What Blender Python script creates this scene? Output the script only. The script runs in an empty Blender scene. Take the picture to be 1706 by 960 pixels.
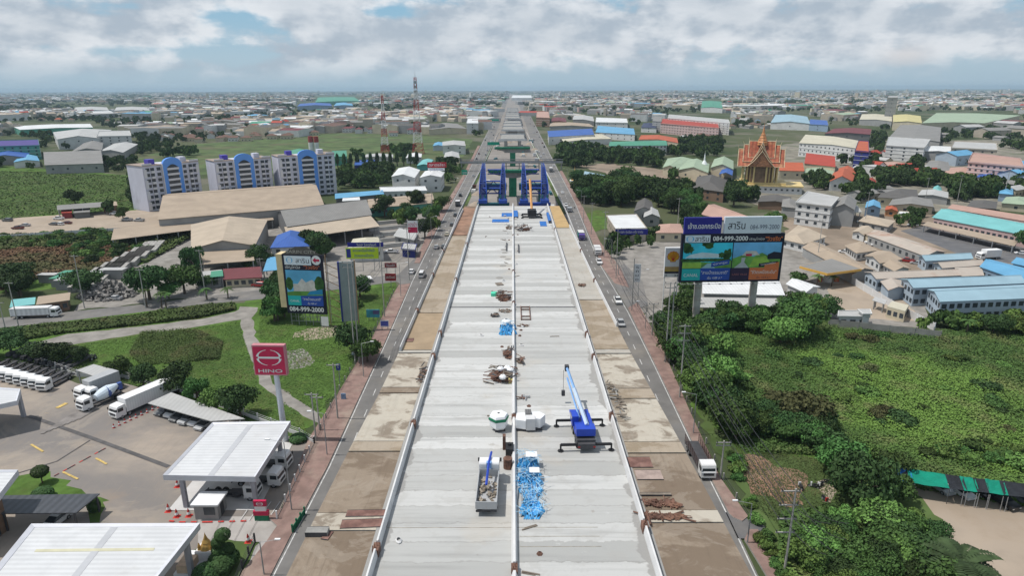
import bpy, math, random
import numpy as np
from mathutils import Vector, Matrix
random.seed(7); RS = np.random.RandomState(11)
PI = math.pi
sc = bpy.context.scene
C = sc.collection
# camera, sky, sun, exposure
F = 1090.0; CX, CY = 853.0, 480.0; CAMH = 60.0
pitch = math.atan(332.0 / F); yaw = math.radians(0.1); roll = math.radians(-0.2)
camd = bpy.data.cameras.new('camera'); cam = bpy.data.objects.new('camera', camd); C.objects.link(cam)
camd.sensor_width = 36; camd.lens = 36 * F / 1706; camd.clip_end = 60000; camd.clip_start = 0.5
RM = Matrix.Rotation(yaw, 3, 'Z') @ Matrix.Rotation(PI / 2 - pitch, 3, 'X') @ Matrix.Rotation(roll, 3, 'Z')
cam.matrix_world = Matrix.Translation((0, 0, CAMH)) @ RM.to_4x4()
sc.camera = cam
SUN_EL, SUN_AZ = math.radians(64), math.radians(-90)      # azimuth from +Y towards +X
SUN_DIR = Vector((math.sin(SUN_AZ) * math.cos(SUN_EL), math.cos(SUN_AZ) * math.cos(SUN_EL), math.sin(SUN_EL)))
sd = bpy.data.lights.new('sun', 'SUN'); sd.energy = 4.0; sd.angle = math.radians(0.8); sd.color = (1, 0.96, 0.9)
sun = bpy.data.objects.new('sun', sd); C.objects.link(sun)
sun.rotation_euler = (-SUN_DIR).to_track_quat('-Z', 'Y').to_euler(); sun.location = (0, 0, 300)
sc.view_settings.view_transform = 'Standard'; sc.view_settings.look = 'None'; sc.view_settings.gamma = 1
sc.view_settings.exposure = -0.05; sc.view_settings.use_curve_mapping = False
try: sc.cycles.volume_bounces = 1; sc.cycles.max_bounces = 6; sc.cycles.transparent_max_bounces = 8
except Exception: pass
w = bpy.data.worlds.new('World'); sc.world = w; w.use_nodes = True
nt = w.node_tree; nt.nodes.clear(); NL = nt.links.new
class NG:                                                  # tiny node helper
 def __init__(s, nt): s.nt = nt
 def n(s, t, **k):
  o = s.nt.nodes.new(t)
  for a, b in k.items():
   if a.startswith('i_'):
    s.set(o.inputs[int(a[2:]) if a[2:].isdigit() else a[2:]], b)
   else: setattr(o, a, b)
  return o
 def set(s, sock, v):
  if hasattr(v, 'links') or isinstance(v, bpy.types.NodeSocket): s.nt.links.new(v, sock)
  else: sock.default_value = v
 def m(s, op, a, b=0.0, c=0.0, clamp=False):
  o = s.nt.nodes.new('ShaderNodeMath'); o.operation = op; o.use_clamp = clamp
  s.set(o.inputs[0], a); s.set(o.inputs[1], b); s.set(o.inputs[2], c); return o.outputs[0]
 def mix(s, f, a, b):
  o = s.nt.nodes.new('ShaderNodeMix'); o.data_type = 'RGBA'
  s.set(o.inputs[0], f); s.set(o.inputs[6], c4(a)); s.set(o.inputs[7], c4(b)); return o.outputs[2]
 def ss(s, v, a, b):                                    # smoothstep
  o = s.nt.nodes.new('ShaderNodeMapRange'); o.interpolation_type = 'SMOOTHSTEP'
  s.set(o.inputs[0], v); s.set(o.inputs[1], a); s.set(o.inputs[2], b); return o.outputs[0]
 def noise(s, vec, scale, detail=4, rough=0.55, dist=0.0):
  o = s.nt.nodes.new('ShaderNodeTexNoise'); s.set(o.inputs['Vector'], vec); o.inputs['Scale'].default_value = scale
  o.inputs['Detail'].default_value = detail; o.inputs['Roughness'].default_value = rough; o.inputs['Distortion'].default_value = dist
  return o.outputs[0]
 def comb(s, x, y, z):
  o = s.nt.nodes.new('ShaderNodeCombineXYZ'); s.set(o.inputs[0], x); s.set(o.inputs[1], y); s.set(o.inputs[2], z); return o.outputs[0]
def c4(v):
 return (*v, 1.0) if isinstance(v, (tuple, list)) and len(v) == 3 else v
def L1(v):
 v = v / 255.0
 return v / 12.92 if v <= 0.04045 else ((v + 0.055) / 1.055) ** 2.4
def S(r, g, b, k=0.8): return (L1(r) * k, L1(g) * k, L1(b) * k)
g = NG(nt)
tc = g.n('ShaderNodeTexCoord'); sep = g.n('ShaderNodeSeparateXYZ', i_0=tc.outputs['Generated'])
dx, dy, dz = sep.outputs
az = g.m('ARCTAN2', dx, dy); el = g.m('ARCSINE', dz)
cv = g.comb(g.m('MULTIPLY', az, 1.0), g.m('MULTIPLY', el, 1.9), 0.0)
cvu = g.comb(g.m('ADD', g.m('MULTIPLY', az, 1.0), 0.02), g.m('ADD', g.m('MULTIPLY', el, 1.9), -0.03), 0.0)
n1 = g.noise(cv, 7.5, 10, 0.57, 0.0); n1u = g.noise(cvu, 7.5, 10, 0.55, 0.0)
n2 = g.noise(g.comb(g.m('MULTIPLY', az, 1.0), g.m('MULTIPLY', el, 7.0), 3.3), 6.0, 6, 0.6)
def blob(ca, ce, wa, we, amp):
 a = g.m('DIVIDE', g.m('SUBTRACT', az, ca), wa); e = g.m('DIVIDE', g.m('SUBTRACT', el, ce), we)
 r = g.m('ADD', g.m('MULTIPLY', a, a), g.m('MULTIPLY', e, e))
 return g.m('MULTIPLY', g.m('POWER', 2.718, g.m('MULTIPLY', r, -1.0)), amp)
def ang(px, py):
 d = RM @ Vector((px - CX, -(py - CY), -F)); d.normalize()
 return math.atan2(d.x, d.y), math.asin(d.z)
bias = None
for (px, py, wx, wy, amp) in [(372, 28, 48, 17, -0.26), (300, 75, 90, 22, -0.10), (640, 20, 34, 9, -0.22), (140, 35, 120, 34, 0.13), (20, 50, 60, 18, 0.1),
  (700, 50, 300, 45, 0.17), (1250, 35, 420, 55, 0.15), (270, 108, 60, 10, 0.1), (120, 115, 60, 9, 0.05), (1508, 96, 22, 10, 0.20), (60, 135, 500, 12, -0.07),
  (250, 85, 150, 10, -0.10), (1500, 125, 500, 14, -0.05), (1350, 70, 240, 12, -0.05), (1560, 30, 80, 12, 0.1)]:
 ca, ce = ang(px, py); wa = wx / F; we = wy / F
 b = blob(ca, ce, wa, we, amp); bias = b if bias is None else g.m('ADD', bias, b)
cov = g.m('ADD', g.m('ADD', n1, g.m('MULTIPLY', g.m('SUBTRACT', n2, 0.5), 0.25)), bias)
mask = g.ss(cov, 0.40, 0.56)
lit = g.ss(g.m('SUBTRACT', n1u, n1), -0.12, 0.12)          # tops of the heaps catch the sun, bases are grey
dens = g.ss(cov, 0.52, 0.86)
cloudc = g.mix(lit, S(236, 239, 243, 1), S(178, 190, 203, 1))
cloudc = g.mix(g.m('MULTIPLY', dens, 0.55), cloudc, S(190, 199, 209, 1))
cloudc = g.mix(blob(*ang(1508, 96), 30 / F, 14 / F, 0.8), cloudc, S(232, 226, 224, 1))
sky = g.n('ShaderNodeTexSky'); sky.sky_type = 'NISHITA'; sky.sun_disc = False
sky.sun_elevation = SUN_EL; sky.sun_rotation = SUN_AZ; sky.altitude = 60; sky.air_density = 1.2; sky.dust_density = 1.5; sky.ozone_density = 2.0
SKYK = 0.09
skys = g.n('ShaderNodeMix', data_type='RGBA', blend_type='MULTIPLY'); skys.inputs[0].default_value = 1
NL(sky.outputs[0], skys.inputs[6]); skys.inputs[7].default_value = (SKYK, SKYK, SKYK, 1)
elev = g.ss(el, 0.0, 0.16)
blue = g.mix(elev, S(182, 203, 215, 1), S(136, 187, 217, 1))
low = g.ss(el, 0.22, 0.6)
skyc = g.mix(low, blue, skys.outputs[2])                   # the low band is hazy blue grey air, overhead the physical sky
allc = g.mix(g.m('MULTIPLY', mask, 0.92), skyc, cloudc)
fadeh = g.ss(el, 0.0, 0.05)
allc = g.mix(fadeh, S(170, 193, 208, 1), allc)
bg = g.n('ShaderNodeBackground'); NL(allc, bg.inputs[0]); bg.inputs[1].default_value = 1.0
wo = g.n('ShaderNodeOutputWorld'); NL(bg.outputs[0], wo.inputs[0])
# pixel <-> world
RMT = RM.transposed()
def ray(px, py): return RM @ Vector((px - CX, -(py - CY), -F))
def G(px, py, z=0.0):
 d = ray(px, py); t = (z - CAMH) / d.z
 return Vector((d.x * t, d.y * t, z))
def atY(px, py, Y):
 d = ray(px, py); t = Y / d.y
 return Vector((d.x * t, Y, CAMH + d.z * t))
def proj(P):
 q = RMT @ (Vector(P) - Vector((0, 0, CAMH)))
 return CX + F * q.x / -q.z, CY - F * q.y / -q.z
def HT(px, py, ytop, z0=0.0):
 P = G(px, py, z0); lo, hi = 0.0, 200.0
 for _ in range(40):
  m = (lo + hi) / 2
  if proj((P.x, P.y, z0 + m))[1] > ytop: lo = m
  else: hi = m
 return lo
# materials
MATS = {}
def M(name, col, rough=0.85, var=0.12, scale=0.6, metal=0.0, stripe=None, sdepth=0.12, dirt=None, dirtamt=0.35, dscale=0.15, bump=0.0, spec=0.3, world=False, emit=None, trans=False, objvar=0.0, sdir='X'):
 if name in MATS: return MATS[name]
 m = bpy.data.materials.new(name); m.use_nodes = True; t = m.node_tree; t.nodes.clear(); q = NG(t)
 out = q.n('ShaderNodeOutputMaterial'); bs = q.n('ShaderNodeBsdfPrincipled')
 t.links.new(bs.outputs[0], out.inputs[0])
 bs.inputs['Roughness'].default_value = rough; bs.inputs['Metallic'].default_value = metal
 bs.inputs['Specular IOR Level'].default_value = spec
 tcn = q.n('ShaderNodeTexCoord')
 vec = q.n('ShaderNodeNewGeometry').outputs['Position'] if world else tcn.outputs['Object']
 c = c4(col)
 if var:
  f = q.noise(vec, scale, 5, 0.6)
  f = q.ss(f, 0.3, 0.7)
  c = q.mix(f, tuple(x * (1 - var) for x in col), tuple(min(1, x * (1 + var)) for x in col))
 if dirt:
  d = q.ss(q.noise(vec, dscale, 6, 0.65), 0.48, 0.72)
  c = q.mix(q.m('MULTIPLY', d, dirtamt), c, dirt)
 if stripe:
  wv = q.n('ShaderNodeTexWave', bands_direction=sdir); t.links.new(vec, wv.inputs[0]); wv.inputs['Scale'].default_value = 1.0 / stripe / 3.2
  c = q.mix(q.m('MULTIPLY', wv.outputs['Fac'], sdepth), c, tuple(x * 0.4 for x in col))
 if objvar:
  oi = q.n('ShaderNodeObjectInfo'); hv = q.n('ShaderNodeHueSaturation')
  q.set(hv.inputs['Value'], q.m('ADD', 1 - objvar, q.m('MULTIPLY', oi.outputs['Random'], 2 * objvar)))
  q.set(hv.inputs['Hue'], q.m('ADD', 0.5 - objvar * .06, q.m('MULTIPLY', oi.outputs['Random'], objvar * .12)))
  q.set(hv.inputs['Color'], c); c = hv.outputs[0]
 q.set(bs.inputs['Base Color'], c)
 if bump:
  b = q.n('ShaderNodeBump'); b.inputs['Strength'].default_value = bump; t.links.new(q.noise(vec, 1.5, 5), b.inputs['Height'])
  t.links.new(b.outputs[0], bs.inputs['Normal'])
 if emit: bs.inputs['Emission Color'].default_value = c4(emit); bs.inputs['Emission Strength'].default_value = 1
 MATS[name] = m; return m
# mesh builder and tagging
class MB:
 def __init__(s): s.v = []; s.f = []; s.m = []
 def add(s, vs, fs, m=0):
  o = len(s.v); s.v += [tuple(p) for p in vs]; s.f += [tuple(i + o for i in f) for f in fs]; s.m += [m] * len(fs); return s
 def box(s, x0, y0, z0, x1, y1, z1, m=0):
  vs = [(x0, y0, z0), (x1, y0, z0), (x1, y1, z0), (x0, y1, z0), (x0, y0, z1), (x1, y0, z1), (x1, y1, z1), (x0, y1, z1)]
  return s.add(vs, [(3, 2, 1, 0), (4, 5, 6, 7), (0, 1, 5, 4), (1, 2, 6, 5), (2, 3, 7, 6), (3, 0, 4, 7)], m)
 def prism(s, pts, z0, z1, m=0, top=None):
  n = len(pts); vs = [(p[0], p[1], z0) for p in pts] + [(p[0], p[1], z1) for p in pts]
  s.add(vs, [tuple(range(n))[::-1]] + [(i, (i + 1) % n, n + (i + 1) % n, n + i) for i in range(n)], m)
  o = len(s.v) - 2 * n; s.f.append(tuple(o + n + i for i in range(n))); s.m.append(m if top is None else top); return s
 def flat(s, pts, z, m=0): return s.add([(p[0], p[1], z) for p in pts], [tuple(range(len(pts)))], m)
 def quad(s, a, b, c, d, m=0): return s.add([a, b, c, d], [(0, 1, 2, 3)], m)
 def xz(s, pts, y, m=0): return s.add([(p[0], y, p[1]) for p in pts], [tuple(range(len(pts)))], m)     # faces -y when anticlockwise seen from -y
 def rect(s, x0, z0, x1, z1, y, m=0): return s.xz([(x0, z0), (x1, z0), (x1, z1), (x0, z1)], y, m)
 def cyl(s, a, b, r0, r1=None, n=8, m=0, caps=True):
  a = Vector(a); b = Vector(b); r1 = r0 if r1 is None else r1
  d = (b - a).normalized() if (b - a).length > 1e-6 else Vector((0, 0, 1))
  u = d.cross(Vector((0, 0, 1)) if abs(d.z) < 0.9 else Vector((1, 0, 0))).normalized(); v = d.cross(u)
  vs = [a + (u * math.cos(2 * PI * i / n) + v * math.sin(2 * PI * i / n)) * r0 for i in range(n)] + [b + (u * math.cos(2 * PI * i / n) + v * math.sin(2 * PI * i / n)) * r1 for i in range(n)]
  fs = [(i, (i + 1) % n, n + (i + 1) % n, n + i) for i in range(n)]
  if caps: fs += [tuple(range(n))[::-1], tuple(range(n, 2 * n))]
  return s.add(vs, fs, m)
 def bar(s, a, b, w, m=0): return s.cyl(a, b, w * .7, None, 4, m)
 def lathe(s, prof, n=12, m=0, c=(0, 0, 0)):
  vs = []; fs = []
  for r, z in prof: vs += [(c[0] + r * math.cos(2 * PI * i / n), c[1] + r * math.sin(2 * PI * i / n), c[2] + z) for i in range(n)]
  for k in range(len(prof) - 1): fs += [(k * n + i, k * n + (i + 1) % n, (k + 1) * n + (i + 1) % n, (k + 1) * n + i) for i in range(n)]
  return s.add(vs, fs, m)
 def xf(s, mat, i0=0):
  for i in range(i0, len(s.v)): s.v[i] = tuple(mat @ Vector(s.v[i]))
  return s
 def mesh(s, name, mats, smooth=False):
  me = bpy.data.meshes.new(name); me.from_pydata(s.v, [], s.f)
  mats = mats if isinstance(mats, (list, tuple)) else [mats]
  for m in mats:
   if m: me.materials.append(m)
  if len(mats) > 1: me.polygons.foreach_set('material_index', s.m)
  if smooth: me.polygons.foreach_set('use_smooth', [True] * len(s.f))
  me.update(); return me
 def build(s, name, mats, parent=None, loc=None, rz=0, smooth=False):
  return put(name, s.mesh(name, mats, smooth), parent, loc, rz)
def put(name, me, parent=None, loc=None, rz=0, scale=None):
 o = bpy.data.objects.new(name, me); C.objects.link(o)
 if parent: o.parent = parent
 if loc is not None: o.location = loc
 if rz: o.rotation_euler = (0, 0, rz)
 if scale is not None: o.scale = scale
 return o
def tag(o, label, cat, group=None):
 o['label'] = label; o['category'] = cat
 if group: o['group'] = group
 return o
def thing(name, label, cat, loc=(0, 0, 0), rz=0, group=None, scale=None):
 return tag(put(name, None, None, loc, rz, scale), label, cat, group)
def struct(o, label=None, kind='structure'):
 o['kind'] = kind
 if label: o['label'] = label
 return o
def npmesh(name, V, Fq, mats, midx=None):
 me = bpy.data.meshes.new(name); n = len(Fq); k = Fq.shape[1]
 me.vertices.add(len(V)); me.vertices.foreach_set('co', V.astype(np.float32).ravel())
 me.loops.add(n * k); me.loops.foreach_set('vertex_index', Fq.astype(np.int32).ravel())
 me.polygons.add(n); me.polygons.foreach_set('loop_start', np.arange(0, n * k, k, dtype=np.int32))
 for m in (mats if isinstance(mats, (list, tuple)) else [mats]): me.materials.append(m)
 if midx is not None: me.polygons.foreach_set('material_index', midx.astype(np.int32))
 me.update(calc_edges=True); return me
def quads_at(P, N, size, asp=1.0):
 """quads centred on P with normal N and size"""
 n = len(P); r = RS.normal(size=(n, 3)); u = np.cross(N, r); u /= np.linalg.norm(u, axis=1)[:, None] + 1e-9
 v = np.cross(N, u); v /= np.linalg.norm(v, axis=1)[:, None] + 1e-9
 s = (size * .5)[:, None] if hasattr(size, '__len__') else size * .5
 u = u * s; v = v * s * asp
 V = np.stack([P - u - v * .6, P + u * .8 - v, P + u + v * .7, P - u * .7 + v], 1).reshape(-1, 3)
 return V, np.arange(4 * n).reshape(n, 4)
def text(s, h, mat, parent, M4, width=None, name='lettering', bold=0.0, align='LEFT'):
 cu = bpy.data.curves.new(name, 'FONT'); cu.body = s; cu.size = 1.0; cu.offset = bold; cu.align_x = 'LEFT'; cu.resolution_u = 3
 ob = bpy.data.objects.new(name, cu); C.objects.link(ob)
 bpy.context.view_layer.update()
 me = bpy.data.meshes.new_from_object(ob.evaluated_get(bpy.context.evaluated_depsgraph_get()))
 bpy.data.objects.remove(ob);
 co = np.array([v.co[:] for v in me.vertices])
 if len(co) == 0: return None
 x0, x1 = co[:, 0].min(), co[:, 0].max(); y0 = co[:, 1].min(); y1 = co[:, 1].max()
 k = h / 0.72; kx = width / (x1 - x0) if width else k
 co[:, 0] = (co[:, 0] - (x0 if align == 'LEFT' else (x0 + x1) / 2)) * kx; co[:, 1] = co[:, 1] * k; co[:, 2] = 0
 me.vertices.foreach_set('co', co.ravel()); me.materials.clear(); me.materials.append(mat); me.name = name
 o = put(name, me, parent); o.matrix_local = M4; return o
def face(x, z, y):        # matrix for lettering on a board whose front faces -y
 return Matrix.Translation((x, y, z)) @ Matrix.Rotation(PI / 2, 4, 'X')
# palette
asphalt = M('asphalt', (0.115, 0.115, 0.12), 0.9, 0.14, 0.25, dirt=(0.2, 0.185, 0.165), dirtamt=0.5, dscale=0.08, world=True)
asphalt2 = M('old_asphalt', (0.155, 0.15, 0.145), 0.9, 0.15, 0.2, dirt=(0.26, 0.235, 0.2), dirtamt=0.6, dscale=0.06, world=True)
paver = M('red_pavers', (0.225, 0.15, 0.13), 0.9, 0.2, 0.5, dirt=(0.33, 0.27, 0.22), dirtamt=0.7, dscale=0.12, world=True)
kerb = M('kerb_concrete', (0.36, 0.35, 0.33), 0.9, 0.15, 0.5, world=True)
conc = M('concrete', (0.5, 0.5, 0.485), 0.9, 0.12, 0.5, dirt=(0.3, 0.27, 0.23), dirtamt=0.35, dscale=0.3)
concd = M('dark_concrete', (0.27, 0.265, 0.25), 0.9, 0.18, 0.6, dirt=(0.12, 0.11, 0.1), dirtamt=0.4, dscale=0.3)
conch = M('pale_concrete_wall', (0.6, 0.6, 0.6), 0.85, 0.08, 0.5, dirt=(0.36, 0.33, 0.3), dirtamt=0.4, dscale=0.25)
white = M('white_paint', (0.74, 0.75, 0.76), 0.5, 0.05, 0.5)
whitew = M('white_wall', (0.6, 0.6, 0.6), 0.8, 0.1, 0.4, dirt=(0.33, 0.31, 0.28), dirtamt=0.4, dscale=0.1)
line_w = M('line_paint', (0.5, 0.5, 0.49), 0.7, 0.25, 1.5)
line_y = M('yellow_line_paint', (0.5, 0.36, 0.12), 0.8, 0.25, 2)
rust = M('rusty_steel', (0.14, 0.075, 0.055), 0.85, 0.4, 1.2, dirt=(0.26, 0.14, 0.09), dirtamt=0.6, dscale=0.8)
steel = M('grey_steel', (0.33, 0.34, 0.35), 0.5, 0.12, 0.8, metal=0.3)
steeld = M('dark_steel', (0.06, 0.06, 0.065), 0.6, 0.2, 0.8)
polec = M('concrete_pole', (0.36, 0.35, 0.33), 0.9, 0.12, 0.5)
black = M('black_plastic', (0.02, 0.02, 0.022), 0.6, 0.1)
tyrem = M('tyre_rubber', (0.018, 0.018, 0.018), 0.9, 0.1)
glass = M('dark_glass', (0.025, 0.03, 0.035), 0.12, 0, spec=0.6)
winglass = M('window_glass', (0.045, 0.055, 0.065), 0.2, 0.3, 0.3, spec=0.5)
lampm = M('lamp_glass', (0.7, 0.7, 0.65), 0.3, 0)
redp = M('red_plastic', (0.5, 0.04, 0.03), 0.6, 0.1)
tail = M('tail_lamp_red', (0.35, 0.02, 0.02), 0.3, 0)
blue = M('gantry_blue', (0.015, 0.06, 0.33), 0.45, 0.2, 0.3, dirt=(0.06, 0.09, 0.2), dirtamt=0.3, dscale=0.4)
teal = M('teal_steel', (0.02, 0.11, 0.13), 0.5, 0.2, 0.5)
greens = M('green_formwork', (0.01, 0.17, 0.085), 0.6, 0.25, 0.3, dirt=(0.05, 0.12, 0.08), dirtamt=0.5, dscale=0.3)
bluetarp = M('blue_tarpaulin', (0.02, 0.13, 0.42), 0.6, 0.2, 1.0)
skytarp = M('sky_blue_netting', (0.06, 0.32, 0.62), 0.8, 0.35, 1.4, dirt=(0.3, 0.5, 0.65), dirtamt=0.6, dscale=1.2)
greentarp = M('green_shade_net', (0.0, 0.2, 0.13), 0.8, 0.15, 0.5)
blacknet = M('black_shade_net', (0.018, 0.02, 0.025), 0.9, 0.3, 0.6)
wood = M('weathered_timber', (0.19, 0.16, 0.13), 0.9, 0.3, 0.8)
earth = M('bare_earth', (0.24, 0.19, 0.145), 0.95, 0.2, 0.06, dirt=(0.13, 0.11, 0.08), dirtamt=0.7, dscale=0.04, world=True)
earth_red = M('red_earth', (0.235, 0.14, 0.095), 0.95, 0.3, 0.3, dirt=(0.14, 0.12, 0.085), dirtamt=0.7, dscale=0.08, world=True)
earth_pale = M('pale_earth', (0.34, 0.28, 0.22), 0.95, 0.15, 0.1, dirt=(0.22, 0.17, 0.12), dirtamt=0.7, dscale=0.05, world=True)
sand = M('sand_heap', (0.42, 0.29, 0.14), 0.95, 0.12, 0.3, world=True)
yardc = M('yard_concrete', (0.35, 0.295, 0.24), 0.9, 0.2, 0.12, dirt=(0.135, 0.128, 0.125), dirtamt=1.0, dscale=0.045, world=True)
gravelm = M('grey_gravel', (0.24, 0.225, 0.205), 0.95, 0.2, 0.3, dirt=(0.13, 0.12, 0.1), dirtamt=0.7, dscale=0.07, world=True)
drive = M('driveway_concrete', (0.37, 0.35, 0.33), 0.9, 0.1, 0.2, dirt=(0.22, 0.2, 0.18), dirtamt=0.6, dscale=0.08, world=True)
grassg = M('grass_ground', (0.075, 0.135, 0.03), 1.0, 0.3, 0.3, dirt=(0.085, 0.085, 0.035), dirtamt=0.8, dscale=0.06, world=True, spec=0.1)
grassd = M('dark_scrub_ground', (0.07, 0.105, 0.035), 1.0, 0.4, 0.05, dirt=(0.07, 0.065, 0.03), dirtamt=0.7, dscale=0.02, world=True, spec=0.1)
fieldb = M('red_brown_scrub', (0.10, 0.065, 0.035), 1.0, 0.4, 0.08, dirt=(0.045, 0.06, 0.02), dirtamt=0.8, dscale=0.06, world=True, spec=0.1)
def deck_mat(name, a, b, edge, wet=(0.25, 0.245, 0.235)):
 """cast concrete in transverse strips with water and slurry stains near the parapets"""
 m = bpy.data.materials.new(name); m.use_nodes = True; t = m.node_tree; t.nodes.clear(); q = NG(t)
 out = q.n('ShaderNodeOutputMaterial'); bs = q.n('ShaderNodeBsdfPrincipled'); t.links.new(bs.outputs[0], out.inputs[0]); bs.inputs['Roughness'].default_value = 0.85
 pos = q.n('ShaderNodeNewGeometry').outputs['Position']; sp = q.n('ShaderNodeSeparateXYZ'); t.links.new(pos, sp.inputs[0]); x, y, z = sp.outputs
 yy = q.m('ADD', y, q.m('MULTIPLY', q.noise(pos, 0.6, 7, .7), 1.5))
 st = q.m('FLOOR', q.m('DIVIDE', yy, 3.05)); half = q.m('GREATER_THAN', x, 0.0)
 wn = q.n('ShaderNodeTexWhiteNoise', noise_dimensions='2D'); t.links.new(q.comb(st, half, 0.0), wn.inputs['Vector'])
 c = q.mix(wn.outputs['Value'], a, b)
 jt = q.m('FRACT', q.m('DIVIDE', yy, 3.05)); c = q.mix(q.m('MULTIPLY', q.m('LESS_THAN', jt, .045), .55), c, (.24, .235, .22))
 st2 = q.noise(q.comb(q.m('MULTIPLY', x, 0.05), q.m('MULTIPLY', y, 0.9), 0.0), 1.0, 6, 0.65)
 c = q.mix(q.m('MULTIPLY', q.ss(st2, 0.46, 0.72), 0.6), c, tuple(v * 0.74 for v in a)); bl2 = q.noise(pos, .33, 7, .68, .4); c = q.mix(q.m('MULTIPLY', q.ss(bl2, .52, .62), .3), c, (.33, .32, .3)); c = q.mix(q.m('MULTIPLY', q.ss(bl2, .36, .28), .5), c, (.53, .53, .52))
 fine = q.noise(pos, 1.1, 8, 0.7); c = q.mix(q.m('MULTIPLY', q.ss(fine, 0.55, 0.8), 0.35), c, tuple(v * 0.7 for v in a))
 nl = q.noise(pos, 0.16, 6, 0.6, 0.6)
 ax = q.m('ABSOLUTE', x)
 e1 = q.ss(q.m('ADD', q.m('SUBTRACT', ax, edge), q.m('MULTIPLY', nl, 6.5)), 1.7, 1.95)
 c = q.mix(q.m('MULTIPLY', e1, 0.85), c, wet)
 pt = q.ss(q.noise(pos, 0.5, 4, 0.5), 0.72, 0.76); c = q.mix(q.m('MULTIPLY', pt, 0.35), c, (0.2, 0.17, 0.13))
 dm = q.ss(q.m('ADD', q.noise(pos, 0.12, 5, 0.6), q.m('MULTIPLY', ax, -0.018)), 0.5, 0.62)
 c = q.mix(q.m('MULTIPLY', dm, 0.30), c, (0.42, 0.37, 0.3))
 q.set(bs.inputs['Base Color'], c); return m
deckm = deck_mat('deck_concrete', (0.335, 0.337, 0.325), (0.53, 0.532, 0.52), 14.7)
def slab_mat(name, a, b, c3, sc_=0.12, thr=0.5, wd=.035):
 m = bpy.data.materials.new(name); m.use_nodes = True; t = m.node_tree; t.nodes.clear(); q = NG(t)
 out = q.n('ShaderNodeOutputMaterial'); bs = q.n('ShaderNodeBsdfPrincipled'); t.links.new(bs.outputs[0], out.inputs[0]); bs.inputs['Roughness'].default_value = 0.9
 pos = q.n('ShaderNodeNewGeometry').outputs['Position']; sp = q.n('ShaderNodeSeparateXYZ'); t.links.new(pos, sp.inputs[0])
 v2 = q.comb(q.m('MULTIPLY', sp.outputs[0], 0.7), sp.outputs[1], 0.0)
 f = q.ss(q.noise(v2, sc_, 7, 0.62, 0.5), thr - wd, thr + wd)
 c = q.mix(f, a, b)
 f2 = q.ss(q.noise(v2, sc_ * 3.3, 6, 0.7), 0.55, 0.75); c = q.mix(q.m('MULTIPLY', f2, 0.75), c, c3)
 sk_ = q.noise(q.comb(q.m('MULTIPLY', sp.outputs[0], 1.6), q.m('MULTIPLY', sp.outputs[1], .12), 0.0), 1.0, 6, .7); c = q.mix(q.m('MULTIPLY', q.ss(sk_, .5, .7), .45), c, tuple(v * .65 for v in a)); f4 = q.noise(v2, sc_ * 1.7, 8, .7, 1.0); c = q.mix(q.m('MULTIPLY', q.ss(f4, .5, .56), .35), c, (.36, .31, .25)); f3 = q.noise(pos, 2.0, 6, 0.75); c = q.mix(q.m('MULTIPLY', f3, 0.4), c, tuple(v * .6 for v in a))
 q.set(bs.inputs['Base Color'], c); return m
slabA = slab_mat('mud_stained_concrete', (0.18, 0.135, 0.095), (0.27, 0.215, 0.16), (0.13, 0.085, 0.06))
slabB = slab_mat('patchy_pale_concrete', (0.46, 0.42, 0.35), (0.19, 0.15, 0.11), (0.30, 0.23, 0.16), 0.22, 0.53)
slabC = slab_mat('tan_dusty_concrete', (0.27, 0.215, 0.15), (0.37, 0.31, 0.24), (0.19, 0.135, 0.09), 0.15, 0.5)
slabD = slab_mat('grey_dusty_concrete', (0.38, 0.36, 0.32), (0.43, 0.41, 0.37), (0.33, 0.28, 0.22), 0.15, 0.5)
yardc = slab_mat('dealer_yard_concrete', (.37, .31, .25), (.17, .16, .155), (.24, .19, .15), .03, .5, .12)
# ground to the horizon
def ground_mat():
 m = bpy.data.materials.new('plain_ground'); m.use_nodes = True; t = m.node_tree; t.nodes.clear(); q = NG(t)
 out = q.n('ShaderNodeOutputMaterial'); bs = q.n('ShaderNodeBsdfPrincipled'); t.links.new(bs.outputs[0], out.inputs[0]); bs.inputs['Roughness'].default_value = 1; bs.inputs['Specular IOR Level'].default_value = 0.1
 pos = q.n('ShaderNodeNewGeometry').outputs['Position']
 n = q.noise(pos, 0.004, 8, 0.6); n2 = q.noise(pos, 0.02, 6, 0.6)
 c = q.mix(q.ss(n, 0.42, 0.58), (0.05, 0.07, 0.03), (0.085, 0.095, 0.05))
 c = q.mix(q.m('MULTIPLY', q.ss(n2, 0.5, 0.62), 0.6), c, (0.15, 0.14, 0.11))
 c = q.mix(q.m('MULTIPLY', q.ss(q.noise(pos, 0.008, 5, 0.6), 0.56, 0.64), 0.5), c, (0.17, 0.155, 0.13))
 q.set(bs.inputs['Base Color'], c); return m
gm = ground_mat(); mb = MB(); ys = [-400, -100, 0, 100, 200, 400, 800, 1600, 3200, 6400, 12800, 26000]; xs = [-26000, -12000, -5000, -2000, -800, -300, -100, 0, 100, 300, 800, 2000, 5000, 12000, 26000]
vs = [(x, y, 0) for y in ys for x in xs]; n = len(xs)
mb.add(vs, [(j * n + i, j * n + i + 1, (j + 1) * n + i + 1, (j + 1) * n + i) for j in range(len(ys) - 1) for i in range(n - 1)])
struct(mb.build('ground', gm), 'flat green and brown plain reaching the horizon')
_z = [0.02]
def ragged(P, nm=''):
 r = random.Random(len(P)); o = []
 for a, b in zip(P, P[1:] + P[:1]):
  a = Vector((a[0], a[1])); b = Vector((b[0], b[1])); L = (b - a).length; n = max(2, min(24, int(L / (a.length * .012 + .8)))); k = min(1.4, a.length * .0045 + .1) * (.25 if nm == 'path' else 1)
  for i in range(n): o.append(a.lerp(b, i / n) + Vector((r.gauss(0, k), r.gauss(0, k))) * (1 if L < 400 else 0))
 return o
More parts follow.
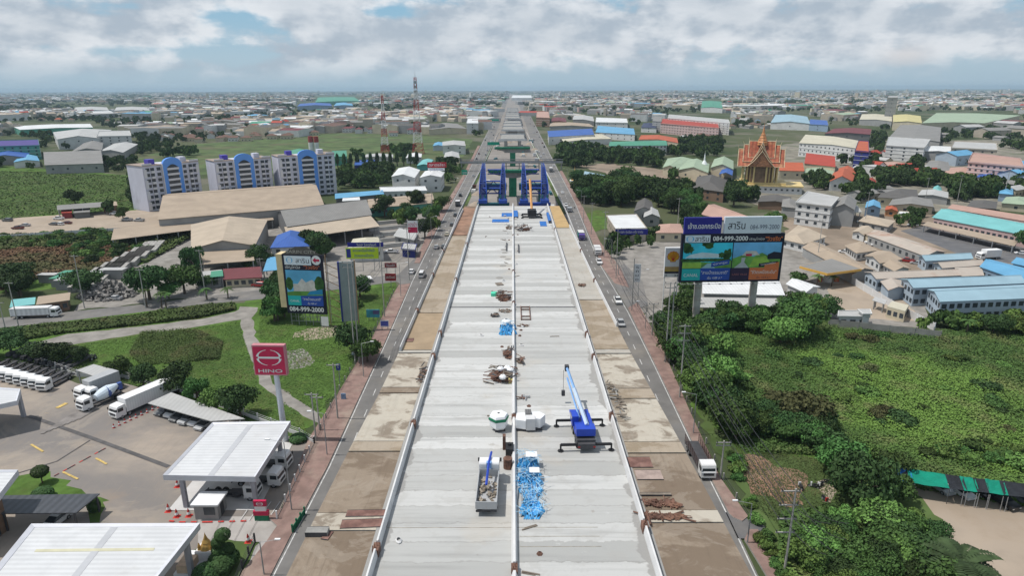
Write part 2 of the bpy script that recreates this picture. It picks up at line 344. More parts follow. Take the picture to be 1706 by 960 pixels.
def patch(name, pts, mat, z=None, kind='structure', label=None, world=False):
 if z is None: _z[0] += 0.004; z = _z[0]
 P = [(p if world else G(*p)) for p in pts]
 if name in ('field', 'scrub_field', 'earth_yard', 'earth_patch', 'grass_field', 'path', 'grass_patch', 'grass_lawn', 'garden_bed'): P = ragged(P, name)
 return struct(MB().flat([(p[0], p[1]) for p in P], z, 0).build(name, mat), label, kind)
patch('field', [(-900, 345), (-900, 288), (0, 276), (120, 285), (215, 292), (228, 350), (60, 362), (-900, 380)], grassg, label='green field on the left below the grey warehouse')
patch('field', [(230, 262), (330, 240), (560, 222), (690, 225), (790, 232), (770, 262), (650, 268), (560, 282), (400, 290), (240, 292)], M('far_meadow', (.07, .105, .035), 1.0, .4, .06, dirt=(.12, .10, .06), dirtamt=.8, dscale=.02, world=True), label='long green field behind the blue apartment blocks')
patch('scrub_field', [(-900, 460), (-900, 400), (0, 395), (300, 383), (330, 392), (240, 440), (150, 475), (0, 490), (-900, 540)], grassg, label='scrub field behind the roadside junk yard')
patch('scrub_field', [(-900, 480), (-900, 425), (0, 418), (120, 408), (215, 405), (220, 430), (150, 458), (80, 462), (0, 482), (-500, 520)], fieldb, label='red brown dry scrub patch on the left')
patch('earth_yard', [(-700, 372), (-40, 368), (190, 352), (345, 345), (350, 372), (190, 388), (0, 400), (-700, 445)], earth_pale, label='pale earth yard in front of the market sheds')
patch('earth_yard', [(300, 388), (460, 372), (640, 372), (735, 345), (745, 350), (700, 430), (670, 470), (440, 488), (300, 498), (120, 520), (140, 500), (240, 440)], gravelm, label='grey work yard round the beige factory sheds')
patch('grass_field', [(-700, 640), (-700, 560), (0, 545), (230, 520), (440, 500), (660, 470), (660, 500), (610, 580), (560, 655), (500, 740), (420, 720), (240, 640), (100, 600), (0, 610)], grassg, label='bright green vacant lot beside the truck yard')
patch('earth_patch', [(488, 560), (500, 550), (560, 546), (600, 552), (560, 560), (505, 566)], earth_pale, label='bare earth strip under the tall roadside poster')
patch('path', [(45, 576), (110, 558), (230, 545), (330, 533), (392, 520), (400, 512), (432, 512), (420, 530), (428, 560), (440, 600), (455, 640), (500, 668), (530, 690), (538, 712), (520, 700), (470, 672), (432, 640), (418, 600), (405, 560), (398, 534), (330, 545), (230, 558), (110, 576), (60, 584)], gravelm, label='pot-holed grey track crossing the vacant lot')
patch('path', [(478, 585), (505, 580), (524, 602), (520, 610), (482, 618)], gravelm, label='square broken concrete pad in the vacant lot')
patch('side_road', [(-700, 585), (0, 530), (105, 521), (224, 509), (435, 483), (560, 470), (655, 458), (690, 458), (684, 478), (660, 470), (560, 483), (435, 499), (330, 508), (224, 522), (105, 536), (0, 547), (-700, 612)], asphalt2, label='asphalt side road running left past the junk yard')
patch('truck_yard', [(-500, 650), (0, 602), (60, 612), (130, 640), (210, 640), (300, 665), (420, 706), (500, 735), (520, 735), (462, 860), (420, 980), (390, 1100), (-500, 1300)], yardc, label='stained concrete yard of the truck dealer')
patch('grass_lawn', [(0, 830), (8, 806), (40, 790), (70, 790), (120, 806), (150, 828), (175, 836), (185, 845), (170, 872), (150, 868), (140, 835)], grassg, label='lawn island beside the dark carport')
patch('driveway', [(330, 862), (460, 862), (500, 800), (520, 800), (470, 880), (430, 960), (400, 1000), (330, 1000)], drive, label='concrete entrance drive of the dealer')
patch('garden_bed', [(300, 985), (318, 915), (372, 898), (430, 905), (395, 985)], grassd, label='planted bed beside the golden shrine')
patch('earth_yard', [(1000, 470), (1010, 430), (1040, 412), (1110, 395), (1330, 385), (1480, 450), (1545, 505), (1560, 548), (1420, 545), (1330, 500), (1280, 520), (1140, 512), (1075, 540), (1058, 500)], gravelm, label='earth forecourt of the roadside filling station')
patch('earth_patch', [(1390, 470), (1440, 462), (1500, 500), (1530, 535), (1440, 535), (1370, 500)], earth_pale, label='pale earth beside the container offices')
patch('earth_yard', [(1320, 405), (1300, 360), (1400, 345), (1550, 345), (1560, 372), (1720, 410), (1850, 470), (1700, 480), (1600, 470), (1480, 452)], earth, label='lot between the long beige sheds and the carports')
patch('earth_yard', [(1235, 332), (1250, 250), (1340, 236), (1760, 232), (1900, 350), (1560, 352), (1330, 362), (1290, 352)], M('town_ground', (.2, .185, .15), .95, .3, .1, dirt=(.06, .085, .035), dirtamt=.95, dscale=.035, world=True), label='trodden grey brown ground among the houses right of the temple')
patch('asphalt_lot', [(1500, 385), (1540, 376), (1706, 410), (1900, 440), (1900, 480), (1690, 440), (1600, 425)], asphalt, label='dark asphalt lot beside the long carport')
patch('earth_yard', [(1050, 300), (960, 276), (1010, 272), (1100, 282), (1215, 297), (1210, 316), (1130, 312), (1090, 306)], earth, label='bare lot in front of the temple')
patch('grass_patch', [(962, 360), (990, 350), (1012, 352), (1008, 385), (990, 388)], grassg, label='small lawn beside the white roofed shop')
patch('scrub_field', [(1095, 560), (1140, 520), (1330, 510), (1400, 548), (1550, 552), (1800, 545), (2300, 600), (2300, 850), (1706, 830), (1560, 800), (1440, 780), (1300, 760), (1230, 760), (1160, 680)], grassg, label='overgrown green field on the right')
patch('scrub_field', [(1160, 680), (1230, 760), (1440, 770), (1560, 790), (2300, 830), (2300, 1150), (1330, 1150), (1300, 940), (1245, 850)], grassd, label='weedy ground below the overgrown field')
patch('earth_patch', [(1224, 762), (1262, 762), (1300, 778), (1345, 790), (1345, 840), (1320, 850), (1290, 830), (1256, 830), (1240, 800)], earth_red, label='bare red earth clearing beside the right pavement')
patch('earth_patch', [(1360, 806), (1384, 800), (1388, 838), (1372, 845)], earth_pale, label='pale earth where motorcycles are parked')
patch('earth_patch', [(1490, 800), (1560, 806), (1640, 828), (1760, 845), (2100, 880), (2200, 1200), (1640, 1150), (1600, 940), (1560, 870), (1530, 830)], earth_pale, label='bare brown earth lot at the lower right')
def strip(left, right): return left + right[::-1]
LO = [(440, 985), (457, 950), (545, 780), (595, 670), (641, 571), (684, 471), (728, 383), (775, 296), (802, 240), (824, 196), (840, 168), (847, 157)]
RO = [(1290, 1010), (1262, 960), (1215, 860), (1150, 730), (1095, 615), (1048, 521), (1000, 440), (960, 340), (930, 283), (902, 228), (880, 185), (866, 162), (860, 157)]
patch('corridor_ground', strip(LO, RO), M('corridor_earth', (0.23, 0.21, 0.19), 0.95, 0.2, 0.06, dirt=(0.14, 0.12, 0.1), dirtamt=0.6, dscale=0.03, world=True), z=0.20, label='grey construction ground along the middle of the highway')
LI = [(520, 985), (540, 950), (615, 780), (655, 670), (690, 571), (727, 471), (757, 383), (800, 296), (820, 240), (836, 196), (846, 168), (850, 157)]
RI = [(1200, 1010), (1180, 960), (1140, 860), (1080, 730), (1035, 615), (1003, 521), (965, 440), (930, 340), (905, 283), (883, 228), (868, 185), (860, 162), (857, 157)]
patch('road', strip(LO, LI), asphalt2, z=0.21, label='grey left carriageway beside the viaduct')
patch('road', strip(RI, RO), asphalt2, z=0.21, label='grey right carriageway beside the viaduct')
def dashes(pl, w, dash, gap, z, name, mat, y0=60, y1=900):
 P = [G(*p) for p in pl]; mb = MB(); acc = 0; on = True
 for a, b in zip(P, P[1:]):
  d = (b - a); L = d.length; d.normalize(); n = Vector((-d.y, d.x, 0)) * w / 2; t = 0
  while t < L:
   e = min(L, t + (dash if on else gap) - acc)
   if on and (a.y + d.y * t) < y1:
    p = a + d * t; q = a + d * e; mb.quad((*(p - n).xy, z), (*(p + n).xy, z), (*(q + n).xy, z), (*(q - n).xy, z))
   acc += e - t; t = e
   if acc >= (dash if on else gap) - 1e-6: acc = 0; on = not on
 struct(mb.build(name, mat))
mid = lambda a, b, k: [(x0 + (x1 - x0) * k, y0 + (y1 - y0) * k) for (x0, y0), (x1, y1) in zip(a, b)]
dashes(mid(LO, LI, 0.38), 0.16, 3, 6, 0.215, 'road_marking', line_w)
dashes(mid(LO, LI, 0.70), 0.16, 3, 6, 0.215, 'road_marking', line_w)
dashes(mid(LO, LI, 0.06), 0.16, 400, 0.1, 0.215, 'road_marking', line_w)
dashes(mid(RO, RI, 0.38), 0.16, 3, 6, 0.215, 'road_marking', line_w)
dashes(mid(RO, RI, 0.70), 0.16, 3, 6, 0.215, 'road_marking', line_w)
dashes(mid(RO, RI, 0.05), 0.16, 400, 0.1, 0.215, 'road_marking', line_w)
def raised(name, pts, mat, z, label, z0=0.02):
 P = [G(*p) for p in pts]; P = [(p.x, p.y) for p in P]
 return struct(MB().prism(P, z0, z, 0, 1).build(name, [kerb, mat]), label)
raised('pavement', [(455, 955), (480, 905), (493, 880), (545, 782), (595, 672), (641, 573), (684, 474), (665, 476), (655, 492), (620, 565), (565, 655), (514, 735), (470, 850), (452, 862), (430, 850), (462, 880), (445, 905), (405, 955), (385, 1000), (432, 1000)], paver, 0.36, 'red paved footway on the left beside the dealer fence')
raised('pavement', [(699, 440), (728, 383), (775, 296), (800, 243), (796, 243), (769, 297), (716, 383), (690, 440)], paver, 0.36, 'narrow red footway on the far left roadside')
raised('pavement', [(1305, 1010), (1290, 985), (1240, 902), (1248, 886), (1262, 886), (1285, 925), (1345, 1010)], paver, 0.36, 'red footway at the bottom right past the side lane')
raised('pavement', [(1222, 866), (1215, 860), (1150, 732), (1095, 617), (1046, 515), (1062, 506), (1100, 575), (1150, 690), (1200, 800), (1246, 864), (1236, 872)], paver, 0.36, 'long red footway on the right roadside')
raised('pavement', [(1024, 474), (1003, 446), (984, 398), (960, 342), (932, 286), (936, 284), (973, 350), (1000, 405), (1034, 448), (1048, 481)], paver, 0.36, 'red footway in front of the filling station entrance')
patch('side_lane', [(1205, 855), (1250, 868), (1275, 880), (1262, 900), (1228, 900)], asphalt, z=0.215, label='dark asphalt mouth of the side lane')
patch('side_lane', [(680, 480), (705, 430), (690, 432), (660, 462), (665, 474)], asphalt2, z=0.216, label='mouth of the left side road')
patch('side_lane', [(1010, 455), (1048, 520), (1080, 510), (1070, 470), (1040, 440)], asphalt2, z=0.216, label='entrance from the right carriageway to the filling station')
# the viaduct under construction
ZD = 15.0; YE = G(855, 343, ZD).y; Y0 = -30.0; HW = 14.2
vi = struct(MB().box(-14.7, Y0, ZD - .35, 14.7, YE, ZD).build('elevated_road', deckm), 'wide new concrete viaduct deck with pale cast strips')
MB().prism([(-9, Y0), (9, Y0), (9, YE), (-9, YE)], ZD - 3, ZD - .352).build('girder', conc, vi)
for y in range(20, int(YE), 42):
 MB().box(-3, y - 1.2, 0.2, 3, y + 1.2, ZD - 4.5).box(-11, y - 1.4, ZD - 4.5, 11, y + 1.4, ZD - 3.003).build('pier', conc, vi)
yj = G(855, 512, ZD).y
MB().box(-13.9, yj - .28, ZD, -.5, yj + .28, ZD + .02).box(.6, yj - .28, ZD, 13.4, yj + .28, ZD + .02).build('expansion_joint', steeld, vi)
mj = MB()
for yy in [G(855, p, ZD).y for p in (895, 912, 880)]: mj.box(random.choice([-13.9, .6]), yy, ZD, random.choice([9, 13.9]), yy + .09, ZD + .012)
mj.build('pour_joint', M('slurry_line', (0.27, 0.25, 0.21), 0.9, 0.3, 1), vi)
def parapet(name, label, x, y0, y1, z, h=1.05, w=.45, gaps=(), base=.0, mat=conch, group=None, xf=None):
 """profile barrier in one run; rust coloured joint forms at the gaps"""
 xf = xf or (lambda y: x)
 cuts = sorted([y0, y1] + [v for v in gaps if y0 < v < y1]); mb = MB(); N = 1
 root = thing(name, label, 'barrier', (0, 0, 0), 0, group)
 for i, (a, b) in enumerate(zip(cuts, cuts[1:])):
  a2 = a + (0.6 if i else 0); b2 = b - (0.6 if i < len(cuts) - 2 else 0); seg = MB(); xa, xb = xf(a2), xf(b2)
  pr = [(-w / 2, 0), (w / 2, 0), (w / 2, .25), (w / 5, h), (-w / 5, h), (-w / 2, .25)]
  seg.add([(xa + px, a2, z + pz) for px, pz in pr] + [(xb + px, b2, z + pz) for px, pz in pr], [tuple(range(6)), tuple(range(6, 12))[::-1]] + [(k, k + 6, (k + 1) % 6 + 6, (k + 1) % 6) for k in range(6)])
  seg.build('wall_run', mat, root)
 for v in cuts[1:-1]:
  xx = xf(v); f = MB().box(xx - .32, v - .62, z, xx + .32, v + .62, z + h * .8)
  for k in range(4): f.cyl((xx - .25 + .16 * k, v - .5 + .3 * k, z + h * .7), (xx - .25 + .16 * k, v - .5 + .3 * k, z + h * 1.25), .04, None, 4)
  f.build('joint_form', rust, root)
 return root
gy = lambda p: G(855, p, ZD).y
parapet('concrete_barrier', 'white concrete parapet along the left edge of the main deck', -13.9, Y0, YE, ZD, gaps=[gy(922), gy(712), gy(598), gy(560), gy(470), gy(410)])
parapet('concrete_barrier', 'white concrete parapet along the right edge of the main deck', 13.9, Y0, YE, ZD, gaps=[gy(885), gy(700), gy(600), gy(562), gy(385)])
md = parapet('concrete_barrier', 'low white concrete wall along the middle of the deck', 0.05, Y0, YE + 2, ZD, .8, .6, gaps=[gy(955), gy(700), gy(508), gy(455), gy(395)])
def edgeR(y): return float(np.interp(y, [40, 52, 77, 108, 148, 217, 275], [23.3, 23.0, 22.2, 20.9, 20.1, 19.5, 18.4]))
def edgeL(y): return -float(np.interp(y, [40, 52, 70, 91, 107, 190, 275], [22.3, 22.0, 21.7, 20.8, 20.5, 20.3, 19.2]))
def side_deck(sgn, edge, secs, label):
 root = struct(put('ramp_slab', None), label)
 for (pa, pb, mat, dz) in secs:
  a, b = gy(pa), gy(pb) - .05
  pts = [(sgn * 14.72, a), (edge(a), a), (edge(b), b), (sgn * 14.72, b)]
  if sgn < 0: pts = pts[::-1]
  o = MB().prism(pts, ZD - 1.6, ZD - .05 + dz, 0).build('slab', mat, root)
 for y in range(20, int(YE), 42):
  MB().box(sgn * 18 - 1, y - 1, 0.2, sgn * 18 + 1, y + 1, ZD - 1.602).build('column', conc, root)
 return root
side_deck(1, edgeR, [(1150, 872, slabA, 0), (871, 851, slabB, .05), (850, 756, slabA, -.02), (755, 737, slabC, .06), (736, 665, slabB, 0), (664, 648, slabC, .03), (647, 590, slabB, -.01), (589, 583, slabD, .05), (582, 500, slabC, 0), (499, 380, slabD, .01), (379, 343, M('sandy_fill', (0.42, 0.29, 0.14), 0.95, 0.12, 0.3, world=True), -.03)], 'narrow stained concrete ramp slab on the right of the main deck')
side_deck(-1, edgeL, [(1150, 884, slabA, 0), (883, 854, slabB, .04), (853, 752, slabA, -.02), (751, 735, slabC, .05), (734, 655, slabB, 0), (654, 645, slabA, .04), (644, 588, slabB, -.01), (587, 583, slabD, .05), (582, 521, M('tan_slab', (0.31, 0.235, 0.155), 0.95, 0.12, 0.3, world=True), .01), (520, 392, slabC, 0), (391, 343, earth_red, -.02)], 'narrow stained concrete ramp slab on the left of the main deck')
parapet('concrete_barrier', 'thin concrete parapet on the outer edge of the right ramp slab', 0, gy(545), gy(378), ZD - .05, .9, .3, gaps=[gy(470), gy(420)], xf=lambda y: edgeR(y) - .2)
parapet('concrete_barrier', 'thin concrete parapet on the outer edge of the left ramp slab', 0, gy(585), gy(350), ZD - .05, .9, .3, gaps=[gy(520), gy(460), gy(420)], xf=lambda y: edgeL(y) + .2)
for sgn, m, lab in ((-1, earth_red, 'red earth slope at the far end of the left ramp'), (1, sand, 'sandy earth slope at the far end of the right ramp')):
 e = 18.5; struct(MB().add([(sgn * 13, YE, .2), (sgn * e, YE, .2), (sgn * 13, YE + 35, .2), (sgn * (e + 4), YE + 35, .2), (sgn * 13, YE, ZD - .2), (sgn * e, YE, ZD - .2)],
  [(0, 1, 5, 4), (4, 5, 3, 2), (1, 3, 5), (0, 4, 2), (0, 2, 3, 1)]).build('earth_slope', m), lab)
# vehicles (length along +Y, front at +Y)
PC = {}
def paint(name, col):
 return M('car_paint_' + name, col, 0.3, 0.03, 1, spec=0.6)
PAINT = {'white': (0.72, 0.72, 0.72), 'silver': (0.38, 0.39, 0.4), 'grey': (0.13, 0.135, 0.14), 'black': (0.015, 0.015, 0.017), 'red': (0.3, 0.02, 0.02), 'blue': (0.03, 0.08, 0.3),
   'green': (0.02, 0.16, 0.1), 'teal': (0.02, 0.25, 0.25), 'orange': (0.5, 0.16, 0.03), 'cream': (0.6, 0.55, 0.42), 'brown': (0.12, 0.07, 0.045), 'purple': (0.1, 0.05, 0.3), 'darkred': (0.14, 0.03, 0.025)}
MEC = {}
def me_cached(key, fn):
 if key not in MEC: MEC[key] = fn()
 return MEC[key]
def prof_mesh(mb, prof, w, m=0, tuck=0.0):
 """side profile (y,z) extruded across x"""
 n = len(prof); vs = [(-w / 2, y, z) for y, z in prof] + [(w / 2, y, z) for y, z in prof]
 mb.add(vs, [tuple(range(n))[::-1], tuple(range(n, 2 * n))] + [(i, (i + 1) % n, n + (i + 1) % n, n + i) for i in range(n)], m)
def wheel_me(r, w):
 def f():
  mb = MB().cyl((-w / 2, 0, 0), (w / 2, 0, 0), r, None, 12, 0); mb.cyl((-w / 2 - .01, 0, 0), (w / 2 + .01, 0, 0), r * .55, None, 8, 1); return mb.mesh('wheel', [tyrem, steel])
 return me_cached(('wheel', r, w), f)
def wheels(root, ys, half, r, w=.24):
 for y in ys:
  for s_ in (-1, 1): put('wheel', wheel_me(r, w), root, (s_ * half, y, r))
def car(kind, col, label, loc, rz, group=None, cat='car', name=None, far=False):
 """sedan, suv, hatch, van, pickup"""
 L = {'sedan': 4.6, 'suv': 4.7, 'hatch': 4.0, 'van': 5.0, 'pickup': 5.2}[kind]; h = L / 2
 root = thing(name or {'pickup': 'pickup_truck', 'van': 'van'}.get(kind, 'car'), label, cat, loc, rz, group)
 p = paint(col, PAINT[col])
 def body():
  mb = MB()
  if kind == 'sedan': pr = [(-h, .3), (h, .3), (h, .62), (h - .2, .74), (.75, .92), (-1.55, .95), (-h + .1, .98), (-h, .8)]; gh = (1.35, .45, -1.0, -1.8, 1.42)
  elif kind == 'suv': pr = [(-h, .38), (h, .38), (h, .8), (h - .2, .95), (.95, 1.08), (-h, 1.08)]; gh = (1.2, .5, -1.7, -2.25, 1.75)
  elif kind == 'hatch': pr = [(-h, .3), (h, .3), (h, .65), (h - .2, .78), (.8, .95), (-h + .05, .98)]; gh = (1.25, .4, -1.35, -1.9, 1.5)
  elif kind == 'van': pr = [(-h, .35), (h, .35), (h, .85), (h - .35, 1.05), (1.5, 1.1), (-h, 1.1)]; gh = (2.1, 1.3, -2.2, -2.45, 1.98)
  else: pr = [(-h, .42), (h, .42), (h, .85), (h - .2, 1.0), (1.1, 1.1), (.9, 1.12), (-h, 1.12)]; gh = (1.35, .75, -.45, -.75, 1.75)
  prof_mesh(mb, pr, 1.76)
  z0 = pr[-1][1] - .01 if kind != 'sedan' else .93; f0, f1, b1, b0, zt = gh
  lo = [(-.8, f0, z0), (.8, f0, z0), (.8, b0, z0), (-.8, b0, z0)]; hi = [(-.62, f1, zt - .06), (.62, f1, zt - .06), (.62, b1, zt - .06), (-.62, b1, zt - .06)]
  g_ = MB().add(lo + hi, [(0, 4, 5, 1), (1, 5, 6, 2), (2, 6, 7, 3), (3, 7, 4, 0), (4, 7, 6, 5)][:4] + [(4, 7, 6, 5)])
  mb.add([(-.66, f1 + .04, zt - .06), (.66, f1 + .04, zt - .06), (.66, b1 - .04, zt - .06), (-.66, b1 - .04, zt - .06), (-.58, f1 - .1, zt), (.58, f1 - .1, zt), (.58, b1 + .1, zt), (-.58, b1 + .1, zt)],
    [(0, 1, 2, 3), (7, 6, 5, 4), (0, 4, 5, 1), (1, 5, 6, 2), (2, 6, 7, 3), (3, 7, 4, 0)])
  if kind == 'pickup': mb.box(-.8, -h + .1, 1.121, -.74, -.8, 1.3).box(.74, -h + .1, 1.121, .8, -.8, 1.3).box(-.8, -h + .04, 1.121, .8, -h + .1, 1.3)
  return mb, g_
 bm_ = me_cached(('carb', kind, col), lambda: body()[0].mesh('body', p)); gm_ = me_cached(('carg', kind), lambda: body()[1].mesh('glass', glass))
 put('body', bm_, root); put('window_glass', gm_, root)
 if kind == 'pickup': put('cargo_bed', me_cached('bed', lambda: MB().box(-.72, -h + .12, 1.122, .72, -.82, 1.135).mesh('cargo_bed', steeld)), root)
 if not far:
  wheels(root, (h - .85, -h + .9), .8, .34, .22)
  hl = me_cached(('hl', kind), lambda: MB().box(-.16, -.02, -.07, .16, .02, .07).mesh('headlight', lampm)); tl = me_cached(('tl', kind), lambda: MB().box(-.12, -.02, -.1, .12, .02, .1).mesh('tail_light', tail))
  for s_ in (-1, 1): put('headlight', hl, root, (s_ * .66, h, .66)); put('tail_light', tl, root, (s_ * .72, -h, .8))
 return root
def truck(kind, label, loc, rz, cab='white', L=9.0, group=None, cat='truck', load='white', name=None):
 """kind: box, bare, stake, mixer, dump, crane, curtain"""
 root = thing(name or {'mixer': 'mixer_truck', 'box': 'box_truck', 'dump': 'dump_truck', 'bare': 'truck_chassis'}.get(kind, 'cargo_truck'), label, cat, loc, rz, group)
 h = L / 2; cp = paint(cab, PAINT[cab]); lp = paint(load, PAINT[load])
 def cabm():
  mb = MB(); prof_mesh(mb, [(h - 2.0, .55), (h, .55), (h, 1.45), (h - .12, 1.7), (h - .38, 2.55), (h - .6, 2.72), (h - 1.9, 2.78), (h - 2.0, 2.6)], 2.34); return mb.mesh('cab', cp)
 cb = put('cab', me_cached(('cab', cab, L), cabm), root)
 put('windscreen', me_cached(('ws', L), lambda: MB().add([(-1.05, h - .09, 1.62), (1.05, h - .09, 1.62), (.98, h - .35, 2.44), (-.98, h - .35, 2.44)], [(0, 1, 2, 3)]).mesh('windscreen', glass)), cb)
 sw = me_cached(('sw', L), lambda: MB().box(-1.19, h - 1.5, 1.6, 1.19, h - .45, 2.3).mesh('side_window', glass)); put('side_window', sw, cb)
 put('grille', me_cached(('gr', L), lambda: MB().box(-.85, h, .95, .85, h + .03, 1.4).mesh('grille', steeld)), cb)
 for s_ in (-1, 1):
  put('headlight', me_cached('thl', lambda: MB().box(-.18, 0, -.1, .18, .04, .1).mesh('headlight', lampm)), cb, (s_ * .9, h, .78))
  put('mirror', me_cached('mir', lambda: MB().box(-.1, -.05, -.25, .1, .05, .25).mesh('mirror', black)), cb, (s_ * 1.32, h - .1, 2.1))
 put('chassis', me_cached(('ch', L), lambda: MB().box(-.45, -h, .6, .45, h - .2, .92).box(-1.1, -h + .1, .5, -.5, h - 2.6, .56).box(-1.15, -h, .6, 1.15, -h + .12, .8).mesh('chassis', steeld)), root)
 wy = [h - 1.1, -h + 1.6] + ([-h + 2.8] if L > 8.5 else []) + ([h - 2.6] if L > 11 else [])
 wheels(root, wy, .98, .5, .36)
 x0, y0, y1 = 1.18, -h, h - 2.15
 if kind == 'box':
  b = put('cargo_box', me_cached(('bx', L, load), lambda: MB().box(-x0 - .04, y0, 1.0, x0 + .04, y1, 3.65).mesh('cargo_box', M('cargo_panel_' + load, PAINT[load], 0.5, 0.05, 0.5, stripe=0.5, sdepth=0.15, sdir='Y'))), root)
  put('door_seam', me_cached(('ds', L), lambda: MB().box(-.02, y0 - .02, 1.1, .02, y0, 3.5).mesh('door_seam', steeld)), b)
 elif kind == 'curtain':
  put('cargo_box', me_cached(('cx', L, load), lambda: MB().box(-x0, y0, 1.0, x0, y1, 2.9).mesh('cargo_box', M('ribbed_panel_' + load, PAINT[load], 0.6, 0.08, 0.5, stripe=1.2, sdepth=0.3, sdir='Y'))), root)
  put('canvas_roof', me_cached(('cr', L), lambda: MB().box(-x0 - .02, y0 - .02, 2.901, x0 + .02, y1 + .02, 3.05).mesh('canvas_roof', whitew)), root)
 elif kind == 'bare':
  put('rail_pack', me_cached(('rp', L), lambda: MB().box(-.6, y1 - 2.4, .93, .6, y1 - .2, 1.1).cyl((.62, y1 - 1.8, .75), (.62, y1 - .6, .75), .3).mesh('rail_pack', steeld)), root)
 elif kind == 'stake':
  put('flatbed', me_cached(('fb', L, load), lambda: MB().box(-x0, y0, .95, x0, y1, 1.1).mesh('flatbed', steeld)), root)
  def stake(xs):
   mb = MB()
   for k in range(8): mb.box(xs - .03, y0 + .1 + k * (y1 - y0 - .2) / 7 - .03, 1.1, xs + .03, y0 + .1 + k * (y1 - y0 - .2) / 7 + .03, 2.6)
   for z in (1.3, 1.6, 1.9, 2.2, 2.5): mb.box(xs - .02, y0, z, xs + .02, y1, z + .09)
   return mb.mesh('side_rack', M('dark_rack', (0.07, 0.045, 0.04), .8, .2))
  for s_ in (-1, 1): put('side_rack', me_cached(('rk', L, s_), lambda: stake(s_ * x0)), root)
  if load != 'white': put('tarpaulin', me_cached(('tp', L, load), lambda: MB().box(-x0 + .05, y0 + .1, 1.12, x0 - .05, y1 - .1, 2.75).mesh('tarpaulin', lp)), root)
 elif kind == 'mixer':
  d = MB(); i0 = 0; d.lathe([(0, -2.3), (.75, -2.2), (1.15, -.8), (1.15, .6), (.55, 2.1), (.4, 2.4)], 14); d.xf(Matrix.Translation((0, -h + 2.9, 2.05)) @ Matrix.Rotation(math.radians(90 - 12), 4, 'X'))
  put('drum', d.mesh('drum', M('mixer_drum', (0.6, 0.68, 0.75), .5, .1)), root)
  put('drum_band', MB().cyl((0, -h + 2.4, 1.95), (0, -h + 3.1, 2.1), 1.18, None, 14).mesh('drum_band', paint('teal', PAINT['blue'])), root)
  put('chute', MB().box(-.35, -h - .3, 1.5, .35, -h + .5, 2.9).mesh('chute', paint('teal', PAINT['teal'])), root)
 elif kind == 'dump':
  put('bed', me_cached(('db', L, load), lambda: MB().box(-x0, y0, .95, x0, y1, 1.1).box(-x0, y0, 1.101, -x0 + .08, y1, 1.9).box(x0 - .08, y0, 1.101, x0, y1, 1.9).box(-x0 + .081, y0, 1.101, x0 - .081, y0 + .08, 1.9).box(-x0 + .081, y1 - .08, 1.101, x0 - .081, y1, 2.1).mesh('bed', lp)), root)
 return root
def heading(p, q):       # rotation that points +Y from pixel p to pixel q on the ground
 a = G(*p); b = G(*q); return math.atan2(-(b.x - a.x), b.y - a.y)
def motorcycle(label, loc, rz, rider=None, group=None):
 root = thing('motorcycle', label, 'motorcycle', loc, rz, group)
 for y in (-.62, .62): put('wheel', wheel_me(.29, .1), root, (0, y, .29))
 put('frame', me_cached('mf', lambda: MB().bar((0, -.6, .35), (0, .1, .6), .09).bar((0, .1, .45), (0, .5, .8), .1).bar((0, .6, .3), (0, .45, 1.0), .05).box(-.13, -.35, .35, .13, .2, .6).mesh('frame', steeld)), root)
 put('seat', me_cached('ms', lambda: MB().box(-.14, -.75, .72, .14, .1, .84).mesh('seat', black)), root)
 put('fairing', me_cached(('mfa', label[:4]), lambda: MB().box(-.2, .28, .45, .2, .48, 1.0).mesh('fairing', redp if 'red' in label else white)), root)
 put('handlebar', me_cached('mh', lambda: MB().bar((-.33, .4, 1.02), (.33, .4, 1.02), .03).mesh('handlebar', steeld)), root)
 return root
# things on the deck
def D(px, py): return G(px, py, ZD)
cr = thing('mobile_crane', 'blue and white mobile crane with long raised boom standing on its outriggers', 'crane', D(975, 755) + Vector((0, 4.8, 0)), math.radians(2))
paint_b = M('crane_blue', (0.02, 0.06, 0.42), .4, .1); skyb = M('boom_light_blue', (0.2, 0.36, 0.62), .45, .12); bw = M('boom_white', (0.42, 0.52, 0.68), .5, .1)
MB().box(-1.2, -4.4, 1.05, 1.2, 3.0, 1.6).box(-1.1, -4.9, .6, 1.1, -4.4, 1.3).build('carrier', steeld, cr)
MB().box(-1.28, -3.0, 1.61, 1.28, 3.6, 1.85).build('deck_plate', paint_b, cr)
tt = MB().box(-1.2, -3.4, 1.86, 1.2, 1.2, 2.5).box(-1.25, -3.9, 1.9, 1.25, -2.4, 2.9).build('turntable', paint_b, cr)
cbn = MB(); prof_mesh(cbn, [(-.9, 1.9), (1.3, 1.9), (1.3, 2.6), (.9, 3.3), (-.9, 3.3)], .85); cbn.xf(Matrix.Translation((-1.05, -.3, 0))); cc = cbn.build('operator_cab', paint_b, cr)
MB().box(-1.50, -.9, 2.5, -.6, .7, 3.1).build('window', glass, cc)
b0, b1 = Vector((.25, -2.9, 3.0)), Vector((-1.0, 9.6, 5.6))
MB().bar(b0, b0 + (b1 - b0) * .6, .4).build('boom_base', bw, cr); MB().bar(b0 + (b1 - b0) * .5, b1, .3).build('boom_extension', skyb, cr)
MB().bar(b0 + Vector((-.75, 2, 0)), b0 + (b1 - b0) * .8 + Vector((-.5, 0, 0)), .2).build('boom_jib', skyb, cr)
MB().cyl((0, .6, 2.2), b0 + (b1 - b0) * .42, .16, None, 8).build('lift_ram', steel, cr)
MB().box(b1.x - .3, b1.y - .2, b1.z - .5, b1.x + .3, b1.y + .5, b1.z + .3).build('boom_head', steeld, cr)
MB().cyl(b1 + Vector((-.5, -.2, -.3)), b1 + Vector((-.5, -.2, -3.6)), .03, None, 4).box(b1.x - .75, b1.y - .45, b1.z - 4.4, b1.x - .25, b1.y, b1.z - 3.6).build('hook_block', steeld, cr)
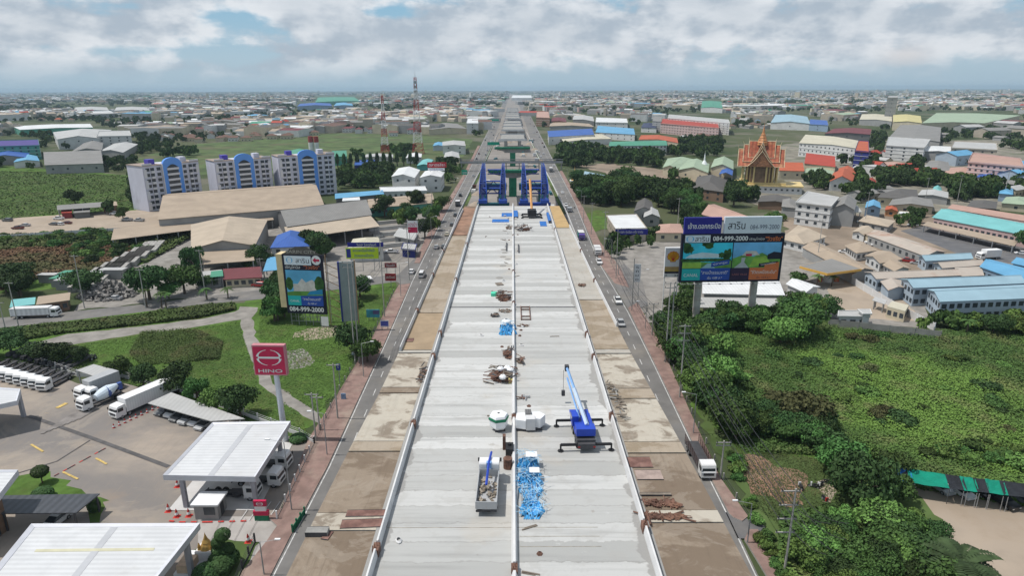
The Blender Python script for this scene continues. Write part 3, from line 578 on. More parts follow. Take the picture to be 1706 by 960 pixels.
for y, x in ((2.2, 3.2), (-4.3, 3.3)):
 for s_ in (-1, 1):
  o = MB().box(min(0, s_ * x), y - .15, .8, max(0, s_ * x), y + .15, 1.08).cyl((s_ * x, y, 1.0), (s_ * x, y, .1), .12).cyl((s_ * x, y, .12), (s_ * x, y, 0), .4).build('outrigger', black, cr)
wheels(cr, (1.4, .2, -2.2, -3.3), 1.0, .52, .4)
for s_ in (-1, 1): MB().box(s_ * 1.0 - .15, -4.93, .8, s_ * 1.0 + .15, -4.9, 1.0).build('tail_light', tail, cr)
tr = truck('dump', 'dirty white truck with a small blue loader crane and rubble in its bed', D(811, 866) + Vector((0, 4.6, 0)), math.radians(-1), 'white', 8.3, cat='truck', load='silver', name='cargo_truck')
MB().box(-.3, 2.0, .95, .3, 2.5, 2.9).build('crane_post', skyb, tr); MB().bar((0, 2.2, 2.9), (-.1, -1.8, 2.5), .2).bar((0, 2.2, 2.9), (.2, 4.3, 3.0), .2).build('crane_arm', paint_b, tr)
def rubble(n, sx, sy, h, rmin=.15, rmax=.5, cx=0, cy=0, z=0):
 mb = MB()
 for _ in range(n):
  a = random.uniform(0, 2 * PI); r = math.sqrt(random.random()); x = cx + sx * r * math.cos(a); y = cy + sy * r * math.sin(a); s_ = random.uniform(rmin, rmax); i0 = len(mb.v)
  mb.box(-s_, -s_ * .7, -s_ * .4, s_, s_ * .7, s_ * .4); mb.xf(Matrix.Translation((x, y, z + max(.1, h * (1 - r) * random.uniform(.4, 1)))) @ Matrix.Rotation(random.uniform(0, 6), 4, (random.random(), random.random(), 1)), i0)
 return mb
rubble(70, 1.0, 2.9, .8, .08, .3, 0, -1.1, 1.1).build('rubble_load', M('rubble_grey', (0.3, 0.26, 0.21), .95, .4, 2), tr)['kind'] = 'stuff'
o = thing('water_tank', 'white plastic tank with a green rim left of the median wall', 'tank', D(831, 715), .25)
MB().lathe([(.9, .2), (1.25, .6), (1.35, 2.0), (1.2, 2.3), (.2, 2.45)], 6).build('tank_body', white, o); MB().lathe([(1.38, 1.55), (1.45, 1.75), (1.38, 2.0)], 6).build('rim', greens, o); MB().box(-.7, -.9, 0, .7, .9, .25).build('skid', steeld, o)
o = thing('mixing_plant', 'white two-box mixing machine with a dark slatted hood right of the median wall', 'machine', D(880, 718) + Vector((0, .8, 0)), .05)
MB().prism([(-1.8, -.7), (-.4, -1.2), (-.3, 1.3), (-1.5, 1.2)], .4, 1.7).build('left_bin', white, o); MB().prism([(.5, -.6), (1.6, -.9), (2.4, .3), (1.7, 1.2), (.5, 1.2)], .4, 1.8).build('right_bin', white, o)
MB().box(-.35, -1.3, .3, .9, 0, 2.0).build('control_box', whitew, o); MB().box(-.35, .05, .6, .48, 1.5, 2.1).build('slatted_hood', M('slat_dark', (0.16, .16, .16), .8, .2, 1, stripe=.3, sdepth=.6), o); MB().box(-1.6, -.9, 0, 1.9, .9, .35).build('skid', steeld, o)
o = thing('generator', 'small black generator beside a rusty post by the median wall', 'generator', D(849, 756), 0); MB().box(-.5, -.9, .1, .5, .9, 1.1).cyl((0, .2, 1.1), (0, .2, 1.4), .25).build('engine_housing', black, o); MB().box(-.9, .8, 0, -.5, 1.5, 2.0).build('rusty_post', rust, o)
for k, (px, py, lb) in enumerate([(846, 780, 'brown oil drum between the generator and the median wall')]):
 o = thing('oil_drum', lb, 'drum', D(px, py), 0); MB().cyl((0, 0, 0), (0, 0, 1.3), .55, None, 12).build('shell', rust, o); MB().cyl((0, 0, 1.3), (0, 0, 1.36), .57, None, 12).build('lid', rust, o)
def netting(label, px, py, sx, sy, h, n, mat=skytarp, seed=1, frame=True):
 o = thing('netting_bundle', label, 'netting', D(px, py), 0); rs = np.random.RandomState(seed); gx, gy_ = 22, 26; V = []; Fq = []
 for j in range(gy_ + 1):
  for i in range(gx + 1):
   u, v = i / gx * 2 - 1, j / gy_ * 2 - 1; e = max(0, 1 - max(abs(u), abs(v)) ** 6)
   wv = .78 + .22 * math.sin(v * 5 + seed) ; V.append((u * sx * wv * (1 + .2 * rs.rand() - .1), v * sy * (1 + .1 * rs.rand()), .03 + e * h * (.25 + .75 * rs.rand() * (.5 + .5 * math.cos(u * 3) ** 2))))
 Fq = [(j * (gx + 1) + i, j * (gx + 1) + i + 1, (j + 1) * (gx + 1) + i + 1, (j + 1) * (gx + 1) + i) for j in range(gy_) for i in range(gx) if rs.rand() > .12]
 MB().add(V, Fq).build('net', mat, o); s_ = MB()
 for k in range(n):
  x, y = rs.uniform(-sx, sx) * .9, rs.uniform(-sy, sy) * .9; a = rs.uniform(0, 6); l = rs.uniform(.4, 1.2); s_.bar((x, y, h + .1), (x + l * math.cos(a), y + l * math.sin(a), h * rs.uniform(.7, 1.1) + .1), .04)
 s_.build('strand', M('pale_blue_strand', (.35, .55, .7), .8, .2), o); return o
o = netting('blue netting heaped over a white sheet, rear heap beside the median wall', 880, 777, 1.4, 1.2, 1.5, 40, seed=2); MB().box(-.3, -.5, 1.55, 1.1, .7, 1.62).build('sheet', white, o)
o = netting('blue netting bundle with a white patch, middle heap beside the median wall', 882, 803, 1.6, 1.5, 1.1, 50, seed=3); MB().box(0, 0, 1.2, 1.2, 1.1, 1.27).build('sheet', white, o)
netting('long blue net spread flat over steel pipes on the deck', 885, 838, 1.45, 2.9, .7, 110, seed=4)
o = thing('pipe_bundle', 'steel pipes sticking out from under the flat blue net', 'pipes', D(886, 853), 0)
for k in range(5): MB().cyl((-1.8 + .6 * k, -1.2 + .2 * k, .12), (-1.5 + .55 * k, 5, .5), .06, None, 6).build('pipe', steel, o)
o = netting('blue tarpaulin bundle under a white cap against the median wall', 846, 552, 1.7, 2.2, 1.6, 20, bluetarp if 0 else skytarp, 5); MB().lathe([(1.0, 0), (.9, .6), (.3, .95)], 8).xf(Matrix.Translation((-.3, 1.6, 1.0))).build('cap', white, o)
def scrap(label, px, py, sx, sy, h, n, mats=(rust, steeld, wood), seed=3, cat='scrap heap', name='scrap_heap', z=ZD):
 """every beam a piece of its heap"""
 rs = random.Random(seed); o = thing(name, label, cat, G(px, py, z), 0)
 if n > 11 and name == 'scrap_heap': rubble(n * 3, sx * .9, sy * .9, h * .8, .08, .3).build('debris', rust if n > 20 else M('debris_brown', (.2, .15, .12), .95, .4, 1.5), o)['kind'] = 'stuff'
 for k in range(n):
  a = rs.choice([0, PI / 2, .4, -.5, rs.uniform(0, PI)]); l = rs.uniform(.8, max(1.2, sx)); x, y = rs.uniform(-sx, sx), rs.uniform(-sy, sy); zz = rs.uniform(.05, h)
  w_ = rs.uniform(.06, .2); dx_, dy_ = l / 2 * math.cos(a), l / 2 * math.sin(a); x = max(-sx, min(sx, x));
  MB().bar((x - dx_, y - dy_, zz), (x + dx_, y + dy_, zz + rs.uniform(-.15, .25) * h + .05), w_).build('beam', rs.choice(mats), o)
 return o
s1 = scrap('large brown heap of rusty formwork left of the median wall', 836, 628, 2.2, 2.6, 1.0, 70, seed=1)
for k, (x, y) in enumerate([(-.2, .9), (.9, 1.3), (1.4, .5), (.2, -2.3)]): MB().lathe([(.5, 0), (.6, .35), (.35, .6), (.1, .65)], 8).xf(Matrix.Translation((x, y, .75))).build('white_sack', white, s1)
MB().box(1.1, -2.6, 0, 2.0, -1.8, .6).build('yellow_crate', M('yellow_plastic', (.5, .42, .15), .7, .1), s1)
scrap('rusty steel offcuts at the top of the large heap by the wall', 847, 592, .9, 2.0, .9, 22, seed=2)
s2 = scrap('stack of rusty shuttering with a green sheet just beyond the joint', 840, 497, 1.6, 2.8, 1.1, 50, seed=5)
MB().box(-3.0, 1.2, .02, -1.7, 2.9, .7).build('green_sheet', M('mint_sheet', (.08, .55, .35), .7, .1), s2)
scrap('small reddish scrap pile left of the blue tarpaulin bundle', 824, 527, .7, .7, .5, 14, seed=6)
scrap('timber offcuts lying across the joint near the median wall', 843, 519, 1.6, .9, .3, 12, (wood, concd), 7)
scrap('rusty rods left on the deck right of the median wall', 872, 543, 1.0, .6, .3, 9, seed=8)
scrap('dark coil of cable and rods against the wall', 867, 603, .45, 1.3, 1.0, 12, seed=9)
scrap('scattered small tools right of the large heap', 871, 664, .8, .5, .4, 10, (rust, steel), 10)
scrap('red brown machine parts on a pallet beyond the sheets', 872, 383, 2.4, 2.6, 1.6, 46, (rust, steeld, steel), 11)
scrap('small crates and planks stacked left of the wall near the gantry', 848, 380, 1.3, 2.6, 1.0, 20, (wood, steel, rust), 12)
scrap('rusted rebar mat dropped on the right ramp slab', 1100, 840, 1.9, .7, .25, 22, (rust,), 13, z=ZD - .04)
scrap('rusty debris strewn on the pale strip of the right slab', 1105, 862, 2.6, .5, .2, 26, (rust,), 14, z=ZD + .02)
scrap('weathered planks stacked along the right parapet', 1027, 668, .8, 6.0, .5, 36, (wood, concd), 15, name='plank_pile', cat='planks', z=ZD - .04)
scrap('little rusty stack beside the outer slab parapet', 969, 476, .9, .8, .4, 12, (rust,), 16, z=ZD)
scrap('dark rods beside the left parapet of the ramp', 704, 625, .5, 3.2, .5, 14, (steeld, rust), 17, z=ZD)
def plate(label, px, py, w_, d, mat, rz=0, z=ZD - .02, h=.05, name='steel_plate', cat='steel plate'):
 o = thing(name, label, cat, G(px, py, z), rz); MB().box(-w_ / 2, -d / 2, 0, w_ / 2, d / 2, h).build('sheet', mat, o)
 MB().box(-w_ / 2, -d / 2 - .03, 0, w_ / 2, -d / 2, h + .03).box(-w_ / 2, d / 2, 0, w_ / 2, d / 2 + .03, h + .03).build('edge_bar', steeld, o)
rp = M('rust_plate', (0.16, 0.085, 0.07), .8, .3, .8, dirt=(.3, .2, .16), dirtamt=.5, dscale=.5)
plate('dark red square steel plate on the right ramp slab', 1066, 771, 2.9, 2.3, rp)
plate('greyish pink steel plate just below the dark red one', 1081, 792, 3.2, 2.0, M('faded_plate', (.32, .25, .22), .8, .2, .8))
plate('long thin dark timber lying on the right ramp slab', 1092, 825, 3.6, .45, wood, h=.15)
plate('long rusty plate, upper of two on the left ramp slab', 612, 856, 4.6, 1.1, rp, .02, ZD + .01)
plate('long rusty plate, lower of two on the left ramp slab', 607, 873, 5.0, 1.4, rp, .06, ZD + .01)
plate('dark grey trough at the left ramp slab edge', 529, 890, 2.3, 1.0, concd, 0, ZD, .5)
plate('small red plate beside the dark trough', 545, 893, .8, 1.3, rp, -.2, ZD)
plate('dark red plate at the edge of the left ramp near the kerb', 680, 567, 2.0, 1.6, rp, 0, ZD)
plate('blue sheet spread flat left of the median wall, nearest one', 834, 368, 6.0, 5.5, bluetarp, 0, ZD, .06, 'tarpaulin', 'tarpaulin')
plate('blue sheet spread flat left of the median wall, farther one', 846, 358, 4.6, 7.0, bluetarp, 0, ZD + .005, .07, 'tarpaulin', 'tarpaulin')
plate('blue sheet draped just right of the median wall', 859, 358, 1.6, 13.0, bluetarp, 0, ZD, .5, 'tarpaulin', 'tarpaulin')
plate('square blue sheet on the deck behind the yellow crane', 905, 373, 2.3, 8.5, bluetarp, 0, ZD, .06, 'tarpaulin', 'tarpaulin')
plate('blue sheet standing along the right parapet', 914, 365, .8, 16.0, bluetarp, 0, ZD, 1.0, 'tarpaulin', 'tarpaulin')
plate('white pallet lying left of the wall past the joint', 832, 474, 1.6, 2.0, wood, .3, ZD, .15, 'pallet', 'pallet')
for i, (px, py) in enumerate([(838, 399), (839, 416), (841, 421), (838, 428), (846, 432), (838, 443), (832, 463)]):
 o = thing('manhole_cover', ['round grey drain cover farthest along the left lane', 'round grey drain cover second along the left lane', 'round brownish drain cover touching the second one', 'round drain cover fourth along the left lane', 'round drain cover nearest the wall in the row', 'round drain cover sixth along the left lane', 'round drain cover nearest the camera in the row'][i], 'drain cover', D(px, py), 0)
 MB().cyl((0, 0, .0), (0, 0, .06), .75, None, 14).build('cover', concd, o); MB().lathe([(.75, 0), (.9, .0), (.9, .04), (.75, .04)], 14).build('ring', M('ring_grey', (.3, .28, .25), .9, .1), o)
for px, py, lb in ((864, 415, 'thin dark steel beam lying right of the median wall'), (844, 412, 'thin dark steel beam lying left of the median wall'), (877, 511, '')):
 if lb: o = thing('steel_beam', lb, 'beam', D(px, py), 0); MB().box(-.12, -5, 0, .12, 5, .25).build('web', steeld, o); MB().box(-.2, -5, .25, .2, 5, .3).build('flange', steeld, o)
o = thing('shuttering_ladder', 'open ladder-like steel frame lying on the deck beside the joint', 'frame', D(876, 534), 0)
MB().box(-1.0, 0, 0, -.85, 8.4, .3).build('rail', rust, o); MB().box(.85, 0, 0, 1.0, 8.4, .3).build('rail', rust, o)
for y in (.1, 2, 6.4, 8.1): MB().box(-.85, y, .05, .85, y + .15, .25).build('rung', rust, o)
yc = thing('crawler_crane', 'crane with a raised orange boom at the end of the deck', 'crane', D(886, 362), 0); ym = M('boom_orange', (.6, .3, .1), .5, .1)
MB().box(-1.5, -2.4, .9, 1.5, 1.6, 3.0).build('engine_house', black, yc); MB().box(-1.6, 1.7, 1.0, -.6, 3.4, 2.9).build('operator_cab', white, yc); MB().box(.8, 1.7, 1.0, 1.9, 3.2, 2.3).build('side_box', white, yc)
MB().bar((0, 1, 2.6), (-.3, 17, 11.5), .62).build('boom', ym, yc)
for y in (-2.2, 3.2): MB().box(-3.6, y - .3, .35, 3.6, y + .3, .8).cyl((-3.5, y, .4), (-3.5, y, 0), .45).cyl((3.5, y, .4), (3.5, y, 0), .45).build('outrigger', black, yc)
MB().box(-1.3, -2.6, .4, 1.3, 3.6, .95).build('carrier', steeld, yc)
# blue launching gantry
gan = thing('launching_gantry', 'blue steel launching gantry with four long girders at the deck end', 'gantry', (0, 0, 0))
yF, yB = YE + 4, YE + 118
def girder(x0, x1, w_):
 mb = MB(); zb = 17.0; H0 = 5.2
 a = Vector((x0, yF, zb)); b = Vector((x1, yB, zb)); d = b - a; t = lambda k, x, z: a + d * k + Vector((x, 0, z))
 ks = [0, .06, .12, .55, 1.0]; hs = [2.4, H0, H0, H0 * .95, 2.6]
 for k in range(4):
  for s_ in (-1, 1):
   x = s_ * w_ / 2 * (1 - .5 * ks[k]); X = s_ * w_ / 2 * (1 - .5 * ks[k + 1])
   mb.add([t(ks[k], x - .1, 0), t(ks[k + 1], X - .1, 0), t(ks[k + 1], X - .1, hs[k + 1]), t(ks[k], x - .1, hs[k]), t(ks[k], x + .1, 0), t(ks[k + 1], X + .1, 0), t(ks[k + 1], X + .1, hs[k + 1]), t(ks[k], x + .1, hs[k])],
     [(0, 1, 2, 3), (7, 6, 5, 4), (3, 2, 6, 7), (0, 4, 5, 1), (0, 3, 7, 4), (1, 5, 6, 2)])
 mb.add([t(0, -w_ / 2, .1), t(0, w_ / 2, .1), t(1, w_ / 4, .1), t(1, -w_ / 4, .1)], [(0, 1, 2, 3)])
 gd = mb.build('girder', blue, gan); br = MB(); N = 15
 for k in range(N):
  k0, k1 = .08 + .9 * k / N, .08 + .9 * (k + 1) / N; hh = lambda q: float(np.interp(q, ks, hs))
  e_ = w_ / 2 * (1 - .5 * k0); br.bar(t(k0, -e_, hh(k0)), t(k0, e_, hh(k0)), .16); br.bar(t(k0, -e_, hh(k0)), t(k1, e_ * .97, hh(k1)), .1)
 br.build('bracing', blue, gd); return t
tsL = [girder(-12.2, -16.6, 2.9), girder(-4.0, -5.4, 2.3), girder(4.6, 6.0, 2.3), girder(13.0, 17.0, 2.9)]
for x in (-12.2, -4.0, 4.6, 13.0):
 MB().box(x - 1.7, yF - 2.2, 15.6, x + 1.7, yF + 2.6, 17.0).build('support_block', blue, gan)
 for s_ in (-1, 1): MB().cyl((x + s_, yF - 1, 17.6), (x + s_, yF - 1, 19), .35).build('jack', teal, gan); MB().box(x + s_ * 1.2 - .35, yF - .7, .2, x + s_ * 1.2 + .35, yF + .7, 15.6).build('support_leg', blue, gan)
for x0, x1 in ((-14.6, -1.4), (2.4, 15.4)): MB().box(x0, yF - 1.0, 14.2, x1, yF + 1.2, 15.6).build('cross_beam', blue if x0 > 0 else teal, gan)
for x0, x1 in ((-15.4, -3.0), (3.0, 16.0)): MB().box(x0, yF + 52, 13.0, x1, yF + 56, 16.0).build('cross_beam', teal, gan)
for x in (-13, -6.5, 6.5, 13): MB().cyl((x, yF + 54, .2), (x, yF + 54, 13), .6).build('support_leg', teal, gan)
for yy_, z_ in ((14, 19.5), (34, 19.8), (80, 19.6)):
 for x0, x1 in ((-13.2, -4.4), (4.8, 13.8)):
  cb_ = MB().bar((x0, yF + yy_, z_), (x1, yF + yy_, z_), .5).bar((x0, yF + yy_, z_ - 2.2), (x1, yF + yy_, z_ - 2.2), .4)
  for q_ in range(4): xa = x0 + (x1 - x0) * q_ / 4; cb_.bar((xa, yF + yy_, z_ - 2.2 * (q_ % 2)), (xa + (x1 - x0) / 4, yF + yy_, z_ - 2.2 * ((q_ + 1) % 2)), .25)
  cb_.build('cross_truss', blue, gan)
def pier(px_y, ztop, w_, label, green=True, T=True):
 P = G(855, px_y, ztop - 2); o = thing('bridge_pier', label, 'bridge pier', (0, P.y, 0.2)); z1 = ztop - .2
 cap = MB().prism([(-3, 0), (3, 0)][:0] or [(-w_ / 2, -1.6), (w_ / 2, -1.6), (w_ / 2, 1.6), (-w_ / 2, 1.6)], z1 - 1.2, z1)
 cap.add([(-w_ / 2, -1.4, z1 - 1.2), (w_ / 2, -1.4, z1 - 1.2), (w_ / 2, 1.4, z1 - 1.2), (-w_ / 2, 1.4, z1 - 1.2), (-3, -1.4, z1 - 4), (3, -1.4, z1 - 4), (3, 1.4, z1 - 4), (-3, 1.4, z1 - 4)], [(0, 1, 5, 4), (1, 2, 6, 5), (2, 3, 7, 6), (3, 0, 4, 7)])
 cap.build('pier_cap', concd if green else conc, o); MB().box(-2.2, -1.3, 0, 2.2, 1.3, z1 - 4).build('column', greens if T and green else concd, o)
 if green:
  MB().box(-w_ / 2 - .5, -3.0, z1 - 1, w_ / 2 + .5, -1.7, z1 + .4).box(-w_ / 2 - .5, 1.7, z1 - 1, w_ / 2 + .5, 3.0, z1 + .4).box(-w_ / 2 - .2, -1.6, z1 + .01, w_ / 2 + .2, 1.6, z1 + .2).build('formwork', greens, o)
  for k in range(9): MB().box(-w_ / 2 + k * w_ / 8 - .06, -3.1, z1 + .4, -w_ / 2 + k * w_ / 8 + .06, -3.0, z1 + 1.5).build('guard_post', greens, o)
 return o
pier(290, 15, 27, 'pier with a green formwork cap just behind the blue gantry'); pier(250, 15, 27, 'tall pier with green formwork column beyond the footbridge')
for i, py in enumerate([232, 223, 216, 210, 205, 201, 197, 193.5, 190.5, 188, 185.5, 183.5, 181.5, 180]):
 Y = G(855, py, 13).y
 o = thing('bridge_pier', '%s bare concrete pier cap counted from the green formwork towards the horizon' % ['first', 'second', 'third', 'fourth', 'fifth', 'sixth', 'seventh', 'eighth', 'ninth', 'tenth', 'eleventh', 'twelfth', 'thirteenth', 'fourteenth'][i], 'bridge pier', (0, Y, .2), 0, 'bare viaduct piers beyond the gantry')
 put('pier_cap', me_cached('pc2', lambda: MB().box(-13.5, -1.6, 11.2, 13.5, 1.6, 13).box(-13.5, -1.7, 13.001, 13.5, -1.2, 13.4).mesh('pier_cap', conch)), o)
 for x in (-7, 7): put('column', me_cached('pcc', lambda: MB().box(-1.3, -1.3, 0, 1.3, 1.3, 11.2).mesh('column', concd)), o, (x, 0, 0))
 if i < 13:
  Y2 = G(855, [223, 216, 210, 205, 201, 197, 193.5, 190.5, 188, 185.5, 183.5, 181.5, 180][i], 13).y
  if i % 4 != 1: MB().box(-12, 3, 11.0, 12, (Y2 - Y) - 3, 12.4).build('deck_span', concd, o)
fb = thing('footbridge', 'long grey covered footbridge across both roads behind the gantry', 'footbridge', (0, G(855, 285).y, .2))
MB().box(-40, -1.4, 5.6, 38, 1.4, 6.2).build('walkway', concd, fb)
for s_ in (-1, 1): MB().box(-40, s_ * 1.4 - .06, 6.2, 38, s_ * 1.4 + .06, 7.3).build('railing', steel, fb)
MB().box(-40, -1.7, 8.4, 38, 1.7, 8.6).build('canopy', steeld, fb)
for x in (-39, -22, -5, 5, 20, 37): MB().box(x - .4, -.5, 0, x + .4, .5, 5.6).build('column', concd, fb)
for x in range(-39, 38, 4): MB().box(x - .06, -1.45, 6.2, x + .06, -1.33, 8.4).build('roof_post', steeld, fb)
for px, py, w_, lb in ((822, 250, 12, 'green overhead sheet structure at the left road edge'), (822, 206, 20, 'green direction board far up the left carriageway')):
 P = G(px, py); o = thing('road_sign', lb, 'road sign', P); MB().box(-w_ / 2, -.2, 5, w_ / 2, .2, 8.2).build('panel', M('sign_green', (0.0, .32, .2), .5, .05), o)
 for s_ in (-1, 1): MB().cyl((s_ * w_ / 2, .3, 0), (s_ * w_ / 2, .3, 8.4), .2).build('post', steel, o)
rc_ = random.Random(5); ct_ = {}; nth = lambda n: ['first', 'second', 'third', 'fourth', 'fifth', 'sixth', 'seventh', 'eighth', 'ninth', 'tenth', 'eleventh', 'twelfth'][min(n, 12) - 1]
ys1 = sorted(rc_.uniform(YE + 12, YE + 560) for _ in range(46)); ys2 = sorted(rc_.uniform(48, YE - 12) for _ in range(46))
for i in range(46):
 y = ys1[i]; x = rc_.choice([-1, 1]) * rc_.uniform(3, 24); P = Vector((x, y, .2)); k = i % 4
 lab = ['precast concrete block stack on the median site', 'site cabin on the median site', 'heap of earth on the median site', 'stack of steel formwork on the median site'][k]; ct_[(k, x < 0)] = ct_.get((k, x < 0), 0) + 1; lab = ('%s, %s side, %s from the gantry' % (lab, 'left' if x < 0 else 'right', nth(ct_[(k, x < 0)])))
 o = thing(['block_stack', 'site_cabin', 'earth_heap', 'formwork_stack'][k], lab, ['block stack', 'cabin', 'earth heap', 'formwork'][k], P, rc_.uniform(-.2, .2), 'site clutter on the median')
 if k == 0: put('blocks', me_cached('cl0', lambda: MB().box(-1.5, -3, 0, 1.5, 3, 1.6).box(-1.2, -2.4, 1.601, 1.2, 2.6, 2.4).mesh('blocks', conc)), o)
 elif k == 1: put('cabin_wall', me_cached('cl1', lambda: MB().box(-1.4, -3, .2, 1.4, 3, 2.7).mesh('cabin_wall', whitew)), o); put('cabin_roof', me_cached('cl1r', lambda: MB().box(-1.5, -3.1, 2.701, 1.5, 3.1, 2.85).mesh('cabin_roof', steel)), o)
 elif k == 2: put('mound', me_cached('cl2', lambda: MB().lathe([(4, 0), (2.6, 1.0), (1.0, 1.9), (0, 2.1)], 11).mesh('mound', earth_pale)), o)
 else: put('forms', me_cached('cl3', lambda: MB().box(-.8, -5, 0, .8, 5, .9).box(-.6, -4, .901, .6, 4, 1.5).mesh('forms', rust if 0 else teal)), o)
for sgn, nm in ((-1, 'left'), (1, 'right')):
 patch('grass_strip', [G(*proj((sgn * x, y, .2))) for x, y in ((24.5, YE + 60), (26.5, YE + 60), (23, YE + 500), (21, YE + 500))], grassd, z=.215, label='scruffy green strip between site and %s carriageway' % nm, world=True)
 o = thing('site_barrier', 'long line of concrete site barriers beside the %s carriageway beyond the gantry' % nm, 'barrier', (0, 0, .2)); L = [(26.5, YE - 5), (27, YE + 60), (26, YE + 160), (23, YE + 360), (20, YE + 700)]
 for (xa, ya), (xb, yb) in zip(L, L[1:]): MB().add([(sgn * xa - .2, ya, 0), (sgn * xa + .2, ya, 0), (sgn * xb + .2, yb, 0), (sgn * xb - .2, yb, 0), (sgn * xa - .1, ya, .9), (sgn * xa + .1, ya, .9), (sgn * xb + .1, yb, .9), (sgn * xb - .1, yb, .9)], [(4, 5, 6, 7), (0, 1, 5, 4), (1, 2, 6, 5), (3, 0, 4, 7)]).build('barrier_run', conch, o)
for i in range(46):
 a_ = rc_.random(); x = rc_.uniform(-3.2, -.8) if a_ < .5 else rc_.uniform(.9, 2.2) if a_ < .75 else rc_.uniform(-12, 12); y = ys2[i]; k = i % 3; sd_ = ('d', k, x < 0); ct_[sd_] = ct_.get(sd_, 0) + 1
 o = thing(['timber_offcut', 'rubble_lump', 'cement_bag'][k], '%s %s from the camera lying on the deck %s of the median wall' % (nth(ct_[sd_]), ['timber offcut', 'lump of rubble', 'pale cement bag'][k], 'left' if x < 0 else 'right'), ['timber', 'rubble', 'bag'][k], (x, y, ZD), rc_.uniform(0, 3), 'small litter on the deck')
 if k == 0: put('board', me_cached('li0', lambda: MB().box(-.9, -.08, 0, .9, .08, .1).box(-.5, .15, 0, .9, .25, .06).mesh('board', wood)), o)
 elif k == 1: put('lump', me_cached('li1', lambda: MB().lathe([(.35, 0), (.28, .15), (.1, .25)], 6).mesh('lump', rust)), o)
 else: put('sack', me_cached('li2', lambda: MB().lathe([(.3, 0), (.34, .12), (.2, .25)], 7).mesh('sack', whitew)), o, None, 0, (1, 1.6, 1))
# buildings
RC = {}
def roofm(n):
 T = {'beige': ((0.42, 0.35, 0.27), .8), 'tan': ((0.36, 0.29, 0.22), .8), 'grey': ((0.22, 0.215, 0.205), .8), 'dark': ((0.11, 0.105, 0.10), .9), 'lgrey': ((0.42, 0.42, 0.41), .6), 'white': ((0.66, 0.67, 0.67), .5), 'blue': ((0.03, 0.1, 0.36), .5),
   'lblue': ((0.27, 0.40, 0.47), .6), 'teal': ((0.17, 0.44, 0.44), .6), 'green': ((0.07, 0.26, 0.17), .6), 'pgreen': ((0.30, 0.38, 0.27), .7), 'red': ((0.36, 0.055, 0.035), .7), 'orange': ((0.42, 0.10, 0.045), .7), 'maroon': ((0.15, 0.04, 0.045), .7),
   'brown': ((0.15, 0.085, 0.065), .8), 'pink': ((0.42, 0.27, 0.22), .8), 'skyblue': ((0.12, 0.33, 0.52), .6), 'purple': ((0.07, 0.05, 0.22), .7), 'rusty': ((0.42, 0.37, 0.32), .8), 'cream': ((0.5, 0.47, 0.37), .8), 'navy': ((0.04, 0.05, 0.1), .7), 'yellow': ((0.5, 0.45, 0.22), .8)}
 c, r = T[n]
 return M('roof_' + n, c, r, .1, .12, stripe=.9, sdepth=.16, dirt=((.3, .13, .07) if n == 'rusty' else tuple(x * .55 for x in c)), dirtamt=.75 if n == 'rusty' else .4, dscale=.09 if n == 'rusty' else .07)
def wallm(n):
 T = {'white': (0.58, 0.58, 0.57), 'cream': (0.52, 0.46, 0.34), 'grey': (0.3, 0.3, 0.295), 'dgrey': (0.15, 0.15, 0.15), 'blue': (0.25, 0.33, 0.42), 'lblue': (0.38, 0.45, 0.52), 'green': (0.1, 0.33, 0.25), 'pink': (0.5, 0.36, 0.34), 'lav': (0.43, 0.40, 0.47), 'brown': (0.2, 0.13, 0.09),
   'navy': (0.03, 0.04, 0.2), 'beige': (0.42, 0.37, 0.3), 'orange': (0.5, 0.25, 0.12), 'red': (0.3, 0.06, 0.06), 'teal': (0.1, 0.35, 0.33)}
 return M('wall_' + n, T[n], .85, .08, .2, dirt=tuple(x * .6 for x in T[n]), dirtamt=.4, dscale=.12)
winme = MB().box(-.5, -.06, -.5, .5, 0, .5, 0).box(-.42, -.09, -.42, .42, -.061, .42, 1).mesh('window', [whitew, winglass])
winmed = MB().box(-.5, -.04, -.5, .5, 0, .5, 0).mesh('window', winglass)
EXC = []
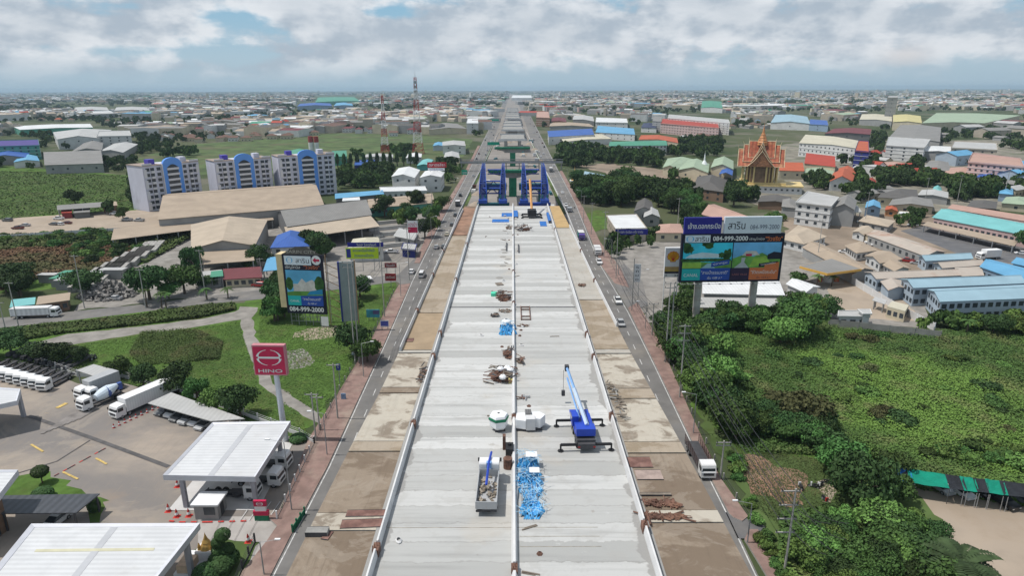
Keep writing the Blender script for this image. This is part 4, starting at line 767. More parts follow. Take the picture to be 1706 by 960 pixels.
def rb(name, label, quad, z, roof='gable', rise=1.5, rc='grey', wc='white', floors=1, cols=0, ov=.5, cat='building', open_=False, group=None, axis=None, winw=1.4, winh=1.3, frame=False, z0=0.02, thick=.18, wz=None, maxwin=60, doors=0):
 P = [G(x, y, z) for x, y in quad]; c = sum(P, Vector()) / 4; c.z = 0
 xs = [p[0] for p in quad]; ys = [p[1] for p in quad]; hpx = proj((c.x, c.y, 0))[1] - proj((c.x, c.y, z))[1]
 EXC.append((min(xs) - 3, max(xs) + 3, min(ys) - 3, max(ys) + hpx + 2))
 root = thing(name, label, cat, (c.x, c.y, 0), 0, group)
 Q = [Vector((p.x - c.x, p.y - c.y)) for p in P]
 W = []
 for i in range(4):
  p = Q[i]; l = p.length; W.append(p * max(.5, (l - ov * 1.4) / l))
 e = [(Q[1] - Q[0]).length, (Q[2] - Q[1]).length]
 ax = axis or ('x' if e[0] >= e[1] else 'y')
 wt = z - thick if roof not in ('flat',) else z
 wm = wallm(wc); rm_ = roofm(rc)
 if open_:
  k = 0
  for i in range(4):
   a, b = W[i], W[(i + 1) % 4]; n = max(1, int((b - a).length / 7))
   for j in range(n):
    p = a + (b - a) * j / n; MB().box(p.x - .15, p.y - .15, z0, p.x + .15, p.y + .15, z - .1).build('column', steel, root)
 else:
  MB().prism([(p.x, p.y) for p in W], z0, wt).build('wall', wm, root)
 mb = MB(); A, B, Cc, Dd = [(q.x, q.y) for q in Q]
 if roof == 'flat':
  MB().prism([A, B, Cc, Dd], z, z + .25).build('roof', rm_, root)
  if rise > 0:
   pp = MB()
   for i in range(4):
    a, b = Q[i], Q[(i + 1) % 4]; n = Vector((-(b - a).y, (b - a).x)).normalized() * .2; a2 = a + (b - a).normalized() * .2
    pp.prism([tuple(a2), tuple(b), tuple(b + n), tuple(a2 + n)], z + .251, z + .25 + rise)
   pp.build('roof_edge', wm, root)
 else:
  if roof == 'shed':
   v = [(*A, z), (*B, z), (*Cc, z + rise), (*Dd, z + rise)]
   v2 = [(x, y, q - thick) for x, y, q in v]; mb.add(v + v2, [(0, 1, 2, 3), (7, 6, 5, 4), (0, 4, 5, 1), (1, 5, 6, 2), (2, 6, 7, 3), (3, 7, 4, 0)])
   if not open_: MB().add([(*W[3], z - .3), (*W[2], z - .3), (*W[2], z + rise - .25), (*W[3], z + rise - .25), (*W[0], z - .3), (*W[1], z - .3)], [(0, 3, 2, 1), (1, 2, 5), (0, 4, 3)]).build('wall_top', wm, root)
  else:
   if ax == 'x': r0, r1 = (Q[0] + Q[3]) / 2, (Q[1] + Q[2]) / 2; ring = [0, 1, 2, 3]
   else: r0, r1 = (Q[1] + Q[0]) / 2, (Q[2] + Q[3]) / 2; ring = [1, 2, 3, 0]
   if roof == 'hip':
    d = (r1 - r0); k = min(.45, min(e) / 2 / max(.1, d.length)); r0, r1 = r0 + d * k, r1 - d * k
   q = [Q[i] for i in ring]
   v = [(q[0].x, q[0].y, z), (q[1].x, q[1].y, z), (q[2].x, q[2].y, z), (q[3].x, q[3].y, z), (r0.x, r0.y, z + rise), (r1.x, r1.y, z + rise)]
   v2 = [(x, y, k2 - thick) for x, y, k2 in v]
   f = [(0, 1, 5, 4), (2, 3, 4, 5), (7, 6, 10, 11), (9, 8, 11, 10), (0, 6, 7, 1), (2, 8, 9, 3)]
   if roof == 'hip': f += [(1, 2, 5), (3, 0, 4), (1, 7, 8, 2), (3, 9, 6, 0)]
   else: f += [(4, 10, 6, 0), (3, 9, 10, 4), (1, 7, 11, 5), (5, 11, 8, 2)]
   mb.add(v + v2, f)
   if roof == 'gable' and not open_:
    w_ = [W[i] for i in ring]; s0 = (w_[0] + w_[3]) / 2; s1 = (w_[1] + w_[2]) / 2; zz = z - thick
    MB().add([(*w_[0], zz), (*w_[3], zz), (*s0, zz + rise * .93)], [(0, 2, 1)]).build('gable_wall', wm, root); MB().add([(*w_[1], zz), (*w_[2], zz), (*s1, zz + rise * .93)], [(0, 1, 2)]).build('gable_wall', wm, root)
  mb.build('roof', rm_, root)
  if ax == 'x' and roof in ('gable', 'hip') and z < 12:
   MB().bar((r0.x, r0.y, z + rise + .03), (r1.x, r1.y, z + rise + .03), .18).build('ridge_cap', rm_, root)
 if cols and not open_:
  n_ = 0
  for i in range(4):
   a, b = W[i], W[(i + 1) % 4]; d = b - a; L = d.length; u = d / L; nn = Vector((u.y, -u.x)); mid_ = (a + b) / 2 + Vector((c.x, c.y))
   if nn.dot(-mid_) <= 0 or L < 3: continue
   nc = max(1, int(round(cols * L / max(e)))); ang_ = math.atan2(u.y, u.x)
   fh = (wt - z0) / floors
   for fl in range(floors):
    for j in range(nc):
     if n_ >= maxwin: break
     p = a + d * (j + .5) / nc + nn * .01; n_ += 1
     put('window', winme if frame else winmed, root, (p.x, p.y, z0 + fh * (fl + .55)), ang_, (winw * min(1, L / nc / 2.2), 1, min(winh, fh * .55)))
   if floors > 2:
    lg = MB()
    for fl in range(1, floors):
     p = a - nn * 0 ; q = b; zz = z0 + fh * fl
     lg.prism([tuple(a - u * .1), tuple(a - u * .1 + nn * .25), tuple(b + u * .1 + nn * .25), tuple(b + u * .1)][::-1], zz - .12, zz + .1)
    lg.build('floor_ledge', whitew, root)
   if doors:
    p = a + d * .15 + nn * .02; put('door', me_cached('dr', lambda: MB().box(-.5, -.04, 0, .5, 0, 2.1).mesh('door', M('door_brown', (.15, .1, .07), .8, .1))), root, (p.x, p.y, z0), ang_)
 return root
B = rb
# left, near the road: factory, sheds
B('warehouse', 'very long warehouse with a beige roof in front of the blue apartments', [(262, 366), (541, 343), (518, 306), (283, 322)], 7.5, 'gable', 4.5, 'tan', 'grey', 1, 0, axis='x')
B('lean_to_shed', 'long low beige canopy along the front of the longest warehouse', [(185, 400), (456, 366), (452, 355), (190, 384)], 4, 'shed', .8, 'tan', 'grey', open_=True)
B('warehouse', 'old warehouse with a weathered grey roof and dots of daylight panels', [(478, 378), (620, 358), (604, 333), (460, 352)], 7, 'gable', 3.5, 'grey', 'dgrey', axis='x')
w3 = B('open_shed', 'light roofed open shed full of concrete blocks under the old grey warehouse', [(480, 399), (633, 377), (618, 364), (474, 383)], 5.5, 'shed', 1.2, 'beige', 'grey', open_=True)
B('warehouse', 'broad beige hall with a shallow ridge pointing at the camera', [(318, 415), (425, 409), (446, 366), (318, 374)], 7, 'gable', 2.5, 'beige', 'grey', axis='y')
B('open_shed', 'lower beige canopy in front of the broad beige hall', [(332, 441), (424, 434), (420, 416), (334, 424)], 5, 'shed', .8, 'tan', 'grey', open_=True)
B('shed', 'row of stalls with red and white awnings by the left side road', [(372, 466), (437, 462), (436, 448), (372, 452)], 3, 'shed', .8, 'maroon', 'cream', cols=6)
B('shed', 'grey roofed stall with a green awning beside the beige hall', [(326, 470), (371, 464), (370, 452), (330, 456)], 2.8, 'shed', .6, 'lgrey', 'grey', cols=3)
B('awning', 'small bright green awning beside the striped stalls', [(350, 462), (372, 460), (371, 452), (352, 454)], 3.8, 'shed', .4, 'green', 'green', open_=True)
B('house', 'house with a bright blue hipped roof behind the tall roadside poster', [(450, 413), (517, 410), (510, 388), (462, 392)], 6, 'hip', 3, 'blue', 'white', 2, 6)
B('lean_to', 'light blue awning beside the blue roofed house', [(438, 452), (462, 450), (464, 430), (446, 432)], 3.5, 'shed', .6, 'skyblue', 'lblue', open_=True)
sh = B('shop', 'shop with a cream hipped roof, navy fascia and lime green banner', [(580, 413), (640, 411), (630, 395), (588, 398)], 5.5, 'hip', 1.6, 'cream', 'white', 1, 4)
B('shed', 'grey roofed hut beside the white and red pylon sign', [(655, 393), (690, 400), (698, 388), (665, 382)], 3.2, 'shed', .6, 'lgrey', 'grey', cols=2)
B('kiosk', 'dark blue fronted kiosk below the white and red pylon sign', [(668, 416), (692, 418), (695, 408), (672, 406)], 3, 'flat', .2, 'lgrey', 'navy', cols=2)
B('warehouse', 'long building with a beige roof and green cladding behind the roadside trees', [(614, 347), (724, 338), (720, 322), (612, 332)], 4.5, 'gable', 1.2, 'tan', 'green', cols=10)
B('shed', 'long low blue roofed shed left of the white halls', [(558, 331), (640, 323), (638, 318), (558, 324)], 4, 'shed', .5, 'skyblue', 'dgrey')
B('shed', 'small white roofed hut at the end of the grey warehouse', [(570, 335), (600, 333), (599, 329), (571, 331)], 4, 'shed', .3, 'white', 'grey')
B('hall', 'white hall with a white gable roof, farther from the road', [(652, 294), (691, 296), (700, 283), (664, 280)], 9, 'gable', 1.8, 'white', 'white', 2, 4, axis='y')
B('hall', 'white hall with a white roof next to the red rooftop sign', [(699, 296), (735, 295), (741, 287), (708, 285)], 9, 'gable', 1.5, 'white', 'white', 2, 4, axis='y')
B('shed', 'white flat roofed annex in front of the two white halls', [(634, 321), (712, 319), (708, 311), (632, 313)], 4, 'flat', .4, 'white', 'white', 1, 8)
B('office_block', 'cream office with a grey flat roof and dark gate left of the road', [(737, 243), (776, 243), (774, 235), (737, 236)], 8, 'gable', 1.2, 'lgrey', 'white', 2, 6)
B('shed', 'shed with a blue gable beside the cream office', [(721, 243), (738, 243), (737, 237), (724, 238)], 5, 'gable', 1, 'skyblue', 'lblue')
B('house', 'grey roofed house in front of the cream office', [(739, 262), (766, 263), (764, 254), (742, 254)], 5, 'gable', 1.4, 'lgrey', 'cream', 1, 3)
B('shed', 'turquoise roofed shed behind the cypress row', [(694, 276), (716, 275), (722, 266), (704, 266)], 4, 'gable', 1, 'teal', 'teal')
B('house', 'long white house with a red gable beyond the cypress row', [(606, 262), (655, 262), (655, 257), (610, 257)], 4, 'gable', 1, 'lgrey', 'white', 1, 5)
B('house', 'white roofed house under the taller mast', [(676, 263), (702, 262), (703, 256), (680, 256)], 5, 'gable', 1, 'white', 'white', 1, 3)
B('hall', 'low blue wagon-like hall behind the cypress trees', [(590, 276), (625, 275), (625, 267), (592, 267)], 4, 'flat', .2, 'blue', 'navy')
B('hall', 'green hoarding building behind the blue apartments', [(552, 262), (578, 261), (577, 251), (553, 252)], 7, 'flat', .2, 'green', 'green')
B('hall', 'long green roofed hall just behind the rightmost apartment block', [(478, 262), (520, 262), (516, 251), (482, 251)], 9, 'gable', 2, 'green', 'green')
B('factory', 'long factory with a white roof and green walls at the far left', [(33, 216), (155, 212), (150, 206), (20, 210)], 9, 'gable', 1, 'white', 'green', 1, 0)
B('school_hall', 'long white hall with twin purple gables', [(95, 232), (165, 230), (186, 216), (88, 220)], 11, 'gable', 3, 'lgrey', 'white', 2, 12)
B('apartment_block', 'white five storey block joined to the twin gable hall', [(161, 228), (219, 227), (216, 218), (165, 219)], 12, 'flat', .6, 'lgrey', 'white', 4, 12)
B('factory', 'plain grey warehouse with a grey metal front at the left field edge', [(74, 275), (172, 272), (169, 254), (73, 257)], 7, 'shed', 2, 'grey', 'grey', 1, 10)
B('shed', 'dark ridged shed behind the grey metal front warehouse', [(118, 253), (170, 250), (172, 238), (140, 238)], 7, 'gable', 2.5, 'grey', 'grey')
B('shed', 'pale grey angular shed right of the dark ridged shed', [(165, 252), (205, 254), (230, 240), (190, 239)], 6, 'gable', 2, 'lgrey', 'grey')
B('school_block', 'purple and green striped school block at the left edge', [(-40, 246), (66, 243), (64, 233), (-40, 236)], 12, 'flat', .6, 'purple', 'green', 4, 16)
B('hall', 'blue roofed hall at the left edge, larger one', [(-30, 264), (45, 262), (52, 250), (-10, 248)], 6, 'gable', 2.5, 'blue', 'grey')
B('hall', 'light blue roofed hall right of the larger blue hall', [(22, 270), (66, 268), (62, 260), (34, 259)], 5, 'gable', 1.4, 'skyblue', 'white')
for x0, lb in ((122, 'long grey factory hall far left, nearer of a pair'), (190, 'long grey factory hall far left, farther of a pair')):
 B('factory', lb, [(x0, 184), (x0 + 60, 184), (x0 + 56, 178.5), (x0 + 4, 178.5)], 12, 'gable', 2, 'lgrey', 'lblue')
B('factory', 'large green roofed factory beyond the fields on the left', [(525, 170), (600, 168), (590, 161.5), (530, 162)], 12, 'gable', 2, 'green', 'green')
B('factory', 'bright blue domed factory beyond the fields on the left', [(495, 177), (553, 176), (550, 172), (500, 172.5)], 12, 'gable', 3, 'blue', 'blue')
B('factory', 'blue roofed factory right of the domed one', [(556, 176), (588, 175.5), (586, 171), (560, 171.5)], 10, 'gable', 2, 'skyblue', 'blue')
B('market_shed', 'low open market shed with a red stall on the left', [(95, 350), (178, 344), (176, 338), (95, 344)], 4, 'shed', .6, 'grey', 'brown', open_=True)
B('stall', 'red box-like stall inside the market sheds', [(102, 356), (120, 355), (120, 348), (102, 349)], 2.6, 'flat', .1, 'red', 'red')
B('stall', 'grey stall in the middle of the market sheds', [(122, 356), (150, 354), (150, 346), (123, 348)], 2.6, 'flat', .1, 'grey', 'dgrey')
B('stall', 'small brown roofed stall at the right end of the market', [(170, 344), (196, 342), (194, 337), (170, 338)], 3.5, 'shed', .5, 'tan', 'brown', cols=2)
lav = M('lavender_wall', (0.52, 0.53, 0.61), .85, .08, .1, dirt=(.25, .24, .27), dirtamt=.4, dscale=.08); aptb = M('sky_blue_render', (0.12, 0.30, 0.72), .8, .06, .1)
wpanel = M('white_balcony', (0.6, 0.6, 0.62), .8, .05, .2); aroof = M('apt_roof', (.3, .24, .2), .9, .15, .2)
def apartments(px0, py0, px1, py1, ytop, label):
 a = G(px0, py0); b = G(px1, py1); d = b - a; W = d.length; rz = math.atan2(d.y, d.x); H = HT((px0 + px1) / 2, (py0 + py1) / 2, ytop); FH = H / 8.3; DP = 15
 r = thing('apartment_block', label, 'apartment block', a, rz, 'blue and white apartment blocks on the left'); k = W / 34.0
 EXC.append((px0 - 5, px1 + 5, ytop - 10, py0 + 5))
 MB().box(0, 0, .02, W, DP, H).build('wall', lav, r); MB().box(-.3, -.3, H, W * .34, DP, H + .3).box(W * .66, -.3, H, W + .3, DP, H + .3).build('roof', aroof, r)
 x0, x1 = W * .33, W * .67; cen = MB(); n = 14; hh = H + .6; pts = [(x0, .02), (x1, .02), (x1, hh)] + [((x0 + x1) / 2 + (x1 - x0) / 2 * math.cos(PI * i / n) * .92, hh + 2.8 * math.sin(PI * i / n)) for i in range(n + 1)] + [(x0, hh)]
 cen.add([(x, -1.0, z) for x, z in pts] + [(x, .5, z) for x, z in pts], [tuple(range(len(pts))), tuple(range(len(pts), 2 * len(pts)))[::-1]] + [(i, i + len(pts), (i + 1) % len(pts) + len(pts), (i + 1) % len(pts)) for i in range(len(pts))])
 cen.build('blue_tower', aptb, r)
 for x in (x0 - .3, x1 + .05): MB().box(x, -1.1, .02, x + .3, -.05, hh).build('white_edge', wpanel, r)
 MB().box(x0 + 2.4 * k, -1.06, .5, x1 - 2.4 * k, -1.01, H - FH * .6).build('stair_opening', winglass, r)
 MB().xz([(x0 + 2.4 * k, H - FH * .6)] + [(x0 + 2.4 * k + (x1 - x0 - 4.8 * k) * i / 8, H - FH * .6 + 1.6 * math.sin(PI * i / 8)) for i in range(9)][::-1][:-1], -1.04).build('arched_opening', winglass, r)
 for fl in range(8):
  z = FH * (fl + .25) ; MB().box(x0 + 2.2 * k, -1.5, z, x1 - 2.2 * k, -1.07, z + FH * .38).build('gallery_rail', wpanel, r)
 bal = me_cached(('bal', round(k, 1)), lambda: MB().box(-1.0 * k, -.9, -.1, 1.0 * k, 0, .95).mesh('balcony', wpanel)); wi = me_cached('apw', lambda: MB().box(-1.0, -.05, -.8, 1.0, 0, .8).mesh('window', winglass))
 for fl in range(8):
  z = FH * (fl + .62)
  for u in (.08, .16, .27, .73, .84, .92):
   put('window', wi, r, (W * u, -.01, z), 0, (1, 1, 1))
   if u in (.16, .84): put('balcony', bal, r, (W * u, 0, z - FH * .62), 0)
   if u in (.08, .92) and fl % 2 == 0: put('white_panel', me_cached('wpn', lambda: MB().box(-.7, -.35, 0, .7, 0, 4.2).mesh('white_panel', wpanel)), r, (W * u + (-1 if u < .5 else 1) * 1.3, 0, z - 1.2))
  if px0 > 300 or True:
   for v in (.2, .4, .6, .8): put('window', wi, r, (-.01, DP * v, z), -PI / 2, (1, 1, 1)) if False else put('window', wi, r, (W + .01, DP * v, z), PI / 2, (1, 1, 1))
 for u, cl in ((.22, M('purple_tank', (.08, .06, .4), .5)), (.78, lav)): MB().box(W * u - 1.6, 3, H + .3, W * u + 1.6, 7, H + 2.8).build('roof_tank', cl, r)
 for x in (0.02, W - 5): MB().box(x, .1, H + .31, x + 5, .4, H + 1.2).build('roof_parapet', wpanel, r)
apartments(249, 353, 340, 339, 273, 'blue and white apartment block, leftmost of the three')
apartments(366, 339, 458, 329, 266, 'blue and white apartment block, middle of the three')
apartments(470, 330, 562, 322, 259, 'blue and white apartment block, rightmost of the three, beside the striped silos')
for i, x in enumerate((520, 529)):
 P = G(x, 262); H = HT(x, 262, 227); o = thing('silo', ['red and white striped silo, left one of the pair', 'red and white striped silo, right one of the pair'][i], 'silo', P)
 MB().cyl((0, 0, 0), (0, 0, H * .72), 2.2, None, 14).build('shell', whitew, o); MB().cyl((0, 0, H * .72), (0, 0, H), 2.25, None, 14).build('red_band', wallm('red'), o)
# right side, near to far
B('row_houses', 'nearest long two storey workers block with a pale blue roof and open galleries', [(1566, 503), (1850, 492), (1800, 470), (1545, 482)], 5.6, 'gable', 1.2, 'lblue', 'lblue', 2, 22, ov=.3)
B('row_houses', 'second long workers block with a pale blue roof behind the nearest one', [(1522, 480), (1710, 472), (1690, 459), (1500, 465)], 5.6, 'gable', 1.2, 'lblue', 'lblue', 2, 16, ov=.3)
B('row_houses', 'long shed with a pale rust streaked roof, third from the front', [(1460, 465), (1602, 459), (1590, 449), (1440, 453)], 4.2, 'gable', 1, 'rusty', 'lblue', 1, 12, ov=.3)
B('shed', 'short rusty roofed shed squeezed between two workers blocks', [(1480, 484), (1512, 480), (1500, 465), (1466, 468)], 3.5, 'gable', .8, 'rusty', 'lblue')
B('shed', 'pale blue roofed shed behind the rust streaked one', [(1542, 435), (1622, 431), (1612, 422), (1528, 426)], 4, 'gable', 1, 'lblue', 'lblue', 1, 5)
B('shed', 'grey and rust patched shed left of the diagonal blue roof', [(1570, 447), (1640, 442), (1632, 433), (1554, 438)], 4, 'gable', 1, 'rusty', 'lblue', 1, 5)
B('shed', 'rusty low shed roof in front of the diagonal blue roof', [(1592, 461), (1640, 459), (1634, 448), (1590, 450)], 3.4, 'shed', .8, 'rusty', 'grey')
B('row_houses', 'long bright blue roofed block running diagonally at the right edge', [(1632, 444), (1760, 490), (1800, 470), (1650, 432)], 4.6, 'gable', 1.2, 'skyblue', 'blue', 1, 12)
B('shed', 'blue roof at the right edge above the diagonal block', [(1684, 438), (1760, 455), (1780, 444), (1700, 430)], 4.2, 'gable', 1, 'skyblue', 'blue')
B('row_houses', 'longest beige roofed row house beside the filling station wall', [(1336, 412), (1421, 457), (1458, 450), (1364, 404)], 3.4, 'gable', 1.3, 'tan', 'grey', 1, 0)
B('house', 'beige roofed house in the middle of the row house yard', [(1406, 409), (1427, 422), (1464, 417), (1434, 402)], 3.2, 'hip', 1.2, 'tan', 'white', 1, 5)
B('house', 'beige hip roofed house with a white porch, second in the yard', [(1440, 426), (1466, 439), (1504, 432), (1463, 417)], 3.2, 'gable', 1.2, 'tan', 'white', 1, 4)
B('house', 'small pinkish beige roofed house at the end of the yard row', [(1470, 441), (1490, 452), (1518, 448), (1494, 433)], 3.2, 'gable', 1, 'tan', 'white', 1, 3)
B('house', 'broad beige hip roofed house at the left of the yard', [(1300, 398), (1340, 407), (1378, 394), (1330, 375)], 3.4, 'hip', 1.8, 'beige', 'white', 1, 5)
B('hut', 'small beige hut with white walls north of the yard', [(1419, 386), (1440, 392), (1457, 383), (1436, 376)], 3, 'gable', .9, 'beige', 'white', 1, 3)
B('row_houses', 'long grey beige terrace with rust stains behind the parked pickups', [(1444, 391), (1542, 427), (1577, 420), (1470, 384)], 3.8, 'gable', 1.2, 'rusty', 'grey', 1, 9)
B('hut', 'little beige roof touching the long terrace', [(1434, 390), (1450, 396), (1466, 388), (1450, 383)], 2.8, 'gable', .8, 'tan', 'cream')
B('school_block', 'long turquoise roofed building with pink walls', [(1553, 362), (1760, 402), (1790, 388), (1580, 348)], 5, 'gable', 1.8, 'teal', 'pink', 1, 22)
B('shed', 'long pinkish roof just behind the turquoise roofed building', [(1578, 347), (1730, 372), (1740, 366), (1586, 342)], 4.5, 'shed', .6, 'pink', 'pink')
B('carport', 'long narrow beige carport roof beside the dark lot', [(1537, 375), (1690, 410), (1696, 403), (1545, 370)], 3, 'shed', .3, 'tan', 'grey', open_=True)
B('container_office', 'cream portable cabin with two windows by the white wall', [(1478, 512), (1508, 520), (1514, 510), (1486, 503)], 3, 'flat', 0, 'cream', 'cream', 1, 4, ov=0)
B('shed', 'low grey roof against the white wall beside the cabin', [(1453, 500), (1474, 507), (1478, 502), (1458, 496)], 2.8, 'shed', .3, 'lgrey', 'grey', open_=True)
B('station_building', 'white blockhouse with a flat roof behind the green field wall', [(1395, 529), (1450, 530), (1445, 519), (1396, 520)], 3, 'flat', .2, 'lgrey', 'white', 1, 3)
B('station_building', 'little white cube of a hut with one window beside the blockhouse', [(1437, 525), (1453, 525), (1450, 517), (1428, 517)], 4, 'flat', .1, 'lgrey', 'white', 1, 1)
B('station_shop', 'white roofed shop annex at the right of the big billboard', [(1309, 473), (1342, 488), (1367, 478), (1328, 465)], 4.5, 'gable', .9, 'white', 'white', 1, 2)
B('station_shop', 'long white shed roof below the billboard pillars, upper tier', [(1170, 489), (1308, 492), (1298, 474), (1170, 473)], 5.2, 'shed', 1, 'white', 'grey', 1, 12)
B('station_shop', 'long grey trussed roof under the billboard, lower tier', [(1150, 512), (1306, 515), (1306, 500), (1160, 498)], 3.8, 'shed', .5, 'lgrey', 'beige', open_=True)
wsh = B('shop', 'shop with a wide white roof and a blue sign fascia right of the road', [(1025, 383), (1078, 382), (1060, 358), (1010, 360)], 5.2, 'flat', .3, 'white', 'beige', 1, 6)
B('house', 'house with a dark brown gable roof among trees, left one', [(1056, 352), (1090, 352), (1086, 336), (1062, 336)], 5, 'gable', 2, 'dark', 'grey', 1, 2)
B('house', 'low house with a salmon roof among trees', [(1092, 388), (1140, 388), (1134, 373), (1098, 374)], 4, 'hip', 1.4, 'pink', 'cream', 1, 3)
B('house', 'grey gabled house with a dark window among trees', [(1072, 362), (1100, 362), (1096, 350), (1074, 350)], 4.4, 'gable', 1.6, 'lgrey', 'grey', 1, 2, axis='y')
B('hall', 'long pale brown roofed hall behind the big billboard', [(1168, 357), (1240, 375), (1262, 366), (1190, 340)], 6, 'gable', 2, 'pink', 'grey')
B('pavilion', 'dark grey hip roofed wooden pavilion left of the temple', [(1154, 313), (1206, 320), (1212, 300), (1162, 294)], 6, 'hip', 3.6, 'dark', 'brown', 2, 8)
B('shed', 'row of grey shed roofs in front of the temple terrace', [(1262, 336), (1320, 340), (1318, 328), (1268, 326)], 4, 'gable', 1, 'dark', 'brown')
B('house', 'little dark roofed hut beside the white factory', [(1302, 344), (1328, 347), (1326, 334), (1304, 332)], 5, 'hip', 1.5, 'grey', 'grey')
B('factory', 'white three storey factory with an arched grey roof', [(1325, 338), (1385, 345), (1398, 330), (1345, 320)], 10, 'flat', .3, 'lgrey', 'white', 3, 8)
B('warehouse', 'grey arched warehouse joined to the white factory', [(1386, 347), (1424, 350), (1428, 334), (1396, 330)], 8, 'gable', 2.5, 'grey', 'grey')
B('shed', 'low grey roof in front of the arched warehouse', [(1388, 356), (1436, 353), (1428, 345), (1384, 348)], 4.5, 'shed', .8, 'lgrey', 'dgrey', open_=True)
B('house', 'small blue roofed two storey house with turquoise shop front', [(1441, 346), (1468, 347), (1466, 337), (1444, 336)], 6, 'gable', 1.4, 'skyblue', 'blue', 2, 4)
B('house', 'small orange roofed house beside the blue roofed one', [(1474, 350), (1496, 352), (1494, 345), (1476, 344)], 3, 'gable', 1, 'orange', 'orange', 1, 2)
B('house', 'white roofed hut with a round tree before it', [(1494, 360), (1515, 362), (1514, 354), (1498, 353)], 3.4, 'flat', .2, 'white', 'cream', 1, 2)
B('house', 'low beige roofed house between trees north of the yard', [(1430, 368), (1480, 378), (1492, 368), (1444, 358)], 3.4, 'hip', 1.2, 'beige', 'grey', 1, 4)
B('temple_hall', 'temple hall with a tall two tier red roof', [(1340, 272), (1392, 278), (1388, 262), (1344, 256)], 7, 'gable', 4, 'red', 'cream', 1, 6, axis='x')
B('temple_hall', 'orange roofed hall directly right of the golden temple', [(1298, 284), (1340, 285), (1334, 272), (1300, 271)], 6, 'gable', 3, 'orange', 'cream', 1, 5, axis='x')
B('house', 'white house with a steep red orange roof among trees', [(1382, 302), (1422, 303), (1424, 289), (1388, 288)], 6, 'gable', 3.4, 'orange', 'white', 1, 6)
B('house', 'second red orange roof behind the steep roofed house', [(1394, 290), (1426, 291), (1426, 282), (1398, 280)], 6, 'gable', 2.2, 'orange', 'white')
B('house', 'little red gabled house at the lane corner', [(1440, 309), (1458, 311), (1460, 301), (1444, 300)], 4, 'gable', 2, 'red', 'white', 1, 2)
B('temple_hall', 'pale green roofed hall left of the golden temple, nearest one', [(1130, 283), (1180, 288), (1182, 273), (1140, 268)], 6, 'gable', 3, 'pgreen', 'cream', 1, 6)
B('temple_hall', 'pale green roofed hall beside the white pagoda', [(1184, 279), (1222, 282), (1222, 268), (1190, 265)], 6, 'gable', 3, 'pgreen', 'cream', 1, 4)
B('temple_hall', 'pale green roofed hall farthest left in the temple ground', [(1104, 279), (1128, 281), (1160, 266), (1112, 264)], 6, 'gable', 2, 'pgreen', 'cream', 1, 4)
B('shed', 'blue vaulted canopy left of the golden temple', [(1198, 290), (1220, 292), (1222, 281), (1204, 280)], 5, 'gable', 1.5, 'blue', 'grey', open_=True)
B('temple_wing', 'green roofed wing behind the red tiered hall', [(1338, 288), (1392, 292), (1388, 284), (1344, 280)], 4, 'gable', 1.4, 'pgreen', 'cream')
B('hotel', 'long cream hotel row with orange roof pieces', [(1331, 238), (1448, 250), (1442, 236), (1342, 224)], 12, 'gable', 1.5, 'cream', 'white', 3, 20)
B('office_block', 'glass fronted wing at the end of the hotel row', [(1424, 252), (1448, 254), (1447, 236), (1430, 235)], 13, 'flat', .6, 'orange', 'navy', 4, 4)
B('factory', 'dark factory with a maroon roof behind the hotel row', [(1374, 222), (1450, 224), (1452, 215), (1390, 214)], 11, 'gable', 1.4, 'maroon', 'dgrey', 2, 8)
B('apartment_block', 'white five storey block right of the maroon factory', [(1476, 243), (1540, 247), (1550, 233), (1480, 229)], 12, 'flat', .6, 'lgrey', 'white', 4, 12)
B('warehouse', 'wide group of grey factory roofs behind the white block', [(1480, 230), (1566, 236), (1568, 212), (1500, 208)], 9, 'gable', 2, 'grey', 'grey')
B('warehouse', 'bright white roofed shed right of the hotel row', [(1536, 252), (1592, 255), (1584, 244), (1524, 246)], 7, 'gable', 1.2, 'white', 'grey')
B('house', 'dark red roofed hall beside the bright white shed', [(1504, 256), (1532, 258), (1532, 249), (1508, 248)], 6, 'gable', 1.5, 'red', 'brown')
B('apartment_block', 'pink terrace of old flats at the right', [(1612, 271), (1706, 280), (1700, 266), (1620, 256)], 12, 'flat', .8, 'pink', 'pink', 4, 16)
B('apartment_block', 'grey balcony block behind the pink terrace', [(1584, 247), (1662, 251), (1660, 239), (1590, 236)], 11, 'flat', .6, 'lgrey', 'beige', 3, 14)
B('hall', 'vivid blue roofed hall in front of the pink terrace', [(1626, 295), (1668, 301), (1672, 290), (1638, 284)], 5, 'gable', 1.6, 'blue', 'white', 1, 4)
B('hall', 'long pale roofed hall left of the vivid blue roof', [(1570, 289), (1622, 295), (1630, 283), (1584, 279)], 5, 'gable', 1.2, 'pink', 'cream', 1, 6)
B('house', 'grey blue roofed house cluster in the middle right', [(1536, 282), (1584, 285), (1580, 270), (1548, 268)], 5, 'hip', 1.6, 'grey', 'blue', 1, 5)
B('house', 'low pink house row with red roof end', [(1462, 277), (1516, 281), (1512, 272), (1470, 270)], 4, 'gable', 1, 'pink', 'pink', 1, 7)
B('hut', 'tiny turquoise roofed hut among trees at the right', [(1552, 319), (1570, 320), (1568, 312), (1556, 311)], 4, 'hip', 1.4, 'teal', 'teal')
B('house', 'large dark grey roofed house cluster at the lane', [(1462, 329), (1530, 332), (1528, 316), (1474, 314)], 4.5, 'hip', 1.5, 'dark', 'cream', 1, 8)
B('house', 'grey roofed workshop below the dark cluster', [(1480, 342), (1556, 345), (1552, 332), (1488, 330)], 4, 'gable', 1.3, 'grey', 'cream', 1, 6)
B('shed', 'long grey shed roof right of the lane', [(1528, 325), (1580, 330), (1580, 320), (1536, 316)], 4, 'gable', 1, 'lgrey', 'grey')
